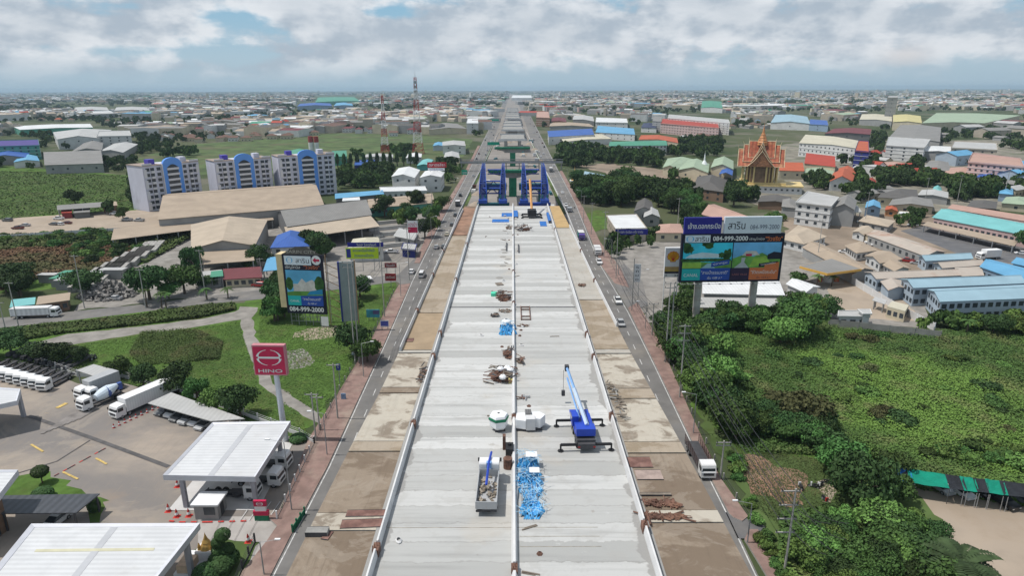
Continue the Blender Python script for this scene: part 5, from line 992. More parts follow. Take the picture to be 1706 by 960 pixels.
B('house', 'dark roofed house amid trees at the far right', [(1610, 345), (1660, 348), (1662, 336), (1618, 334)], 4, 'hip', 1.4, 'dark', 'brown', 1, 3)
B('house', 'pale green roofed house at the far right edge', [(1668, 338), (1720, 342), (1720, 330), (1676, 328)], 4, 'hip', 1.4, 'pgreen', 'cream', 1, 3)
B('house', 'small blue house hidden in trees at the far right', [(1664, 322), (1688, 324), (1688, 314), (1668, 313)], 4.5, 'hip', 1.2, 'skyblue', 'blue')
B('hall', 'small light blue roofed hall beside the little golden pagoda', [(970, 300), (1000, 306), (1009, 292), (974, 285)], 6, 'hip', 1.2, 'lblue', 'white', 2, 6)
B('factory', 'white factory with a blue front roof right of the road', [(914, 228), (990, 224), (986, 215), (912, 219)], 9, 'shed', .8, 'blue', 'white', 1, 10)
B('warehouse', 'wide cream roof in front of the blue fronted factory', [(938, 236), (1020, 231), (1002, 223), (934, 228)], 6, 'gable', 1, 'cream', 'white')
B('factory', 'white factory with a pink corner block', [(992, 204), (1046, 205), (1044, 198), (993, 196)], 9, 'flat', .6, 'white', 'white', 2, 10)
B('factory', 'long blue roofed factory with a white frame', [(992, 220), (1058, 224), (1056, 215), (996, 210)], 8, 'shed', .8, 'skyblue', 'white', 2, 10)
B('school_block', 'long orange roofed building', [(1064, 232), (1130, 238), (1128, 230), (1068, 225)], 8, 'gable', 2, 'orange', 'cream', 1, 12)
B('school_block', 'long white school with a green roof', [(1014, 243), (1112, 242), (1110, 234), (1016, 236)], 9, 'hip', 2, 'green', 'white', 3, 18)
B('apartment_block', 'long dormitory with a red roof edge and white frame', [(1100, 206), (1198, 214), (1196, 206), (1104, 198)], 13, 'flat', .6, 'red', 'pink', 4, 20, maxwin=100)
B('apartment_block', 'pale end block behind the red edged dormitory', [(1112, 197), (1216, 206), (1214, 200), (1114, 191)], 15, 'flat', .6, 'lgrey', 'white', 5, 18, maxwin=100)
B('apartment_block', 'dark striped parking block at the left end of the dormitory', [(1087, 202), (1102, 203), (1102, 195), (1088, 194)], 14, 'flat', .4, 'grey', 'grey', 5, 3)
B('house', 'dark blue roofed white house in front of the dormitory', [(1068, 212), (1094, 213), (1092, 206), (1072, 205)], 7, 'hip', 2, 'navy', 'white', 2, 5)
B('shop_house', 'brown four storey shop block at the right road edge', [(893, 196), (916, 197), (914, 186), (894, 186)], 14, 'flat', .6, 'pink', 'brown', 4, 5)
B('shop_house', 'dark red and grey shop row behind the brown block', [(918, 202), (944, 203), (942, 197), (920, 196)], 8, 'gable', 1.6, 'maroon', 'brown', 2, 5)
B('hall', 'tan roofed hall in front of the blue factory', [(915, 210), (990, 211), (982, 206), (918, 204)], 6, 'gable', 1.6, 'tan', 'grey')
B('factory', 'grey roofed factory with dark gable left of the white one', [(954, 199), (990, 202), (988, 194), (956, 192)], 8, 'gable', 1.8, 'lgrey', 'dgrey')
B('factory', 'pale blue roofed factory beyond the temple', [(1284, 204), (1350, 206), (1345, 194), (1292, 191)], 10, 'gable', 2.5, 'lblue', 'white', 1, 6)
B('factory', 'bright blue factory right of the pale blue one', [(1346, 207), (1380, 209), (1378, 201), (1350, 199)], 9, 'flat', .4, 'blue', 'blue', 2, 4)
B('warehouse', 'big yellowish factory with a broad gable', [(1488, 203), (1536, 205), (1534, 193), (1488, 191)], 12, 'gable', 2, 'yellow', 'cream')
B('warehouse', 'wide pale green roof running to the right', [(1536, 205), (1640, 205), (1700, 192), (1560, 188)], 10, 'gable', 1.6, 'pgreen', 'cream')
B('warehouse', 'long cream roofs left of the big yellowish factory', [(1432, 199), (1486, 202), (1486, 192), (1436, 190)], 9, 'gable', 1.6, 'cream', 'grey')
B('tower_block', 'tall pale grey tower far beyond the factories', [(1478, 163), (1496, 163), (1496, 160), (1480, 160)], 42, 'flat', 1, 'lgrey', 'grey', 6, 3)
B('tower_block', 'slender white tower on the left horizon', [(543, 148), (548, 148), (548, 147.4), (544, 147.4)], 58, 'flat', 0, 'white', 'white', 4, 2)
B('warehouse', 'green fronted warehouse beyond the dormitory', [(1168, 179), (1204, 180), (1202, 169), (1170, 168)], 12, 'gable', 2, 'green', 'white')
B('shop_house', 'white four storey building by the left road edge', [(777, 206), (797, 206), (796, 198), (779, 198)], 14, 'flat', .6, 'white', 'white', 4, 5)
B('warehouse', 'greyish low gabled hall left of the white road edge building', [(714, 216), (778, 214), (762, 206), (722, 207)], 7, 'gable', 2, 'grey', 'cream')
B('factory', 'long white factory at the vanishing point of the road', [(852, 163), (886, 163), (885, 158.5), (854, 158.5)], 16, 'flat', 0, 'white', 'white')
# trees and plants
def leafm(name, col, ov_=.42):
 return M('leaf_' + name, col, .75, .45, .55, dirt=tuple(x * .6 for x in col), dirtamt=.5, dscale=.9, spec=.15, objvar=ov_)
LEAF = {'dark': leafm('dark', (0.045, 0.085, 0.028)), 'mid': leafm('mid', (0.065, 0.125, 0.034)), 'light': leafm('light', (0.12, 0.20, 0.05)), 'olive': leafm('olive', (0.10, 0.11, 0.045))}
bark = M('bark', (0.11, 0.085, 0.065), .9, .3, 1.5)
CR = {}
def crown(kind, seed, tone):
 key = (kind, seed, tone)
 if key in CR: return CR[key]
 if (kind, seed) not in CR:
  rs = np.random.RandomState(seed * 17 + 5); Vs = []; Fs = []; off = 0
  cfg = {'broad': (20, 3800, .07), 'small': (11, 1200, .1), 'bush': (13, 1500, .1), 'far': (6, 240, .24), 'cypress': (1, 420, .2)}[kind]
  nl, n, sz = cfg
  for k in range(nl):
   if kind == 'cypress': c = np.array([0, 0, .5]); r = np.array([.95, .95, .5])
   else:
    a = rs.uniform(0, 2 * PI); rr = math.sqrt(rs.rand()) * .68; zz = rs.uniform(.28, .76) if kind != 'bush' else rs.uniform(.12, .55)
    if k == 0: rr = 0; zz = .68 if kind != 'bush' else .5
    c = np.array([rr * math.cos(a), rr * math.sin(a), zz]); s_ = rs.uniform(.26, .46) * (1.1 - .35 * rr); r = np.array([s_, s_, s_ * rs.uniform(.45, .68)])
   m = n // nl; d = rs.normal(size=(m, 3)); d /= np.linalg.norm(d, axis=1)[:, None]; d[:, 2] = np.where(d[:, 2] < -.45, -d[:, 2], d[:, 2])
   P = c + d * r * rs.uniform(.72, 1.12, size=(m, 1)); P[:, 2] = np.clip(P[:, 2], .02, None)
   N = d + rs.normal(size=(m, 3)) * .55; N /= np.linalg.norm(N, axis=1)[:, None]
   V, Fq = quads_at(P, N, sz * rs.uniform(.6, 1.4, size=m)); Vs.append(V); Fs.append(Fq + off); off += len(V)
  CR[(kind, seed)] = npmesh('crown', np.concatenate(Vs), np.concatenate(Fs), LEAF[tone]); CR[(kind, seed)]['t'] = tone
 me = CR[(kind, seed)]
 if me['t'] != tone: me = me.copy(); me.materials[0] = LEAF[tone]
 CR[key] = me; return me
trunk_me = MB().cyl((0, 0, 0), (0, 0, .5), .045, .03, 7).cyl((0, 0, .3), (.35, .1, .6), .022, .012, 5).cyl((0, 0, .35), (-.3, .2, .62), .022, .012, 5).cyl((0, 0, .4), (.05, -.35, .62), .02, .01, 5).mesh('trunk', bark)
def tree(loc, h, r, kind='broad', tone='mid', label='', group=None, name='tree', cat='tree', seed=None):
 seed = random.randrange({'broad': 5, 'small': 4, 'bush': 4, 'far': 4, 'cypress': 1}[kind]) if seed is None else seed
 o = thing(name, label, cat, loc, 0, group)
 z0 = {'broad': .12, 'small': .16, 'bush': 0, 'far': .0, 'cypress': .05}[kind]
 put('crown', crown(kind, seed, tone), o, (0, 0, h * z0), random.uniform(0, 6.28), (r, r * random.uniform(.85, 1.1), h * (1 - z0)))
 if kind not in ('bush', 'far'): put('trunk', trunk_me, o, None, random.uniform(0, 6), (h, h, h))
 return o
def inpoly(x, y, poly):
 c = False; j = len(poly) - 1
 for i in range(len(poly)):
  xi, yi = poly[i]; xj, yj = poly[j]
  if (yi > y) != (yj > y) and x < (xj - xi) * (y - yi) / (yj - yi) + xi: c = not c
  j = i
 return c
def rpoly(poly):
 xs = [p[0] for p in poly]; ys = [p[1] for p in poly]
 while True:
  x, y = random.uniform(min(xs), max(xs)), random.uniform(min(ys), max(ys))
  if inpoly(x, y, poly): return x, y
SPEC = []
def grove(poly, n, hr, kind, tones, label, group, name='tree', cat='tree', rk=.5):
 for _ in range(n):
  x, y = rpoly(poly)
  for _k in range(12):
   if any(a < x < b and c < y < d for a, b, c, d in EXC): x, y = rpoly(poly)
   else: break
  else: continue
  h = random.uniform(*hr); SPEC.append([G(x, y), h, h * rk * random.uniform(.85, 1.25), kind, random.choice(tones), label, group, name, cat])
T1 = lambda px, py, h, r, tone, label, kind='broad', name='tree', cat='tree', seed=None: tree(G(px, py), h, r, kind, tone, label, None, name, cat, seed)
T1(20, 592, 6.5, 5.5, 'dark', 'big dark tree at the left edge above the parked truck row')
for i, (px, py, h, r, tn, lb) in enumerate([(92, 606, 5.5, 4.5, 'dark', 'dark tree behind the row of white trucks'), (62, 600, 4, 4, 'dark', 'lower dark tree left of the one behind the trucks'), (130, 606, 4, 3, 'dark', 'rounded bush beside the small grey truck shelter'),
  (240, 645, 5, 3.6, 'dark', 'dark bush behind the long white trailer'), (298, 655, 6.5, 4.2, 'dark', 'dark bushy tree above the left end of the car shelter'), (330, 672, 5.5, 3.2, 'mid', 'round tree second along the car shelter'),
  (362, 690, 5.5, 3.6, 'light', 'yellowish green round tree behind the car shelter'), (401, 697, 6.5, 4.0, 'dark', 'deep green round tree nearest the white canopy'), (200, 628, 4.2, 3.3, 'mid', 'small tree right of the grey truck shelter')]):
 T1(px, py, h, r, tn, lb)
T1(125, 622, 1.6, 1.3, 'light', 'clipped yellow green bush beside the truck row', 'bush', 'bush', 'bush')
grove([(10, 470), (50, 478), (60, 500), (0, 505)], 4, (6, 8), 'broad', ['dark'], 'spreading dark tree at the left edge behind the junk yard', 'spreading trees at the left edge', rk=.75)
T1(145, 492, 8, 7, 'dark', 'spreading tree between the tin roofs and the scrap yard')
T1(250, 500, 11, 6.5, 'dark', 'large tree left of the yard entrance on the side road')
T1(322, 462, 11, 5.0, 'dark', 'tall dark tree at the corner of the beige hall')
T1(308, 490, 9, 6.5, 'mid', 'lighter green tree beside the side road pole')
T1(282, 498, 5, 4, 'mid', 'low tree between the two big ones on the side road')
T1(340, 480, 4, 5, 'dark', 'low bush in front of the grey stall')
T1(434, 446, 8, 5.0, 'dark', 'dark tree between the beige hall and the tall poster')
T1(418, 452, 6, 3, 'mid', 'smaller tree left of the tall poster')
grove([(448, 470), (470, 472), (478, 545), (462, 560), (446, 520)], 12, (5, 9), 'broad', ['dark', 'dark', 'mid'], 'dark tree crowding the left side of the tall roadside poster', 'dark trees beside the tall poster')
grove([(495, 405), (545, 400), (552, 430), (520, 440)], 9, (7, 10), 'broad', ['dark', 'mid'], 'tree between the blue roofed house and the lime green banner', 'trees behind the tall poster')
T1(592, 595, 8.5, 5, 'dark', 'leafy tree at the foot of the twin poles'); T1(612, 605, 6, 4, 'mid', 'lower bush right of the twin poles tree'); T1(600, 498, 7, 5, 'dark', 'rough bush behind the grey poster back'); T1(585, 512, 4, 4, 'mid', 'small bush under the grey poster back', 'bush')
grove([(636, 372), (665, 365), (700, 368), (730, 352), (738, 372), (712, 400), (690, 392), (650, 385)], 14, (5, 9), 'broad', ['dark', 'mid', 'light'], 'tree in the roadside grove behind the white and red pylon sign', 'trees behind the pylon sign')
T1(641, 362, 11, 6, 'dark', 'tall dark tree in front of the green clad building, left'); T1(692, 352, 11, 6, 'dark', 'tall dark tree in front of the green clad building, right'); T1(735, 352, 8, 5, 'mid', 'pale tree at the road beside the green clad building')
grove([(562, 292), (650, 288), (655, 312), (630, 312), (565, 318)], 34, (6, 9), 'small', ['dark', 'mid'], 'low dense tree in the thicket between the apartments and the white halls', 'thicket behind the white halls', rk=.65)
grove([(742, 300), (770, 275), (775, 280), (752, 310)], 6, (4, 6), 'small', ['light', 'mid'], 'light green tree right of the red rooftop sign', 'trees right of the rooftop sign', rk=.7)
for i, x in enumerate(range(563, 700, 11)):
 tree(G(x, 280 - i * .35), 11, 1.6, 'cypress', 'dark', '%s slim dark cypress from the left in the row beyond the white halls' % ['first', 'second', 'third', 'fourth', 'fifth', 'sixth', 'seventh', 'eighth', 'ninth', 'tenth', 'eleventh', 'twelfth', 'thirteenth'][i], 'cypress row', 'cypress_tree', 'tree')
grove([(590, 272), (690, 268), (690, 250), (650, 248), (590, 255)], 22, (6, 9), 'small', ['dark', 'dark', 'mid'], 'dark tree round the feet of the two lattice masts', 'trees below the masts', rk=.6)
grove([(232, 282), (262, 262), (330, 255), (300, 282)], 14, (7, 10), 'small', ['dark', 'mid'], 'dark tree on the field edge behind the leftmost apartment block', 'trees behind the leftmost block', rk=.6)
grove([(118, 352), (150, 348), (200, 350), (215, 360), (200, 368)], 5, (5, 8), 'broad', ['dark'], 'dark tree among the market sheds', 'trees at the market'); T1(206, 368, 7, 3.5, 'mid', 'leaning tree in the market yard by the cars'); T1(126, 342, 9, 6, 'dark', 'dark round tree behind the market sheds')
grove([(0, 395), (215, 388), (300, 384), (330, 392), (270, 415), (215, 425), (150, 440), (100, 416), (0, 415)], 60, (2.5, 4.5), 'bush', ['mid', 'dark', 'light'], 'shrub in the scrub belt below the long grey wall', 'shrubs below the long grey wall', 'shrub', 'shrub', .8)
grove([(948, 320), (965, 305), (1010, 306), (1060, 310), (1075, 330), (1060, 345), (1010, 342), (960, 338)], 34, (8, 13), 'broad', ['dark', 'dark', 'mid'], 'large dark tree in the grove right of the road before the bare lot', 'grove right of the road', rk=.55)
grove([(925, 262), (940, 240), (1015, 245), (1110, 252), (1160, 262), (1100, 276), (1010, 268), (955, 272), (935, 280)], 52, (8, 12), 'broad', ['dark', 'dark', 'mid'], 'tall dark tree in the belt behind the little golden pagoda', 'belt behind the golden pagoda', rk=.55)
grove([(1070, 345), (1150, 325), (1150, 345), (1185, 372), (1160, 392), (1110, 385), (1080, 372)], 26, (6, 10), 'broad', ['dark', 'mid', 'mid'], 'tree among the brown roofed houses behind the big billboard', 'trees among the brown roofed houses')
grove([(1010, 400), (1060, 395), (1100, 392), (1100, 410), (1040, 420), (1030, 440), (1012, 430)], 12, (4, 6.5), 'broad', ['dark', 'mid'], 'roadside tree before the blue fascia shop', 'trees at the blue fascia shop')
grove([(1255, 365), (1310, 352), (1320, 366), (1300, 378)], 8, (3, 5), 'bush', ['light', 'mid'], 'bright shrub behind the top of the big billboard', 'shrubs behind the billboard', 'shrub', 'shrub', .8)
grove([(1205, 328), (1228, 322), (1235, 345), (1212, 350)], 5, (8, 11), 'broad', ['dark'], 'dark tree below the temple terrace', 'trees below the temple'); T1(1222, 344, 12, 7, 'dark', 'big dark round tree in front of the temple steps')
grove([(1085, 270), (1110, 292), (1180, 296), (1215, 296), (1200, 305), (1120, 302)], 10, (6, 9), 'broad', ['mid', 'dark'], 'tree along the pale green temple halls', 'trees along the green halls')
grove([(1338, 300), (1378, 296), (1430, 300), (1480, 300), (1500, 285), (1500, 312), (1440, 325), (1390, 312)], 24, (6, 10), 'broad', ['dark', 'mid'], 'tree round the red orange roofed houses', 'trees round the orange roofs')
grove([(1580, 300), (1706, 300), (1760, 330), (1720, 360), (1640, 345), (1560, 330), (1520, 325)], 46, (6, 10), 'broad', ['dark', 'dark', 'mid'], 'tree in the dark grove right of the lane', 'dark grove at the right')
grove([(1505, 350), (1550, 352), (1545, 378), (1515, 385), (1470, 380), (1440, 375)], 14, (4, 7), 'broad', ['dark', 'mid'], 'round tree between the huts and the turquoise roof', 'trees by the turquoise roof')
grove([(1556, 366), (1700, 400), (1690, 405), (1556, 372)], 8, (2.5, 3.5), 'bush', ['light', 'mid'], 'clipped shrub between the turquoise roof and the carport', 'shrubs along the turquoise building', 'shrub', 'shrub', .8)
T1(1380, 530, 6, 4, 'dark', 'dark round tree beside the white blockhouse'); T1(1330, 470, 4, 4, 'mid', 'bush beside the station annex', 'bush')
T1(1708, 420, 9, 6, 'dark', 'dark tree at the right edge by the carport')
grove([(1098, 560), (1120, 500), (1150, 498), (1180, 560), (1215, 640), (1230, 740), (1200, 730), (1160, 670)], 46, (4.5, 8), 'broad', ['dark', 'mid', 'mid', 'light'], 'leafy tree in the dense belt along the right pavement', 'tree belt along the right pavement', rk=.65)
grove([(1150, 520), (1330, 510), (1370, 530), (1330, 545), (1290, 560), (1180, 545)], 30, (3.5, 6.5), 'broad', ['mid', 'dark', 'light'], 'bushy tree under and beside the billboard pillars', 'bushy trees at the billboard pillars', rk=.7)
T1(1328, 560, 9, 7, 'mid', 'large spreading green tree right of the billboard pillars'); T1(1300, 575, 7, 6, 'light', 'bright green tree just below the spreading one')
grove([(1440, 548), (1706, 535), (1800, 545), (1800, 565), (1560, 560)], 34, (3, 5.5), 'broad', ['mid', 'light', 'dark'], 'small tree along the wall before the workers blocks', 'small trees before the workers blocks', rk=.7)
grove([(1225, 690), (1300, 690), (1400, 735), (1480, 775), (1400, 775), (1300, 742), (1240, 725)], 34, (2.5, 5), 'broad', ['dark', 'mid', 'dark'], 'dark bushy tree between the green field and the red clearing', 'dark bushes above the red clearing', rk=.75)
T1(1330, 708, 7, 6, 'olive', 'olive brown spreading tree in the middle of the green field'); T1(1345, 700, 5, 5, 'mid', 'green bush touching the olive tree')
T1(1430, 840, 8, 5.0, 'dark', 'great dark spreading tree beside the motorcycles', seed=1); T1(1400, 790, 6, 4.5, 'mid', 'paler feathery tree behind the great dark one'); T1(1482, 842, 5, 3.6, 'mid', 'small round tree at the edge of the brown lot'); T1(1478, 800, 5, 4, 'mid', 'bushy tree left of the black net shelter')
grove([(1350, 885), (1400, 870), (1420, 900), (1480, 930), (1440, 1010), (1340, 1010), (1330, 920)], 30, (2.4, 4.2), 'broad', ['mid', 'light', 'mid', 'dark'], 'bushy tree in the thicket at the bottom right beside the poles', 'thicket at the bottom right', rk=.7)
grove([(1470, 880), (1560, 895), (1600, 960), (1560, 1010), (1450, 1000)], 20, (3, 5.5), 'broad', ['mid', 'light', 'dark'], 'green tree at the bottom edge left of the palm', 'trees left of the palm', rk=.7)
grove([(1520, 768), (1706, 780), (1800, 786), (1800, 766), (1640, 750), (1530, 758)], 26, (2, 3.2), 'bush', ['light', 'mid'], 'low shrub along the black and green net shelter', 'shrubs at the net shelter', 'shrub', 'shrub', .9)
grove([(1222, 745), (1236, 800), (1258, 855), (1290, 930), (1320, 985), (1310, 985), (1270, 905), (1225, 800), (1212, 760)], 22, (1.2, 2), 'bush', ['mid', 'light'], 'hedge shrub along the outer edge of the right pavement', 'hedge along the right pavement', 'shrub', 'shrub', .8)
T1(1532, 872, 2.2, 2.2, 'light', 'lone shrub on the brown lot', 'bush', 'shrub', 'shrub'); T1(1508, 812, 2.4, 1.9, 'light', 'shrub standing before the green net', 'bush', 'shrub', 'shrub')
def palm(px, py, h, r, label, n=16, group=None):
 o = thing('palm_tree', label, 'palm', G(px, py), 0, group); MB().cyl((0, 0, 0), (.15, .1, h), .22, .14, 8).build('trunk', bark, o); mb = MB()
 for k in range(n):
  a = 2 * PI * k / n + random.uniform(-.15, .15); up = random.uniform(.1, .75); L = r * random.uniform(.85, 1.1); pr = None
  for s_ in range(9):
   t = s_ / 8; x = L * t * math.cos(up * .6); z = h + L * (math.sin(up) * t - .75 * t * t); w_ = .5 * math.sin(PI * min(1, t * .9 + .12)) * r / 3.2 + .05
   c = Vector((math.cos(a) * x, math.sin(a) * x, z)); q = Vector((-math.sin(a), math.cos(a), 0)) * w_
   if pr:
    for sg in (-1, 1):
     for j in (0, .5):
      A_ = pr[0].lerp(c, j); B_ = pr[0].lerp(c, j + .36); mb.add([A_, B_, B_ + q * sg + Vector((math.cos(a), math.sin(a), -.6)) * .25 * w_, A_ + q * sg * .95 + Vector((0, 0, -.3 * w_))], [(0, 1, 2, 3)])
   pr = (c,)
 mb.build('fronds', LEAF['mid'] if r < 5 else leafm('palm', (.055, .10, .04)), o); return o
palm(1592, 985, 4.5, 6.2, 'large coconut palm at the bottom right corner', 22); palm(1575, 975, 2.5, 4.5, 'smaller palm tucked under the coconut palm', 14)
for i, (px, py, h) in enumerate([(245, 512, 5), (270, 514, 4.5), (277, 513, 4), (345, 500, 3.5), (380, 497, 3), (640, 345, 6), (1610, 556, 3.5), (1660, 556, 3.5), (1694, 548, 3), (1000, 342, 7), (1360, 480, 4), (1385, 478, 3.5)]):
 palm(px, py, h, 2.6, ['palm by the side road pole, leftmost of three', 'palm by the side road pole, middle of three', 'palm by the side road pole, rightmost of three', 'small palm on the grass verge by the side road', 'smallest palm near the white barrier on the verge', 'palm in front of the grey warehouse end', 'banana palm before the nearest workers block', 'second banana palm before the workers block', 'banana palm at the right edge', 'palm in the roadside grove right of the road', 'palm by the white station wall', 'smaller palm by the white station wall'][i], 12)
grove([(1240, 580), (1420, 560), (1800, 575), (2000, 640), (1900, 740), (1640, 750), (1500, 745), (1300, 690), (1230, 650)], 70, (1.2, 2.6), 'bush', ['light', 'mid', 'olive', 'dark'], 'shrub poking out of the open green field', 'shrubs in the green field', 'shrub', 'shrub', 1.1)
def blades(name, poly, n, hr, wr, mat, label, lean=.5, seedv=1, clump=None):
 rs = np.random.RandomState(seedv); pts = [G(*p) for p in poly]; W = [(p.x, p.y) for p in pts]; xs = np.array([p[0] for p in W]); ys = np.array([p[1] for p in W])
 X = rs.uniform(xs.min(), xs.max(), n * 4); Y = rs.uniform(ys.min(), ys.max(), n * 4); ins = np.zeros(len(X), bool); j = len(W) - 1
 for i in range(len(W)):
  c = ((ys[i] > Y) != (ys[j] > Y)) & (X < (xs[j] - xs[i]) * (Y - ys[i]) / (ys[j] - ys[i] + 1e-9) + xs[i]); ins ^= c; j = i
 X = X[ins][:n]; Y = Y[ins][:n]; n = len(X)
 un = (np.sin(X * .11 + 1.3) * np.cos(Y * .13) + np.sin(X * .37 + Y * .29) * .5 + np.sin(X * .9) * np.cos(Y * .7) * .4) * .5 + .5
 h = rs.uniform(hr[0], hr[1], n) * (.55 + .75 * np.clip(un, 0, 1.2)); w_ = rs.uniform(wr[0], wr[1], n); a = rs.uniform(0, 2 * PI, n); u = np.stack([np.cos(a), np.sin(a), np.zeros(n)], 1)
 N = rs.normal(size=(n, 3)) * lean; N[:, 2] = 1; N /= np.linalg.norm(N, axis=1)[:, None]
 P = np.stack([X, Y, .05 + h * rs.uniform(.55, 1.0, n)], 1); V, Fq = quads_at(P, N, w_ * 1.7, .8)
 return struct(put(name, npmesh(name, V, Fq, mat)), label, 'stuff')
def grassm(name, a, b, c):
 m = bpy.data.materials.new(name); m.use_nodes = True; t = m.node_tree; t.nodes.clear(); q = NG(t); out = q.n('ShaderNodeOutputMaterial'); bs = q.n('ShaderNodeBsdfPrincipled'); t.links.new(bs.outputs[0], out.inputs[0])
 bs.inputs['Roughness'].default_value = .8; bs.inputs['Specular IOR Level'].default_value = .15; pos = q.n('ShaderNodeNewGeometry').outputs['Position']
 k = q.mix(q.ss(q.noise(pos, .03, 6, .62), .42, .56), a, b); k = q.mix(q.m('MULTIPLY', q.ss(q.noise(pos, .11, 5, .65), .5, .68), .8), k, c)
 k = q.mix(q.m('MULTIPLY', q.noise(pos, 2.5, 3, .6), .5), k, tuple(x * .5 for x in a)); q.set(bs.inputs['Base Color'], k); return m
gA = grassm('reed_green', (0.15, 0.26, 0.055), (0.065, 0.12, 0.035), (0.19, 0.19, 0.085)); gB = grassm('lawn_green', (0.11, 0.20, 0.04), (0.08, 0.145, 0.035), (0.15, 0.16, 0.06)); gD = grassm('scrub_green', (0.085, 0.13, 0.035), (0.06, 0.085, 0.028), (0.14, 0.125, 0.06))
blades('grass', [(1110, 560), (1140, 522), (1330, 512), (1400, 550), (1550, 554), (1800, 548), (2300, 602), (2300, 850), (1706, 828), (1640, 812), (1500, 790), (1440, 775), (1345, 760), (1240, 755), (1165, 680)], 300000, (.2, 1.1), (.10, .24), gA, 'tall reeds and creepers covering the right field', .4, 3)
blades('grass', [(60, 586), (230, 560), (330, 547), (398, 536), (405, 560), (418, 600), (432, 642), (500, 690), (512, 725), (500, 735), (420, 706), (300, 665), (210, 640), (100, 600)], 34000, (.04, .2), (.08, .22), gB, 'short green grass in the vacant lot left of the track', .25, 4)
blades('grass', [(215, 590), (235, 555), (330, 552), (372, 570), (365, 600), (300, 606), (235, 610)], 22000, (.3, 1.1), (.08, .2), gD, 'brownish tall weeds in the middle of the vacant lot', .5, 5)
blades('grass', [(430, 545), (440, 510), (660, 475), (655, 492), (620, 565), (565, 655), (530, 690), (455, 640), (432, 560)], 24000, (.04, .25), (.08, .22), gB, 'green grass between the track and the left pavement', .25, 6)
blades('grass', [(0, 575), (110, 556), (230, 543), (330, 531), (392, 518), (392, 508), (330, 512), (228, 526), (105, 540), (0, 552), (-60, 560)], 16000, (.3, 1.1), (.15, .4), gD, 'weedy verge between the side road and the track', .5, 7)
blades('grass', [(-60, 400), (0, 395), (300, 384), (330, 392), (240, 440), (225, 430), (215, 405), (0, 418), (-60, 430)], 22000, (.6, 1.8), (.3, .7), gD, 'dense scrub under the long grey wall', .5, 8)
blades('grass', [(-60, 430), (0, 418), (215, 405), (220, 430), (150, 458), (80, 462), (0, 482), (-60, 492)], 22000, (.4, 1.3), (.3, .6), grassm('dry_scrub', (.17, .095, .055), (.08, .095, .035), (.2, .14, .08)), 'red brown dry scrub', .5, 9)
blades('grass', [(-100, 345), (0, 285), (120, 288), (215, 294), (228, 348), (60, 360), (-100, 372)], 26000, (.05, .5), (.3, .7), grassm('meadow_green', (.10, .16, .045), (.075, .115, .035), (.15, .15, .07)), 'rough grass of the left field', .35, 10)
blades('grass', [(1360, 856), (1440, 850), (1500, 880), (1560, 900), (1600, 960), (1560, 1010), (1330, 1010), (1296, 935), (1300, 862)], 18000, (.4, 1.2), (.2, .45), gA, 'weeds round the red clearing and poles', .5, 11)
blades('grass', [(1205, 700), (1232, 742), (1300, 752), (1420, 780), (1440, 855), (1400, 870), (1300, 880), (1262, 850)], 15000, (.03, .3), (.05, .14), gD, 'thin dry grass growing through the red clearing', .3, 14)
blades('grass', [(1480, 790), (1560, 800), (1700, 828), (1800, 840), (1800, 850), (1700, 846), (1560, 822), (1500, 812)], 4000, (.1, .4), (.1, .3), gB, 'thin grass before the net shelter', .5, 12)
# truck dealer on the left
def frame_canopy(label, corners, z, name='canopy', cols=(), rc='white', fascia=.9, stain=False, ztop=None, stainrows=()):
 P = [G(x, y, z) for x, y in corners]; c = sum(P, Vector()) / 4; root = thing(name, label, 'canopy', (c.x, c.y, 0)); Q = [Vector((p.x - c.x, p.y - c.y)) for p in P]
 EXC.append((min(p[0] for p in corners), max(p[0] for p in corners), min(p[1] for p in corners), max(p[1] for p in corners) + 40))
 I = [q * .94 for q in Q]
 MB().prism([tuple(q) for q in I], z - .45, z - .3).build('roof', M('white_ribbed_roof', (.58, .59, .6), .5, .08, .3, stripe=.8, sdepth=.2, dirt=(.36, .35, .33), dirtamt=.5, sdir='Y'), root)
 a, b = (I[0] + I[1]) / 2, (I[3] + I[2]) / 2; u = (I[1] - I[0]).normalized() * .45
 MB().prism([tuple(a - u), tuple(a + u), tuple(b + u), tuple(b - u)], z - .299, z - .27).build('ridge_strip', M('strip_grey', (.42, .43, .45), .6, .05), root)
 for r_, s_, e_ in stainrows:
  p0 = I[3].lerp(I[0], r_).lerp(I[2].lerp(I[1], r_), s_); p1 = I[3].lerp(I[0], r_).lerp(I[2].lerp(I[1], r_), e_); v = (I[0] - I[3]).normalized() * .5
  MB().prism([tuple(p0 + v), tuple(p1 + v), tuple(p1), tuple(p0)], z - .299, z - .265).build('daylight_panel', M('panel_yellowed', (.5, .48, .34), .6, .1), root)
 fr = M('canopy_frame', (.55, .56, .6), .45, .05, .5)
 for i in range(4):
  a, b = Q[i], Q[(i + 1) % 4]; ia, ib = I[i], I[(i + 1) % 4]
  MB().add([(*a, z), (*b, z), (*(b * .97 + ib * .03), z - fascia), (*(a * .97 + ia * .03), z - fascia), (*ia, z - .25), (*ib, z - .25), (*ib, z - fascia), (*ia, z - fascia)],
     [(0, 3, 2, 1), (0, 1, 5, 4), (4, 5, 6, 7), (3, 7, 6, 2)]).build('fascia', fr, root)
 for x, y in cols:
  p = G(x, y) - Vector((c.x, c.y, 0)); MB().box(p.x - .3, p.y - .3, 0.02, p.x + .3, p.y + .3, z - fascia).build('column', M('column_grey', (.34, .34, .37), .6, .1), root)
 return root
frame_canopy('large square white canopy with a grey frame over parked truck chassis', [(271, 792), (425, 795), (484, 702), (354, 704)], 5.8, cols=[(311, 846), (428, 848), (470, 775), (372, 770)])
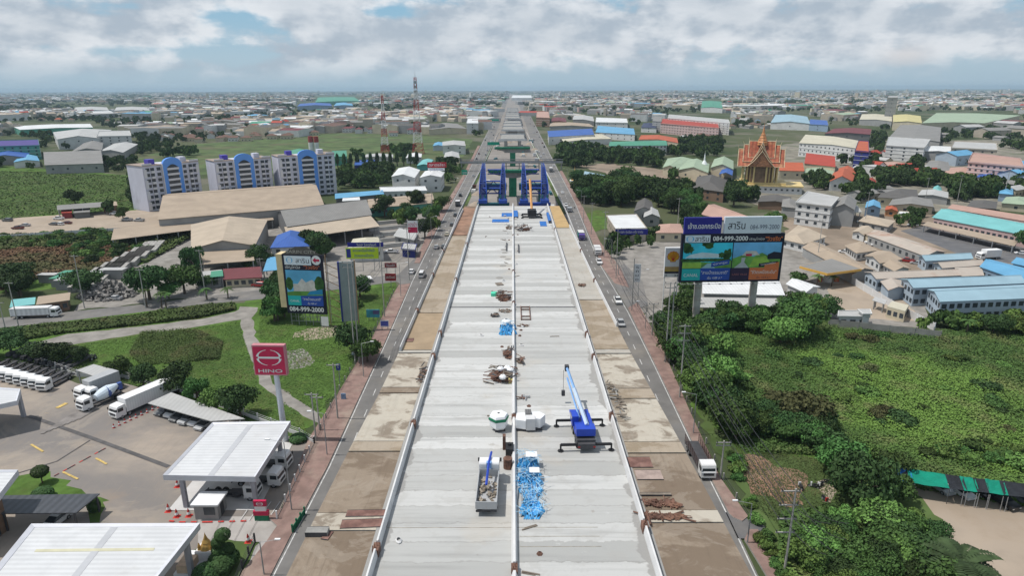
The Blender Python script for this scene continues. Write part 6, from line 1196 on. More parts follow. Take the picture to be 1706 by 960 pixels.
frame_canopy('wide white canopy roof with yellowed daylight panels at the bottom left', [(-60, 1010), (232, 1000), (333, 872), (52, 873)], 6.2, cols=[(320, 962), (-20, 1100), (250, 1110)], stainrows=[(.32, .12, .86), (.93, .12, .8)])
frame_canopy('grey workshop canopy cut by the left edge above the drain', [(-120, 700), (28, 668), (34, 648), (-90, 640)], 6, cols=[(40, 695), (-60, 730)])
frame_canopy('white framed flat office roof corner at the left edge', [(-120, 850), (-3, 826), (30, 783), (-90, 783)], 8)
MB_ = MB
o = thing('office_building', 'brown walled showroom corner at the left edge', 'building', G(-25, 905)); MB().box(-14, -3, 0, 1.2, 3, 7).build('wall', wallm('brown'), o); MB().box(-14, -3.1, 7, 1.3, 3.1, 7.3).build('roof', white, o); MB().box(1.2, -1.5, .2, 1.24, 1.5, 3).build('glass_front', winglass, o)
P = [G(x, y, 3.1) for x, y in [(0, 856), (127, 855), (166, 823), (2, 826)]]; c = sum(P, Vector()) / 4
o = thing('carport', 'dark slatted carport roof with a white car beneath it', 'carport', (c.x, c.y, 0)); MB().prism([(p.x - c.x, p.y - c.y) for p in P], 2.95, 3.1).build('roof', M('carport_dark', (.07, .075, .085), .4, .1, 1, stripe=1.1, sdepth=.5), o)
for k in (0, 1, 2, 3): p = (P[k] - Vector((c.x, c.y, 0))) * .93; MB().box(p.x - .1, p.y - .1, 0, p.x + .1, p.y + .1, 2.95).build('column', steeld, o)
P = [G(x, y, 3.0) for x, y in [(350, 700), (417, 704), (300, 650), (250, 668)]]; P = [G(x, y, 3.0) for x, y in [(246, 672), (352, 702), (408, 698), (285, 654)]]
c = sum(P, Vector()) / 4; o = thing('carport', 'long grey metal car shelter beside the white trailer', 'carport', (c.x, c.y, 0)); MB().prism([(p.x - c.x, p.y - c.y) for p in P], 2.85, 3.0).build('roof', roofm('lgrey'), o)
for k in range(8):
 p = P[3].lerp(P[2], k / 7) * .85 + P[0].lerp(P[1], k / 7) * .15 - Vector((c.x, c.y, 0)); MB().box(p.x - .08, p.y - .08, 0, p.x + .08, p.y + .08, 2.85).build('column', steel, o)
P = [G(x, y, 3.2) for x, y in [(127, 617), (160, 628), (186, 615), (156, 607)]]; c = sum(P, Vector()) / 4; o = thing('carport', 'small square grey roofed shelter behind the red topped truck', 'carport', (c.x, c.y, 0)); MB().prism([(p.x - c.x, p.y - c.y) for p in P], 3.05, 3.2).build('roof', roofm('lgrey'), o)
for k in range(4): p = (P[k] - Vector((c.x, c.y, 0))) * .9; MB().box(p.x - .1, p.y - .1, 0, p.x + .1, p.y + .1, 3.05).build('column', steel, o)
patch('canopy_floor', [(280, 852), (430, 852), (488, 740), (455, 735), (372, 742)], M('pale_floor', (.52, .51, .5), .7, .08, .3, world=True), label='pale concrete floor under the square canopy')
struct(MB().box(0, 0, 0, 1, 1, 1).build('kerb', kerb, None, (0, 0, -5)), '') if False else None
def line_strip(name, pts, w_, mat, z=None, label=None, dash=None):
 mb = MB(); _z[0] += .004; z = z or _z[0]; P = [G(*p) for p in pts]
 for a, b in zip(P, P[1:]):
  d = b - a; L = d.length; d.normalize(); n = Vector((-d.y, d.x, 0)) * w_ / 2; t = 0
  while t < L:
   e = min(L, t + (dash or L)); p, q = a + d * t, a + d * e; mb.quad((*(p - n).xy, z), (*(q - n).xy, z), (*(q + n).xy, z), (*(p + n).xy, z)); t = e + (dash or 0)
 return struct(mb.build(name, mat), label)
line_strip('drain', [(48, 694), (150, 730), (281, 779)], .8, M('drain_dark', (.09, .085, .085), .8, .2, world=True), label='dark drain channel crossing the yard')
line_strip('drain', [(150, 735), (95, 770), (30, 790)], .2, M('drain_dark', (.09, .085, .085)), label='thin joint branching off the drain')
line_strip('yard_marking', [(176, 748), (90, 795)], .22, redp, dash=.7); line_strip('yard_marking', [(176, 748.3), (90, 795.3)], .2, black, dash=1.4)
line_strip('yard_marking', [(142, 657), (78, 690)], .9, line_y, dash=2.2)
for a, b in (((52, 742), (72, 754)), ((105, 788), (130, 800)), ((160, 765), (178, 775))): line_strip('yard_marking', [a, b], .35, line_y)
skid = M('tyre_marks', (.19, .175, .165), .9, .3, .4, world=True)
for k in range(7): line_strip('tyre_mark', [(185 - k * 9, 668 + k * 3), (130 - k * 10, 700 + k * 4)], .7, skid)
for pts in ([(282, 870), (300, 872), (345, 872), (420, 870)], ): line_strip('yard_marking', pts, .3, redp, dash=.8)
for x in (400, 415, 430, 445): line_strip('yard_marking', [(x, 870), (x + 22, 838)], .12, line_w)
for dx_ in (20, 40, 60, 80): line_strip('joint_line', [(330 + dx_, 905), (350 + dx_, 866)], .06, skid)
o = thing('guardhouse', 'small grey guardhouse with a white flat roof beside the square canopy', 'guardhouse', G(352, 858)); MB().box(-1.7, -1.3, 0, 1.7, 1.5, 2.5).build('wall', wallm('grey'), o); MB().box(-2.0, -1.6, 2.5, 2.0, 1.8, 2.75).build('roof', white, o); MB().box(-.3, -1.36, .9, 1.3, -1.3, 2.1).build('window', winglass, o); MB().box(1.7, -.4, 0, 1.75, .6, 2.1).build('door', steeld, o)
red_s = M('sign_red', (.48, .015, .07), .45, .05); white_s = M('sign_white', (.72, .72, .72), .5, .03); chrome = M('chrome_grey', (.5, .52, .54), .3, .2, .6, metal=.6)
P = G(476, 735); zt = HT(476, 735, 574); zb = HT(476, 735, 622); w_ = 5.6
o = thing('pylon_sign', 'tall red square sign with a chrome wing emblem on a white pole', 'sign', P, math.radians(-2)); MB().cyl((0, 0, 0), (-.3, 0, zb), .55, .45, 14).build('pole', M('pole_white', (.6, .62, .66), .4, .05), o)
bd = MB().box(-w_ / 2 - 1, -.5, zb - .2, w_ / 2 - 1, .5, zt).build('sign_box', M('sign_edge_pink', (.5, .2, .23), .6, .1), o); MB().rect(-w_ / 2 - .85, zb, w_ / 2 - 1.15, zt - .25, -.52).build('sign_face', red_s, bd)
def ring(mb, cx, cz, rx, rz, a0, a1, y, n=16, t0=.12, t1=.5, m=0):
 for i in range(n):
  A, B_ = a0 + (a1 - a0) * i / n, a0 + (a1 - a0) * (i + 1) / n
  f = lambda q: t0 + (t1 - t0) * (1 - abs(math.sin(q)))
  mb.xz([(cx + rx * math.cos(A), cz + rz * math.sin(A)), (cx + rx * math.cos(B_), cz + rz * math.sin(B_)), (cx + (rx - f(B_)) * math.cos(B_), cz + (rz - f(B_) * .6) * math.sin(B_)), (cx + (rx - f(A)) * math.cos(A), cz + (rz - f(A) * .6) * math.sin(A))], y, m)
em = MB(); cz = zb + (zt - zb) * .58; D_ = math.radians
ring(em, -1, cz, 2.2, 1.45, D_(8), D_(80), -.56); ring(em, -1, cz, 2.2, 1.45, D_(100), D_(172), -.56); ring(em, -1, cz, 2.2, 1.45, D_(188), D_(260), -.56); ring(em, -1, cz, 2.2, 1.45, D_(280), D_(352), -.56); em.rect(-2.9, cz - .17, .9, cz + .17, -.57)
em.build('emblem', white_s, bd); text('HINO', .62, chrome, bd, face(-1, zb + .35, -.56), width=4.2, align='C', bold=.02)
o = thing('entrance_sign', 'small red, white and green entrance sign by the driveway', 'sign', G(437, 868)); MB().box(-1.0, -.2, 0, 1.0, .2, 1.0).build('green_base', greens, o); MB().box(-1.1, -.25, 1.0, 1.1, .25, 1.7).build('red_band', red_s, o); MB().box(-.8, -.2, 1.7, .8, .2, 2.5).build('white_panel', white_s, o); e = MB().box(-.9, -.2, 2.5, .9, .2, 3.4).build('red_panel', red_s, o)
r_ = MB(); ring(r_, 0, 2.95, .5, .32, 0, 2 * PI, -.22, 16, .06, .14); r_.rect(-.4, 2.9, .4, 3.0, -.23); r_.build('emblem', white_s, e)
gold = M('gold_paint', (.6, .38, .12), .35, .2, .8, metal=.5)
o = thing('spirit_shrine', 'white and gold spirit shrine beside the entrance drive', 'shrine', G(335, 945)); MB().box(-2.6, -2, 0, 2.6, 2.6, .5).build('platform', white, o); MB().box(-2.2, -1.8, .5, -.4, .4, 1.6).build('lower_altar', M('shrine_cream', (.6, .45, .32), .7, .2), o)
MB().box(-.8, .4, .5, 1.6, 2.4, 1.9).build('upper_altar', white, o); MB().lathe([(.9, 0), (.7, .5), (.5, .8), (.55, .9), (.3, 1.3), (.08, 2.0), (0, 2.4)], 10).xf(Matrix.Translation((.4, 1.4, 1.9))).build('gold_spire', gold, o)
for x in (-.4, 1.2): MB().lathe([(.25, 0), (.2, .5), (.05, 1.0)], 8).xf(Matrix.Translation((x, 1.0, 1.9))).build('gold_finial', gold, o)
def topiary(px, py, balls, label):
 o = thing('topiary', label, 'topiary', G(px, py)); MB().cyl((0, 0, 0), (0, 0, balls[-1][2]), .1, None, 6).build('trunk', bark, o)
 for x, y, z, r, fl in balls: put('clipped_ball', crown('small', 3, 'dark') if False else clip_me, o, (x, y, z), random.uniform(0, 6), (r, r, r * fl))
rs_ = np.random.RandomState(4); d_ = rs_.normal(size=(1500, 3)); d_ /= np.linalg.norm(d_, axis=1)[:, None]; N_ = d_ + rs_.normal(size=d_.shape) * .25; N_ /= np.linalg.norm(N_, axis=1)[:, None]; V_, F_ = quads_at(d_ * rs_.uniform(.94, 1.04, (1500, 1)), N_, .16 * np.ones(1500)); clip_me = npmesh('clipped_ball', V_, F_, LEAF['dark'])
topiary(375, 945, [(0, 0, 1.3, 1.9, .55), (-.6, .2, 2.5, .9, .7), (.5, .3, 2.6, .9, .8), (-.6, .3, 3.6, .85, .8), (.2, .2, 4.8, 1.0, .85)], 'tall topiary of stacked clipped balls beside the entrance drive')
topiary(71, 806, [(0, 0, 2.2, 1.25, .75)], 'clipped round topiary on the lawn island'); topiary(72, 830, [(0, 0, .8, 1.5, .6)], 'low clipped dome in front of the round topiary'); topiary(158, 852, [(0, 0, 1.0, .9, 1.3)], 'cone shaped clipped bush at the end of the dark carport')
topiary(345, 968, [(0, 0, 1.0, 1.7, .8), (1.5, .8, 1.2, 1.4, .8)], 'big dark clipped bush below the topiary tower'); topiary(362, 935, [(0, 0, .8, 1.1, .8)], 'small clipped ball left of the topiary tower')
topiary(498, 735, [(0, 0, .5, 1.6, .5)], 'flat clipped hedge dome at the foot of the tall red sign')
def fence(name, label, pts, h, post, mats, panel=None, z=.02, bars=0, cat='fence'):
 P = [G(*p) for p in pts]; o = thing(name, label, cat, P[0]); np_ = 0
 for a, b in zip(P, P[1:]):
  d = b - a; L = d.length; n = max(1, int(L / post)); a0 = a - P[0]; u = d / L
  for k in range(n + 1):
   if k == n and b is not P[-1]: continue
   if np_ < 95: p = a0 + d * k / n; MB().box(p.x - .1, p.y - .1, 0, p.x + .1, p.y + .1, h + .15).build('post', mats[0], o); np_ += 1
  nn = Vector((-u.y, u.x, 0)) * .04; e = a0 + d; mb = MB()
  if panel: mb.prism([tuple((a0 - nn).xy), tuple((e - nn).xy), tuple((e + nn).xy), tuple((a0 + nn).xy)], 0, h * panel)
  for j in range(bars): zz = h * (panel or 0) + (h - h * (panel or 0)) * (j + 1) / bars; mb.bar(a0 + Vector((0, 0, zz)), e + Vector((0, 0, zz)), .04)
  mb.build('panel', mats[1], o)
 return o
fence('fence', 'pale wall with posts along the back of the truck yard', [(60, 604), (130, 628), (205, 630), (300, 655), (430, 702), (500, 728), (524, 742)], 1.6, 3.5, (whitew, whitew), .55, bars=2)
fence('fence', 'dark railing with white posts between the dealer and the left pavement', [(524, 742), (500, 790), (476, 840), (462, 868)], 1.5, 2.6, (white, steeld), .3, bars=3)
fence('fence', 'dark railing beside the planted bed at the bottom left', [(425, 905), (404, 950), (385, 995)], 1.4, 2.4, (steeld, steeld), .25, bars=3)
fence('fence', 'dark wire fence between the left pavement and the vacant lot', [(526, 738), (566, 652), (620, 563), (656, 490)], 1.3, 4, (polec, steeld), 0, bars=3)
fence('boundary_wall', 'long grey concrete wall in front of the pale earth yard', [(-60, 408), (0, 402), (150, 392), (300, 384), (345, 379)], 2.6, 6, (concd, conch), 1.0)
fence('boundary_wall', 'white capped wall from the billboard to the container offices', [(1306, 400), (1400, 462), (1500, 522), (1556, 552)], 2.2, 5, (white, conch), 1.0)
fence('boundary_wall', 'weathered grey wall along the top of the right green field', [(1380, 545), (1480, 556), (1566, 566)], 2.2, 5, (concd, concd), 1.0)
fence('fence', 'low wire fence along the right pavement', [(1250, 870), (1205, 800), (1152, 690), (1104, 575), (1078, 520)], 1.1, 5, (polec, steeld), 0, bars=2)
fence('handrail', 'green mesh barrier panels at the left driveway corner', [(488, 890), (508, 860)], 1.4, 1.2, (greens, greens), .8, cat='barrier')
cone_me = [MB().lathe([(.2, .05), (.03, .75)], 8).mesh('cone_body', redp), MB().box(-.25, -.25, 0, .25, .25, .05).mesh('cone_base', redp), MB().lathe([(.155, .25), (.105, .45)], 8).mesh('cone_band', white)]
def cone(px, py, label, k=1.3, group=None):
 o = thing('traffic_cone', label, 'cone', G(px, py), 0, group, (k, k, k)); put('cone_body', cone_me[0], o); put('cone_base', cone_me[1], o); b = put('reflective_band', cone_me[2], o, None, 0, (1.03, 1.03, 1))
for k in range(9):
 t = k / 8; cone(190 + 74 * t, 714 - 34 * t, '%s red cone of the row beside the long white trailer' % ['nearest', 'second', 'third', 'fourth', 'fifth', 'sixth', 'seventh', 'eighth', 'farthest'][k], 1.3, 'red cones beside the trailer')
for px, py, lb in ((281, 853, 'red cone at the left corner of the square canopy'), (295, 862, 'red cone left of the guardhouse, outer one'), (315, 861, 'red cone left of the guardhouse, nearer the guardhouse'), (296, 812, 'red cone beside the left side of the square canopy'), (414, 904, 'red barrier cone on the entrance drive')): cone(px, py, lb, 1.8)
for i in range(9):
 a = G(78 - i * 12.6, 650 - i * 3.2); b = G(110 - i * 12.6, 632 - i * 3.0); hd = math.atan2(-(a.x - b.x), a.y - b.y)
 truck('bare', '%s white cab truck chassis in the parked row, counted from the right' % ['first', 'second', 'third', 'fourth', 'fifth', 'sixth', 'seventh', 'eighth', 'ninth'][i], (a + b) / 2, hd, 'white', 8.2, 'white truck chassis parked in a row')
for i in range(9):
 a = G(104 - i * 12, 626 - i * 3.0); b = G(134 - i * 12, 610 - i * 2.8); hd = math.atan2(-(a.x - b.x), a.y - b.y)
 o = thing('truck_trailer', '%s bare dark chassis frame behind the white cabs, counted from the right' % ['first', 'second', 'third', 'fourth', 'fifth', 'sixth', 'seventh', 'eighth', 'ninth'][i], 'chassis', (a + b) / 2 + Vector((0, 3, 0)), hd, 'bare chassis behind the parked row')
 put('rails', me_cached('rails', lambda: MB().box(-.45, -4.5, .7, -.3, 4.5, .95).box(.3, -4.5, .7, .45, 4.5, .95).box(-.5, 2.5, .6, .5, 4.2, 1.4).mesh('rails', steeld)), o); wheels(o, (3.2, -2.4, -3.6), .95, .5, .3)
hd = heading((262, 668), (208, 692))
truck('box', 'long white refrigerated trailer truck beside the row of red cones', (G(205, 696) + G(268, 668)) / 2 + Vector((0, 1.5, 0)), hd, 'white', 13.5, cat='truck', load='white')
truck('box', 'white truck with a faded red roof box near the small shelter', (G(148, 664) + G(180, 648)) / 2, hd, 'white', 8.4, load='silver'); o = bpy.data.objects[-1] if False else None
truck('bare', 'white cab truck squeezed between the mixer and the red topped truck', (G(163, 664) + G(188, 652)) / 2, hd, 'white', 7.6)
truck('mixer', 'blue and white concrete mixer truck parked in the yard', (G(153, 682) + G(185, 664)) / 2, hd, 'white', 8.4)
P1, P2 = G(400, 838), G(335, 832)
truck('bare', 'white cab chassis parked crosswise under the square canopy', (P1 + P2) / 2 + Vector((1.5, 1, .03)), math.radians(-92), 'white', 8.6)
truck('bare', 'white cab chassis at the right under the square canopy, nearer one', G(432, 806), math.radians(-95), 'white', 8.0); truck('bare', 'white cab chassis at the right under the square canopy, farther one', G(446, 778), math.radians(-95), 'white', 8.0)
for i, (px, py, kd, cl) in enumerate([(266, 693, 'sedan', 'grey'), (280, 697, 'hatch', 'white'), (291, 703, 'sedan', 'grey'), (306, 708, 'suv', 'silver'), (320, 711, 'hatch', 'white'), (333, 717, 'sedan', 'silver')]):
 car(kd, cl, '%s car from the left under the long grey car shelter, %s' % (['first', 'second', 'third', 'fourth', 'fifth', 'sixth'][i], cl), G(px, py) + Vector((.6, 1.5, 0)), math.radians(160), 'cars under the long shelter')
car('hatch', 'white', 'white car half hidden under the dark slatted carport', G(96, 872), math.radians(170))
# tall roadside poster on the left (two boards set as a V)
def dims(bl, tr, Y): return atY(bl[0], bl[1], Y), atY(tr[0], tr[1], Y)
Yb = G(500, 545).y; a = atY(480, 525, Yb); b = atY(545, 514, Yb + 1); tl = atY(470, 431, Yb); tr_ = atY(536, 418, Yb + 1)
W_ = 12.4; H_ = (tl.z + tr_.z) / 2 - (a.z + b.z) / 2; z0_ = (a.z + b.z) / 2; cx_ = (a.x + b.x + tl.x + tr_.x) / 4; W_ = ((b.x - a.x) + (tr_.x - tl.x)) / 2
o = thing('billboard', 'tall portrait property billboard with a house picture and phone number', 'billboard', (cx_, Yb, 0), math.radians(-8)); hw = W_ / 2
nav = M('poster_dark', (.012, .012, .03), .6, .1); sk = M('poster_sky', (.12, .42, .68), .6, .25, .1); gr = M('poster_green', (.12, .3, .06), .6, .4, .3); tealp = M('poster_teal', (.02, .42, .42), .6, .05); bl = M('poster_blue', (.02, .07, .36), .6, .08); org = M('poster_orange', (.62, .17, .06), .6, .08); wht = M('poster_white', (.66, .72, .78), .6, .03); hs = M('poster_house', (.55, .53, .5), .6, .2, .5); trm = M('poster_tree', (.03, .09, .02), .7, .5, .8)
bd = MB().box(-hw - .4, .02, z0_ - .4, hw + .4, .6, z0_ + H_ + .1).build('board', nav, o)
hd_ = MB().add([(-hw - .4, .02, z0_ + H_ + .1), (hw + .4, .02, z0_ + H_ + .1), (.3 * hw, .02, z0_ + H_ + 2.2), (-.3 * hw, .02, z0_ + H_ + 2.2)], [(0, 1, 2, 3)]); hd_.build('header', M('header_brown', (.1, .09, .08), .7, .2), o); text('SARIN CITY', .8, M('letter_grey', (.38, .36, .32), .6), o, face(0, z0_ + H_ + .5, -.04), width=W_ * .8, align='C')
h = H_; y_ = -.03
def art(name, pts, m, yy, par): return MB().xz(pts, yy).build(name, m, par)
art('white_band', [(-hw + .2, z0_ + h * .83), (hw * .48, z0_ + h * .83), (hw * .48, z0_ + h * .985), (-hw + .2, z0_ + h * .985)], wht, y_, bd)
r_ = MB(); ring(r_, -hw * .68, z0_ + h * .91, .85, .85, 0, 2 * PI, y_ - .02, 18, .12, .3); r_.build('round_logo', sk, bd)
text('สาริน', 1.3, nav, bd, face(-hw * .34, z0_ + h * .865, y_ - .02), width=hw * .72)
c_ = MB(); c_.xz([(hw * .76 + 1.25 * math.cos(t * PI / 12), z0_ + h * .92 + 1.25 * math.sin(t * PI / 12)) for t in range(24)], y_ - .01); c_.build('round_badge', white_s, bd)
ar = MB(); x_, z_ = hw * .76, z0_ + h * .92; ar.xz([(x_ - .95, z_), (x_ - .1, z_ - .75), (x_ - .1, z_ - .28), (x_ + .9, z_ - .28), (x_ + .9, z_ + .28), (x_ - .1, z_ + .28), (x_ - .1, z_ + .75)], y_ - .03); ar.build('left_arrow', red_s, bd)
text('เชิญโทนิล', .8, white_s, bd, face(-hw + .3, z0_ + h * .765, y_), width=hw * .8); text('"วิวจริง"', .95, org, bd, face(hw * .05, z0_ + h * .765, y_), width=hw * .85)
art('picture_sky', [(-hw + .2, z0_ + h * .30), (hw - .2, z0_ + h * .30), (hw - .2, z0_ + h * .74), (-hw + .2, z0_ + h * .74)], sk, y_, bd)
art('picture_lawn', [(-hw + .2, z0_ + h * .27), (hw - .2, z0_ + h * .27), (hw - .2, z0_ + h * .36), (0, z0_ + h * .40), (-hw + .2, z0_ + h * .35)], gr, y_ - .012, bd)
art('picture_house', [(-hw * .6, z0_ + h * .37), (hw * .7, z0_ + h * .38), (hw * .7, z0_ + h * .5), (hw * .45, z0_ + h * .58), (hw * .1, z0_ + h * .53), (-hw * .1, z0_ + h * .6), (-hw * .35, z0_ + h * .5), (-hw * .6, z0_ + h * .5)], hs, y_ - .02, bd)
for x, r in ((-hw * .8, 1.1), (hw * .82, 1.4)): art('picture_tree', [(x + r * math.cos(t * PI / 8) * (1 if t % 2 else .85), z0_ + h * .5 + 1.6 * r * math.sin(t * PI / 8)) for t in range(16)], trm, y_ - .03, bd)
art('picture_hedge', [(hw * .1, z0_ + h * .31), (hw - .2, z0_ + h * .33), (hw - .2, z0_ + h * .42), (hw * .3, z0_ + h * .38)], M('poster_ribbon', (.02, .22, .42), .6), y_ - .035, bd)
art('teal_box', [(-hw + .2, z0_ + h * .12), (-hw * .25, z0_ + h * .12), (-hw * .25, z0_ + h * .29), (-hw + .2, z0_ + h * .29)], tealp, y_ - .04, bd); art('blue_box', [(-hw * .25, z0_ + h * .12), (hw - .2, z0_ + h * .12), (hw - .2, z0_ + h * .31), (-hw * .25, z0_ + h * .29)], bl, y_ - .045, bd)
text('CANAL', .6, white_s, bd, face(-hw + .8, z0_ + h * .18, y_ - .06), width=hw * .5); text('"สายน้ำธรรมชาติ"', .7, white_s, bd, face(-hw * .15, z0_ + h * .215, y_ - .06), width=hw * 1.0); text('เริ่ม 4.89 ล.*', .5, white_s, bd, face(hw * .1, z0_ + h * .145, y_ - .06), width=hw * .5)
text('084-999-2000', 1.25, white_s, bd, face(-hw + .3, z0_ + h * .015, y_), width=W_ * .94, bold=.03)
MB().box(-hw - 2.2, .3, z0_ + 1, -hw - .45, 3.5, z0_ + H_).build('side_panel', M('panel_cream', (.62, .5, .3), .6, .08), o)
fr_ = MB()
for k in range(6): x = -hw + W_ * k / 5; fr_.bar((x, 1.0, 0), (x, 1.0, z0_), .14); fr_.bar((x, 3.5, 0), (x, 3.5, z0_ + H_ * .9), .14)
for z in (1.2, 2.4, 3.4): fr_.bar((-hw, 1.0, z), (hw, 1.0, z), .08)
fr_.build('support_frame', steel, o)
for k in range(7): MB().bar((hw + .5, .8, z0_ + H_ * k / 7), (hw + 3.6 + k * .04, 2, z0_ - 2 + H_ * k / 7), .14).build('tie_beam', M('tie_tan', (.3, .2, .12), .8, .2), o)
MB().bar((hw + .8, 1, 0), (hw + .8, 1, z0_ + H_), .18).build('mast', M('tie_tan', (.3, .2, .12)), o)
MB().rect(hw - 1.2, .6, hw + .8, 3.2, -.3).build('white_notice', white_s, o)
a = atY(572, 530, Yb - 4); t = atY(562, 437, Yb - 4)
o = thing('billboard', 'grey back of a narrow billboard with a blue edge beside the tall portrait one', 'billboard', (a.x, Yb - 4, 0), math.radians(12)); MB().box(0, 0, max(1, a.z - 1), 3.6, .4, t.z).build('back_sheet', M('sheet_grey', (.25, .29, .29), .6, .1, .3), o); MB().box(-.45, -.1, max(1, a.z - 1), -.01, .9, t.z).build('blue_edge', M('edge_blue', (.03, .04, .2), .6), o)
MB().box(3.61, -.1, 0, 3.9, .5, t.z + .3).build('brown_post', M('tie_tan', (.3, .2, .12)), o); MB().box(.2, .5, 0, .5, .8, t.z).build('rear_post', steel, o)
# twin board billboard on the right
Yr = G(1205, 546).y; bl_ = atY(1133, 469, Yr); br_ = atY(1299, 472, Yr); tl = atY(1138, 394, Yr); ttop = atY(1138, 363, Yr); mid_ = atY(1138, 391, Yr); W_ = br_.x - bl_.x
o = thing('billboard', 'huge landscape billboard with two boards on two round pillars', 'billboard', (bl_.x, Yr, 0), math.radians(2.0)); z0_ = bl_.z; z1 = mid_.z; z2 = ttop.z; EXC.append((1125, 1310, 350, 500))
bd = MB().box(-.3, .02, z0_ - .3, W_ + .3, 1.0, z1 + .1).build('main_board', nav, o)
k = W_ / 100; Z = lambda v: z0_ + (z1 - z0_) * v
def R4(x0, v0, x1, v1): return [(x0 * k, Z(v0)), (x1 * k, Z(v0)), (x1 * k, Z(v1)), (x0 * k, Z(v1))]
art('white_band', R4(2, .83, 27, .985), wht, -.02, bd); r_ = MB(); ring(r_, 7 * k, Z(.905), 1.0, .8, 0, 2 * PI, -.04, 18, .15, .35); r_.build('round_logo', sk, bd)
text('สาริน', 1.35, nav, bd, face(12 * k, Z(.85), -.05), width=13.5 * k); text('084-999-2000', 1.15, white_s, bd, face(29.5 * k, Z(.865), -.03), width=35 * k, bold=.03); text('เชิญโทนิล', .6, white_s, bd, face(66 * k, Z(.87), -.03), width=15 * k); text('"วิวจริง"', 1.1, org, bd, face(82 * k, Z(.85), -.03), width=17 * k, bold=.02)
art('left_sky', R4(1, .28, 50, .82), M('poster_sky_bright', (.04, .5, .66), .6, .35, .12), -.02, bd); art('right_sky', R4(51, .28, 99, .82), M('poster_sky_soft', (.14, .4, .68), .6, .3, .12), -.02, bd)
art('left_cloud', [(3 * k, Z(.5)), (46 * k, Z(.5)), (40 * k, Z(.58)), (20 * k, Z(.62)), (8 * k, Z(.57))], M('poster_cloud', (.55, .68, .72), .6), -.025, bd)
art('left_meadow', [(1 * k, Z(.28)), (50 * k, Z(.28)), (50 * k, Z(.44)), (28 * k, Z(.40)), (1 * k, Z(.46))], gr, -.03, bd); art('left_lawn', R4(1, .28, 20, .40), M('poster_lime', (.28, .48, .07), .6, .2), -.035, bd); art('left_water', [(20 * k, Z(.28)), (34 * k, Z(.28)), (30 * k, Z(.38)), (26 * k, Z(.38))], M('poster_water', (.3, .5, .55), .6), -.04, bd)
rr = random.Random(3)
for x, v, r in ((3, .74, 1.9), (7, .68, 1.3), (26, .79, 1.5), (22, .80, .9), (40, .56, 1.0), (46, .58, 1.5), (44, .52, 1.0)):
 art('picture_tree', [(min(49.5 * k, max(.3, x * k + r * rr.uniform(.6, 1.1) * math.cos(t * PI / 9))), min(Z(.82), Z(v) + r * .9 * rr.uniform(.6, 1.1) * math.sin(t * PI / 9))) for t in range(18)], trm, -.045, bd)
hb = MB()
for j in range(12): x = 2 + j * 4; hb.xz([(x * k + rr.uniform(.7, 1.0) * math.cos(t * PI / 6), Z(.455) + .42 * math.sin(t * PI / 6)) for t in range(12)], -.042 - j * .0004)
hb.build('picture_treeline', trm, bd)
art('right_hill', [(51 * k, Z(.28)), (99 * k, Z(.28)), (99 * k, Z(.56)), (90 * k, Z(.5)), (80 * k, Z(.60)), (72 * k, Z(.52)), (60 * k, Z(.55)), (51 * k, Z(.48))], gr, -.03, bd); art('right_roof', [(60 * k, Z(.54)), (78 * k, Z(.55)), (74 * k, Z(.64)), (64 * k, Z(.64))], hs, -.035, bd); art('right_red_wall', R4(64, .53, 70, .58), red_s, -.04, bd)
art('right_path', [(53 * k, Z(.28)), (68 * k, Z(.28)), (63 * k, Z(.40)), (64 * k, Z(.50)), (60 * k, Z(.5)), (60 * k, Z(.40))], M('poster_path', (.42, .45, .47), .6, .1), -.042, bd); art('right_lime', [(68 * k, Z(.30)), (90 * k, Z(.36)), (84 * k, Z(.54)), (72 * k, Z(.48))], M('poster_lime', (.28, .48, .07)), -.036, bd)
art('dark_house', [(86 * k, Z(.46)), (99 * k, Z(.46)), (99 * k, Z(.6)), (92 * k, Z(.62)), (86 * k, Z(.56))], nav, -.037, bd)
art('blue_ribbon', [(30 * k, Z(.30)), (48 * k, Z(.36)), (48 * k, Z(.46)), (30 * k, Z(.40))], bl, -.05, bd); text('ปุลากรูน', .5, white_s, bd, Matrix.Translation((32 * k, -.06, Z(.345))) @ Matrix.Rotation(-.14, 4, 'Y') @ Matrix.Rotation(PI / 2, 4, 'X'), width=14 * k)
art('dark_ribbon', [(78 * k, Z(.29)), (97 * k, Z(.34)), (97 * k, Z(.42)), (78 * k, Z(.37))], nav, -.05, bd); text('โฉนดทองพร้อม', .45, white_s, bd, Matrix.Translation((80 * k, -.06, Z(.325))) @ Matrix.Rotation(-.14, 4, 'Y') @ Matrix.Rotation(PI / 2, 4, 'X'), width=15 * k)
art('teal_box', R4(1, .02, 19.5, .27), tealp, -.05, bd); art('blue_box', R4(19.5, .02, 49.5, .28), bl, -.05, bd); art('dark_box', R4(50.5, .02, 69, .27), M('poster_plum', (.03, .015, .05), .6), -.05, bd); art('orange_box', [(69 * k, Z(.02)), (98.5 * k, Z(.02)), (98.5 * k, Z(.40)), (84 * k, Z(.34)), (84 * k, Z(.28)), (69 * k, Z(.28))], org, -.055, bd)
text('CANAL', .85, white_s, bd, face(3 * k, Z(.10), -.07), width=14.5 * k); text('"สายน้ำธรรมชาติ"', .85, white_s, bd, face(20.5 * k, Z(.15), -.07), width=27 * k); text('เริ่ม 4.89 ล.*', .6, white_s, bd, face(27 * k, Z(.045), -.07), width=15 * k)
text('LAKE VILLE', .5, M('letter_mauve', (.35, .12, .12), .6), bd, face(52 * k, Z(.12), -.07), width=15 * k); text('"ชีวิตเหนือระดับ"', .85, white_s, bd, face(70.5 * k, Z(.15), -.07), width=26 * k); text('เริ่ม 16.9 ล.*', .55, M('letter_dark', (.1, .05, .08), .6), bd, face(77 * k, Z(.045), -.07), width=14 * k)
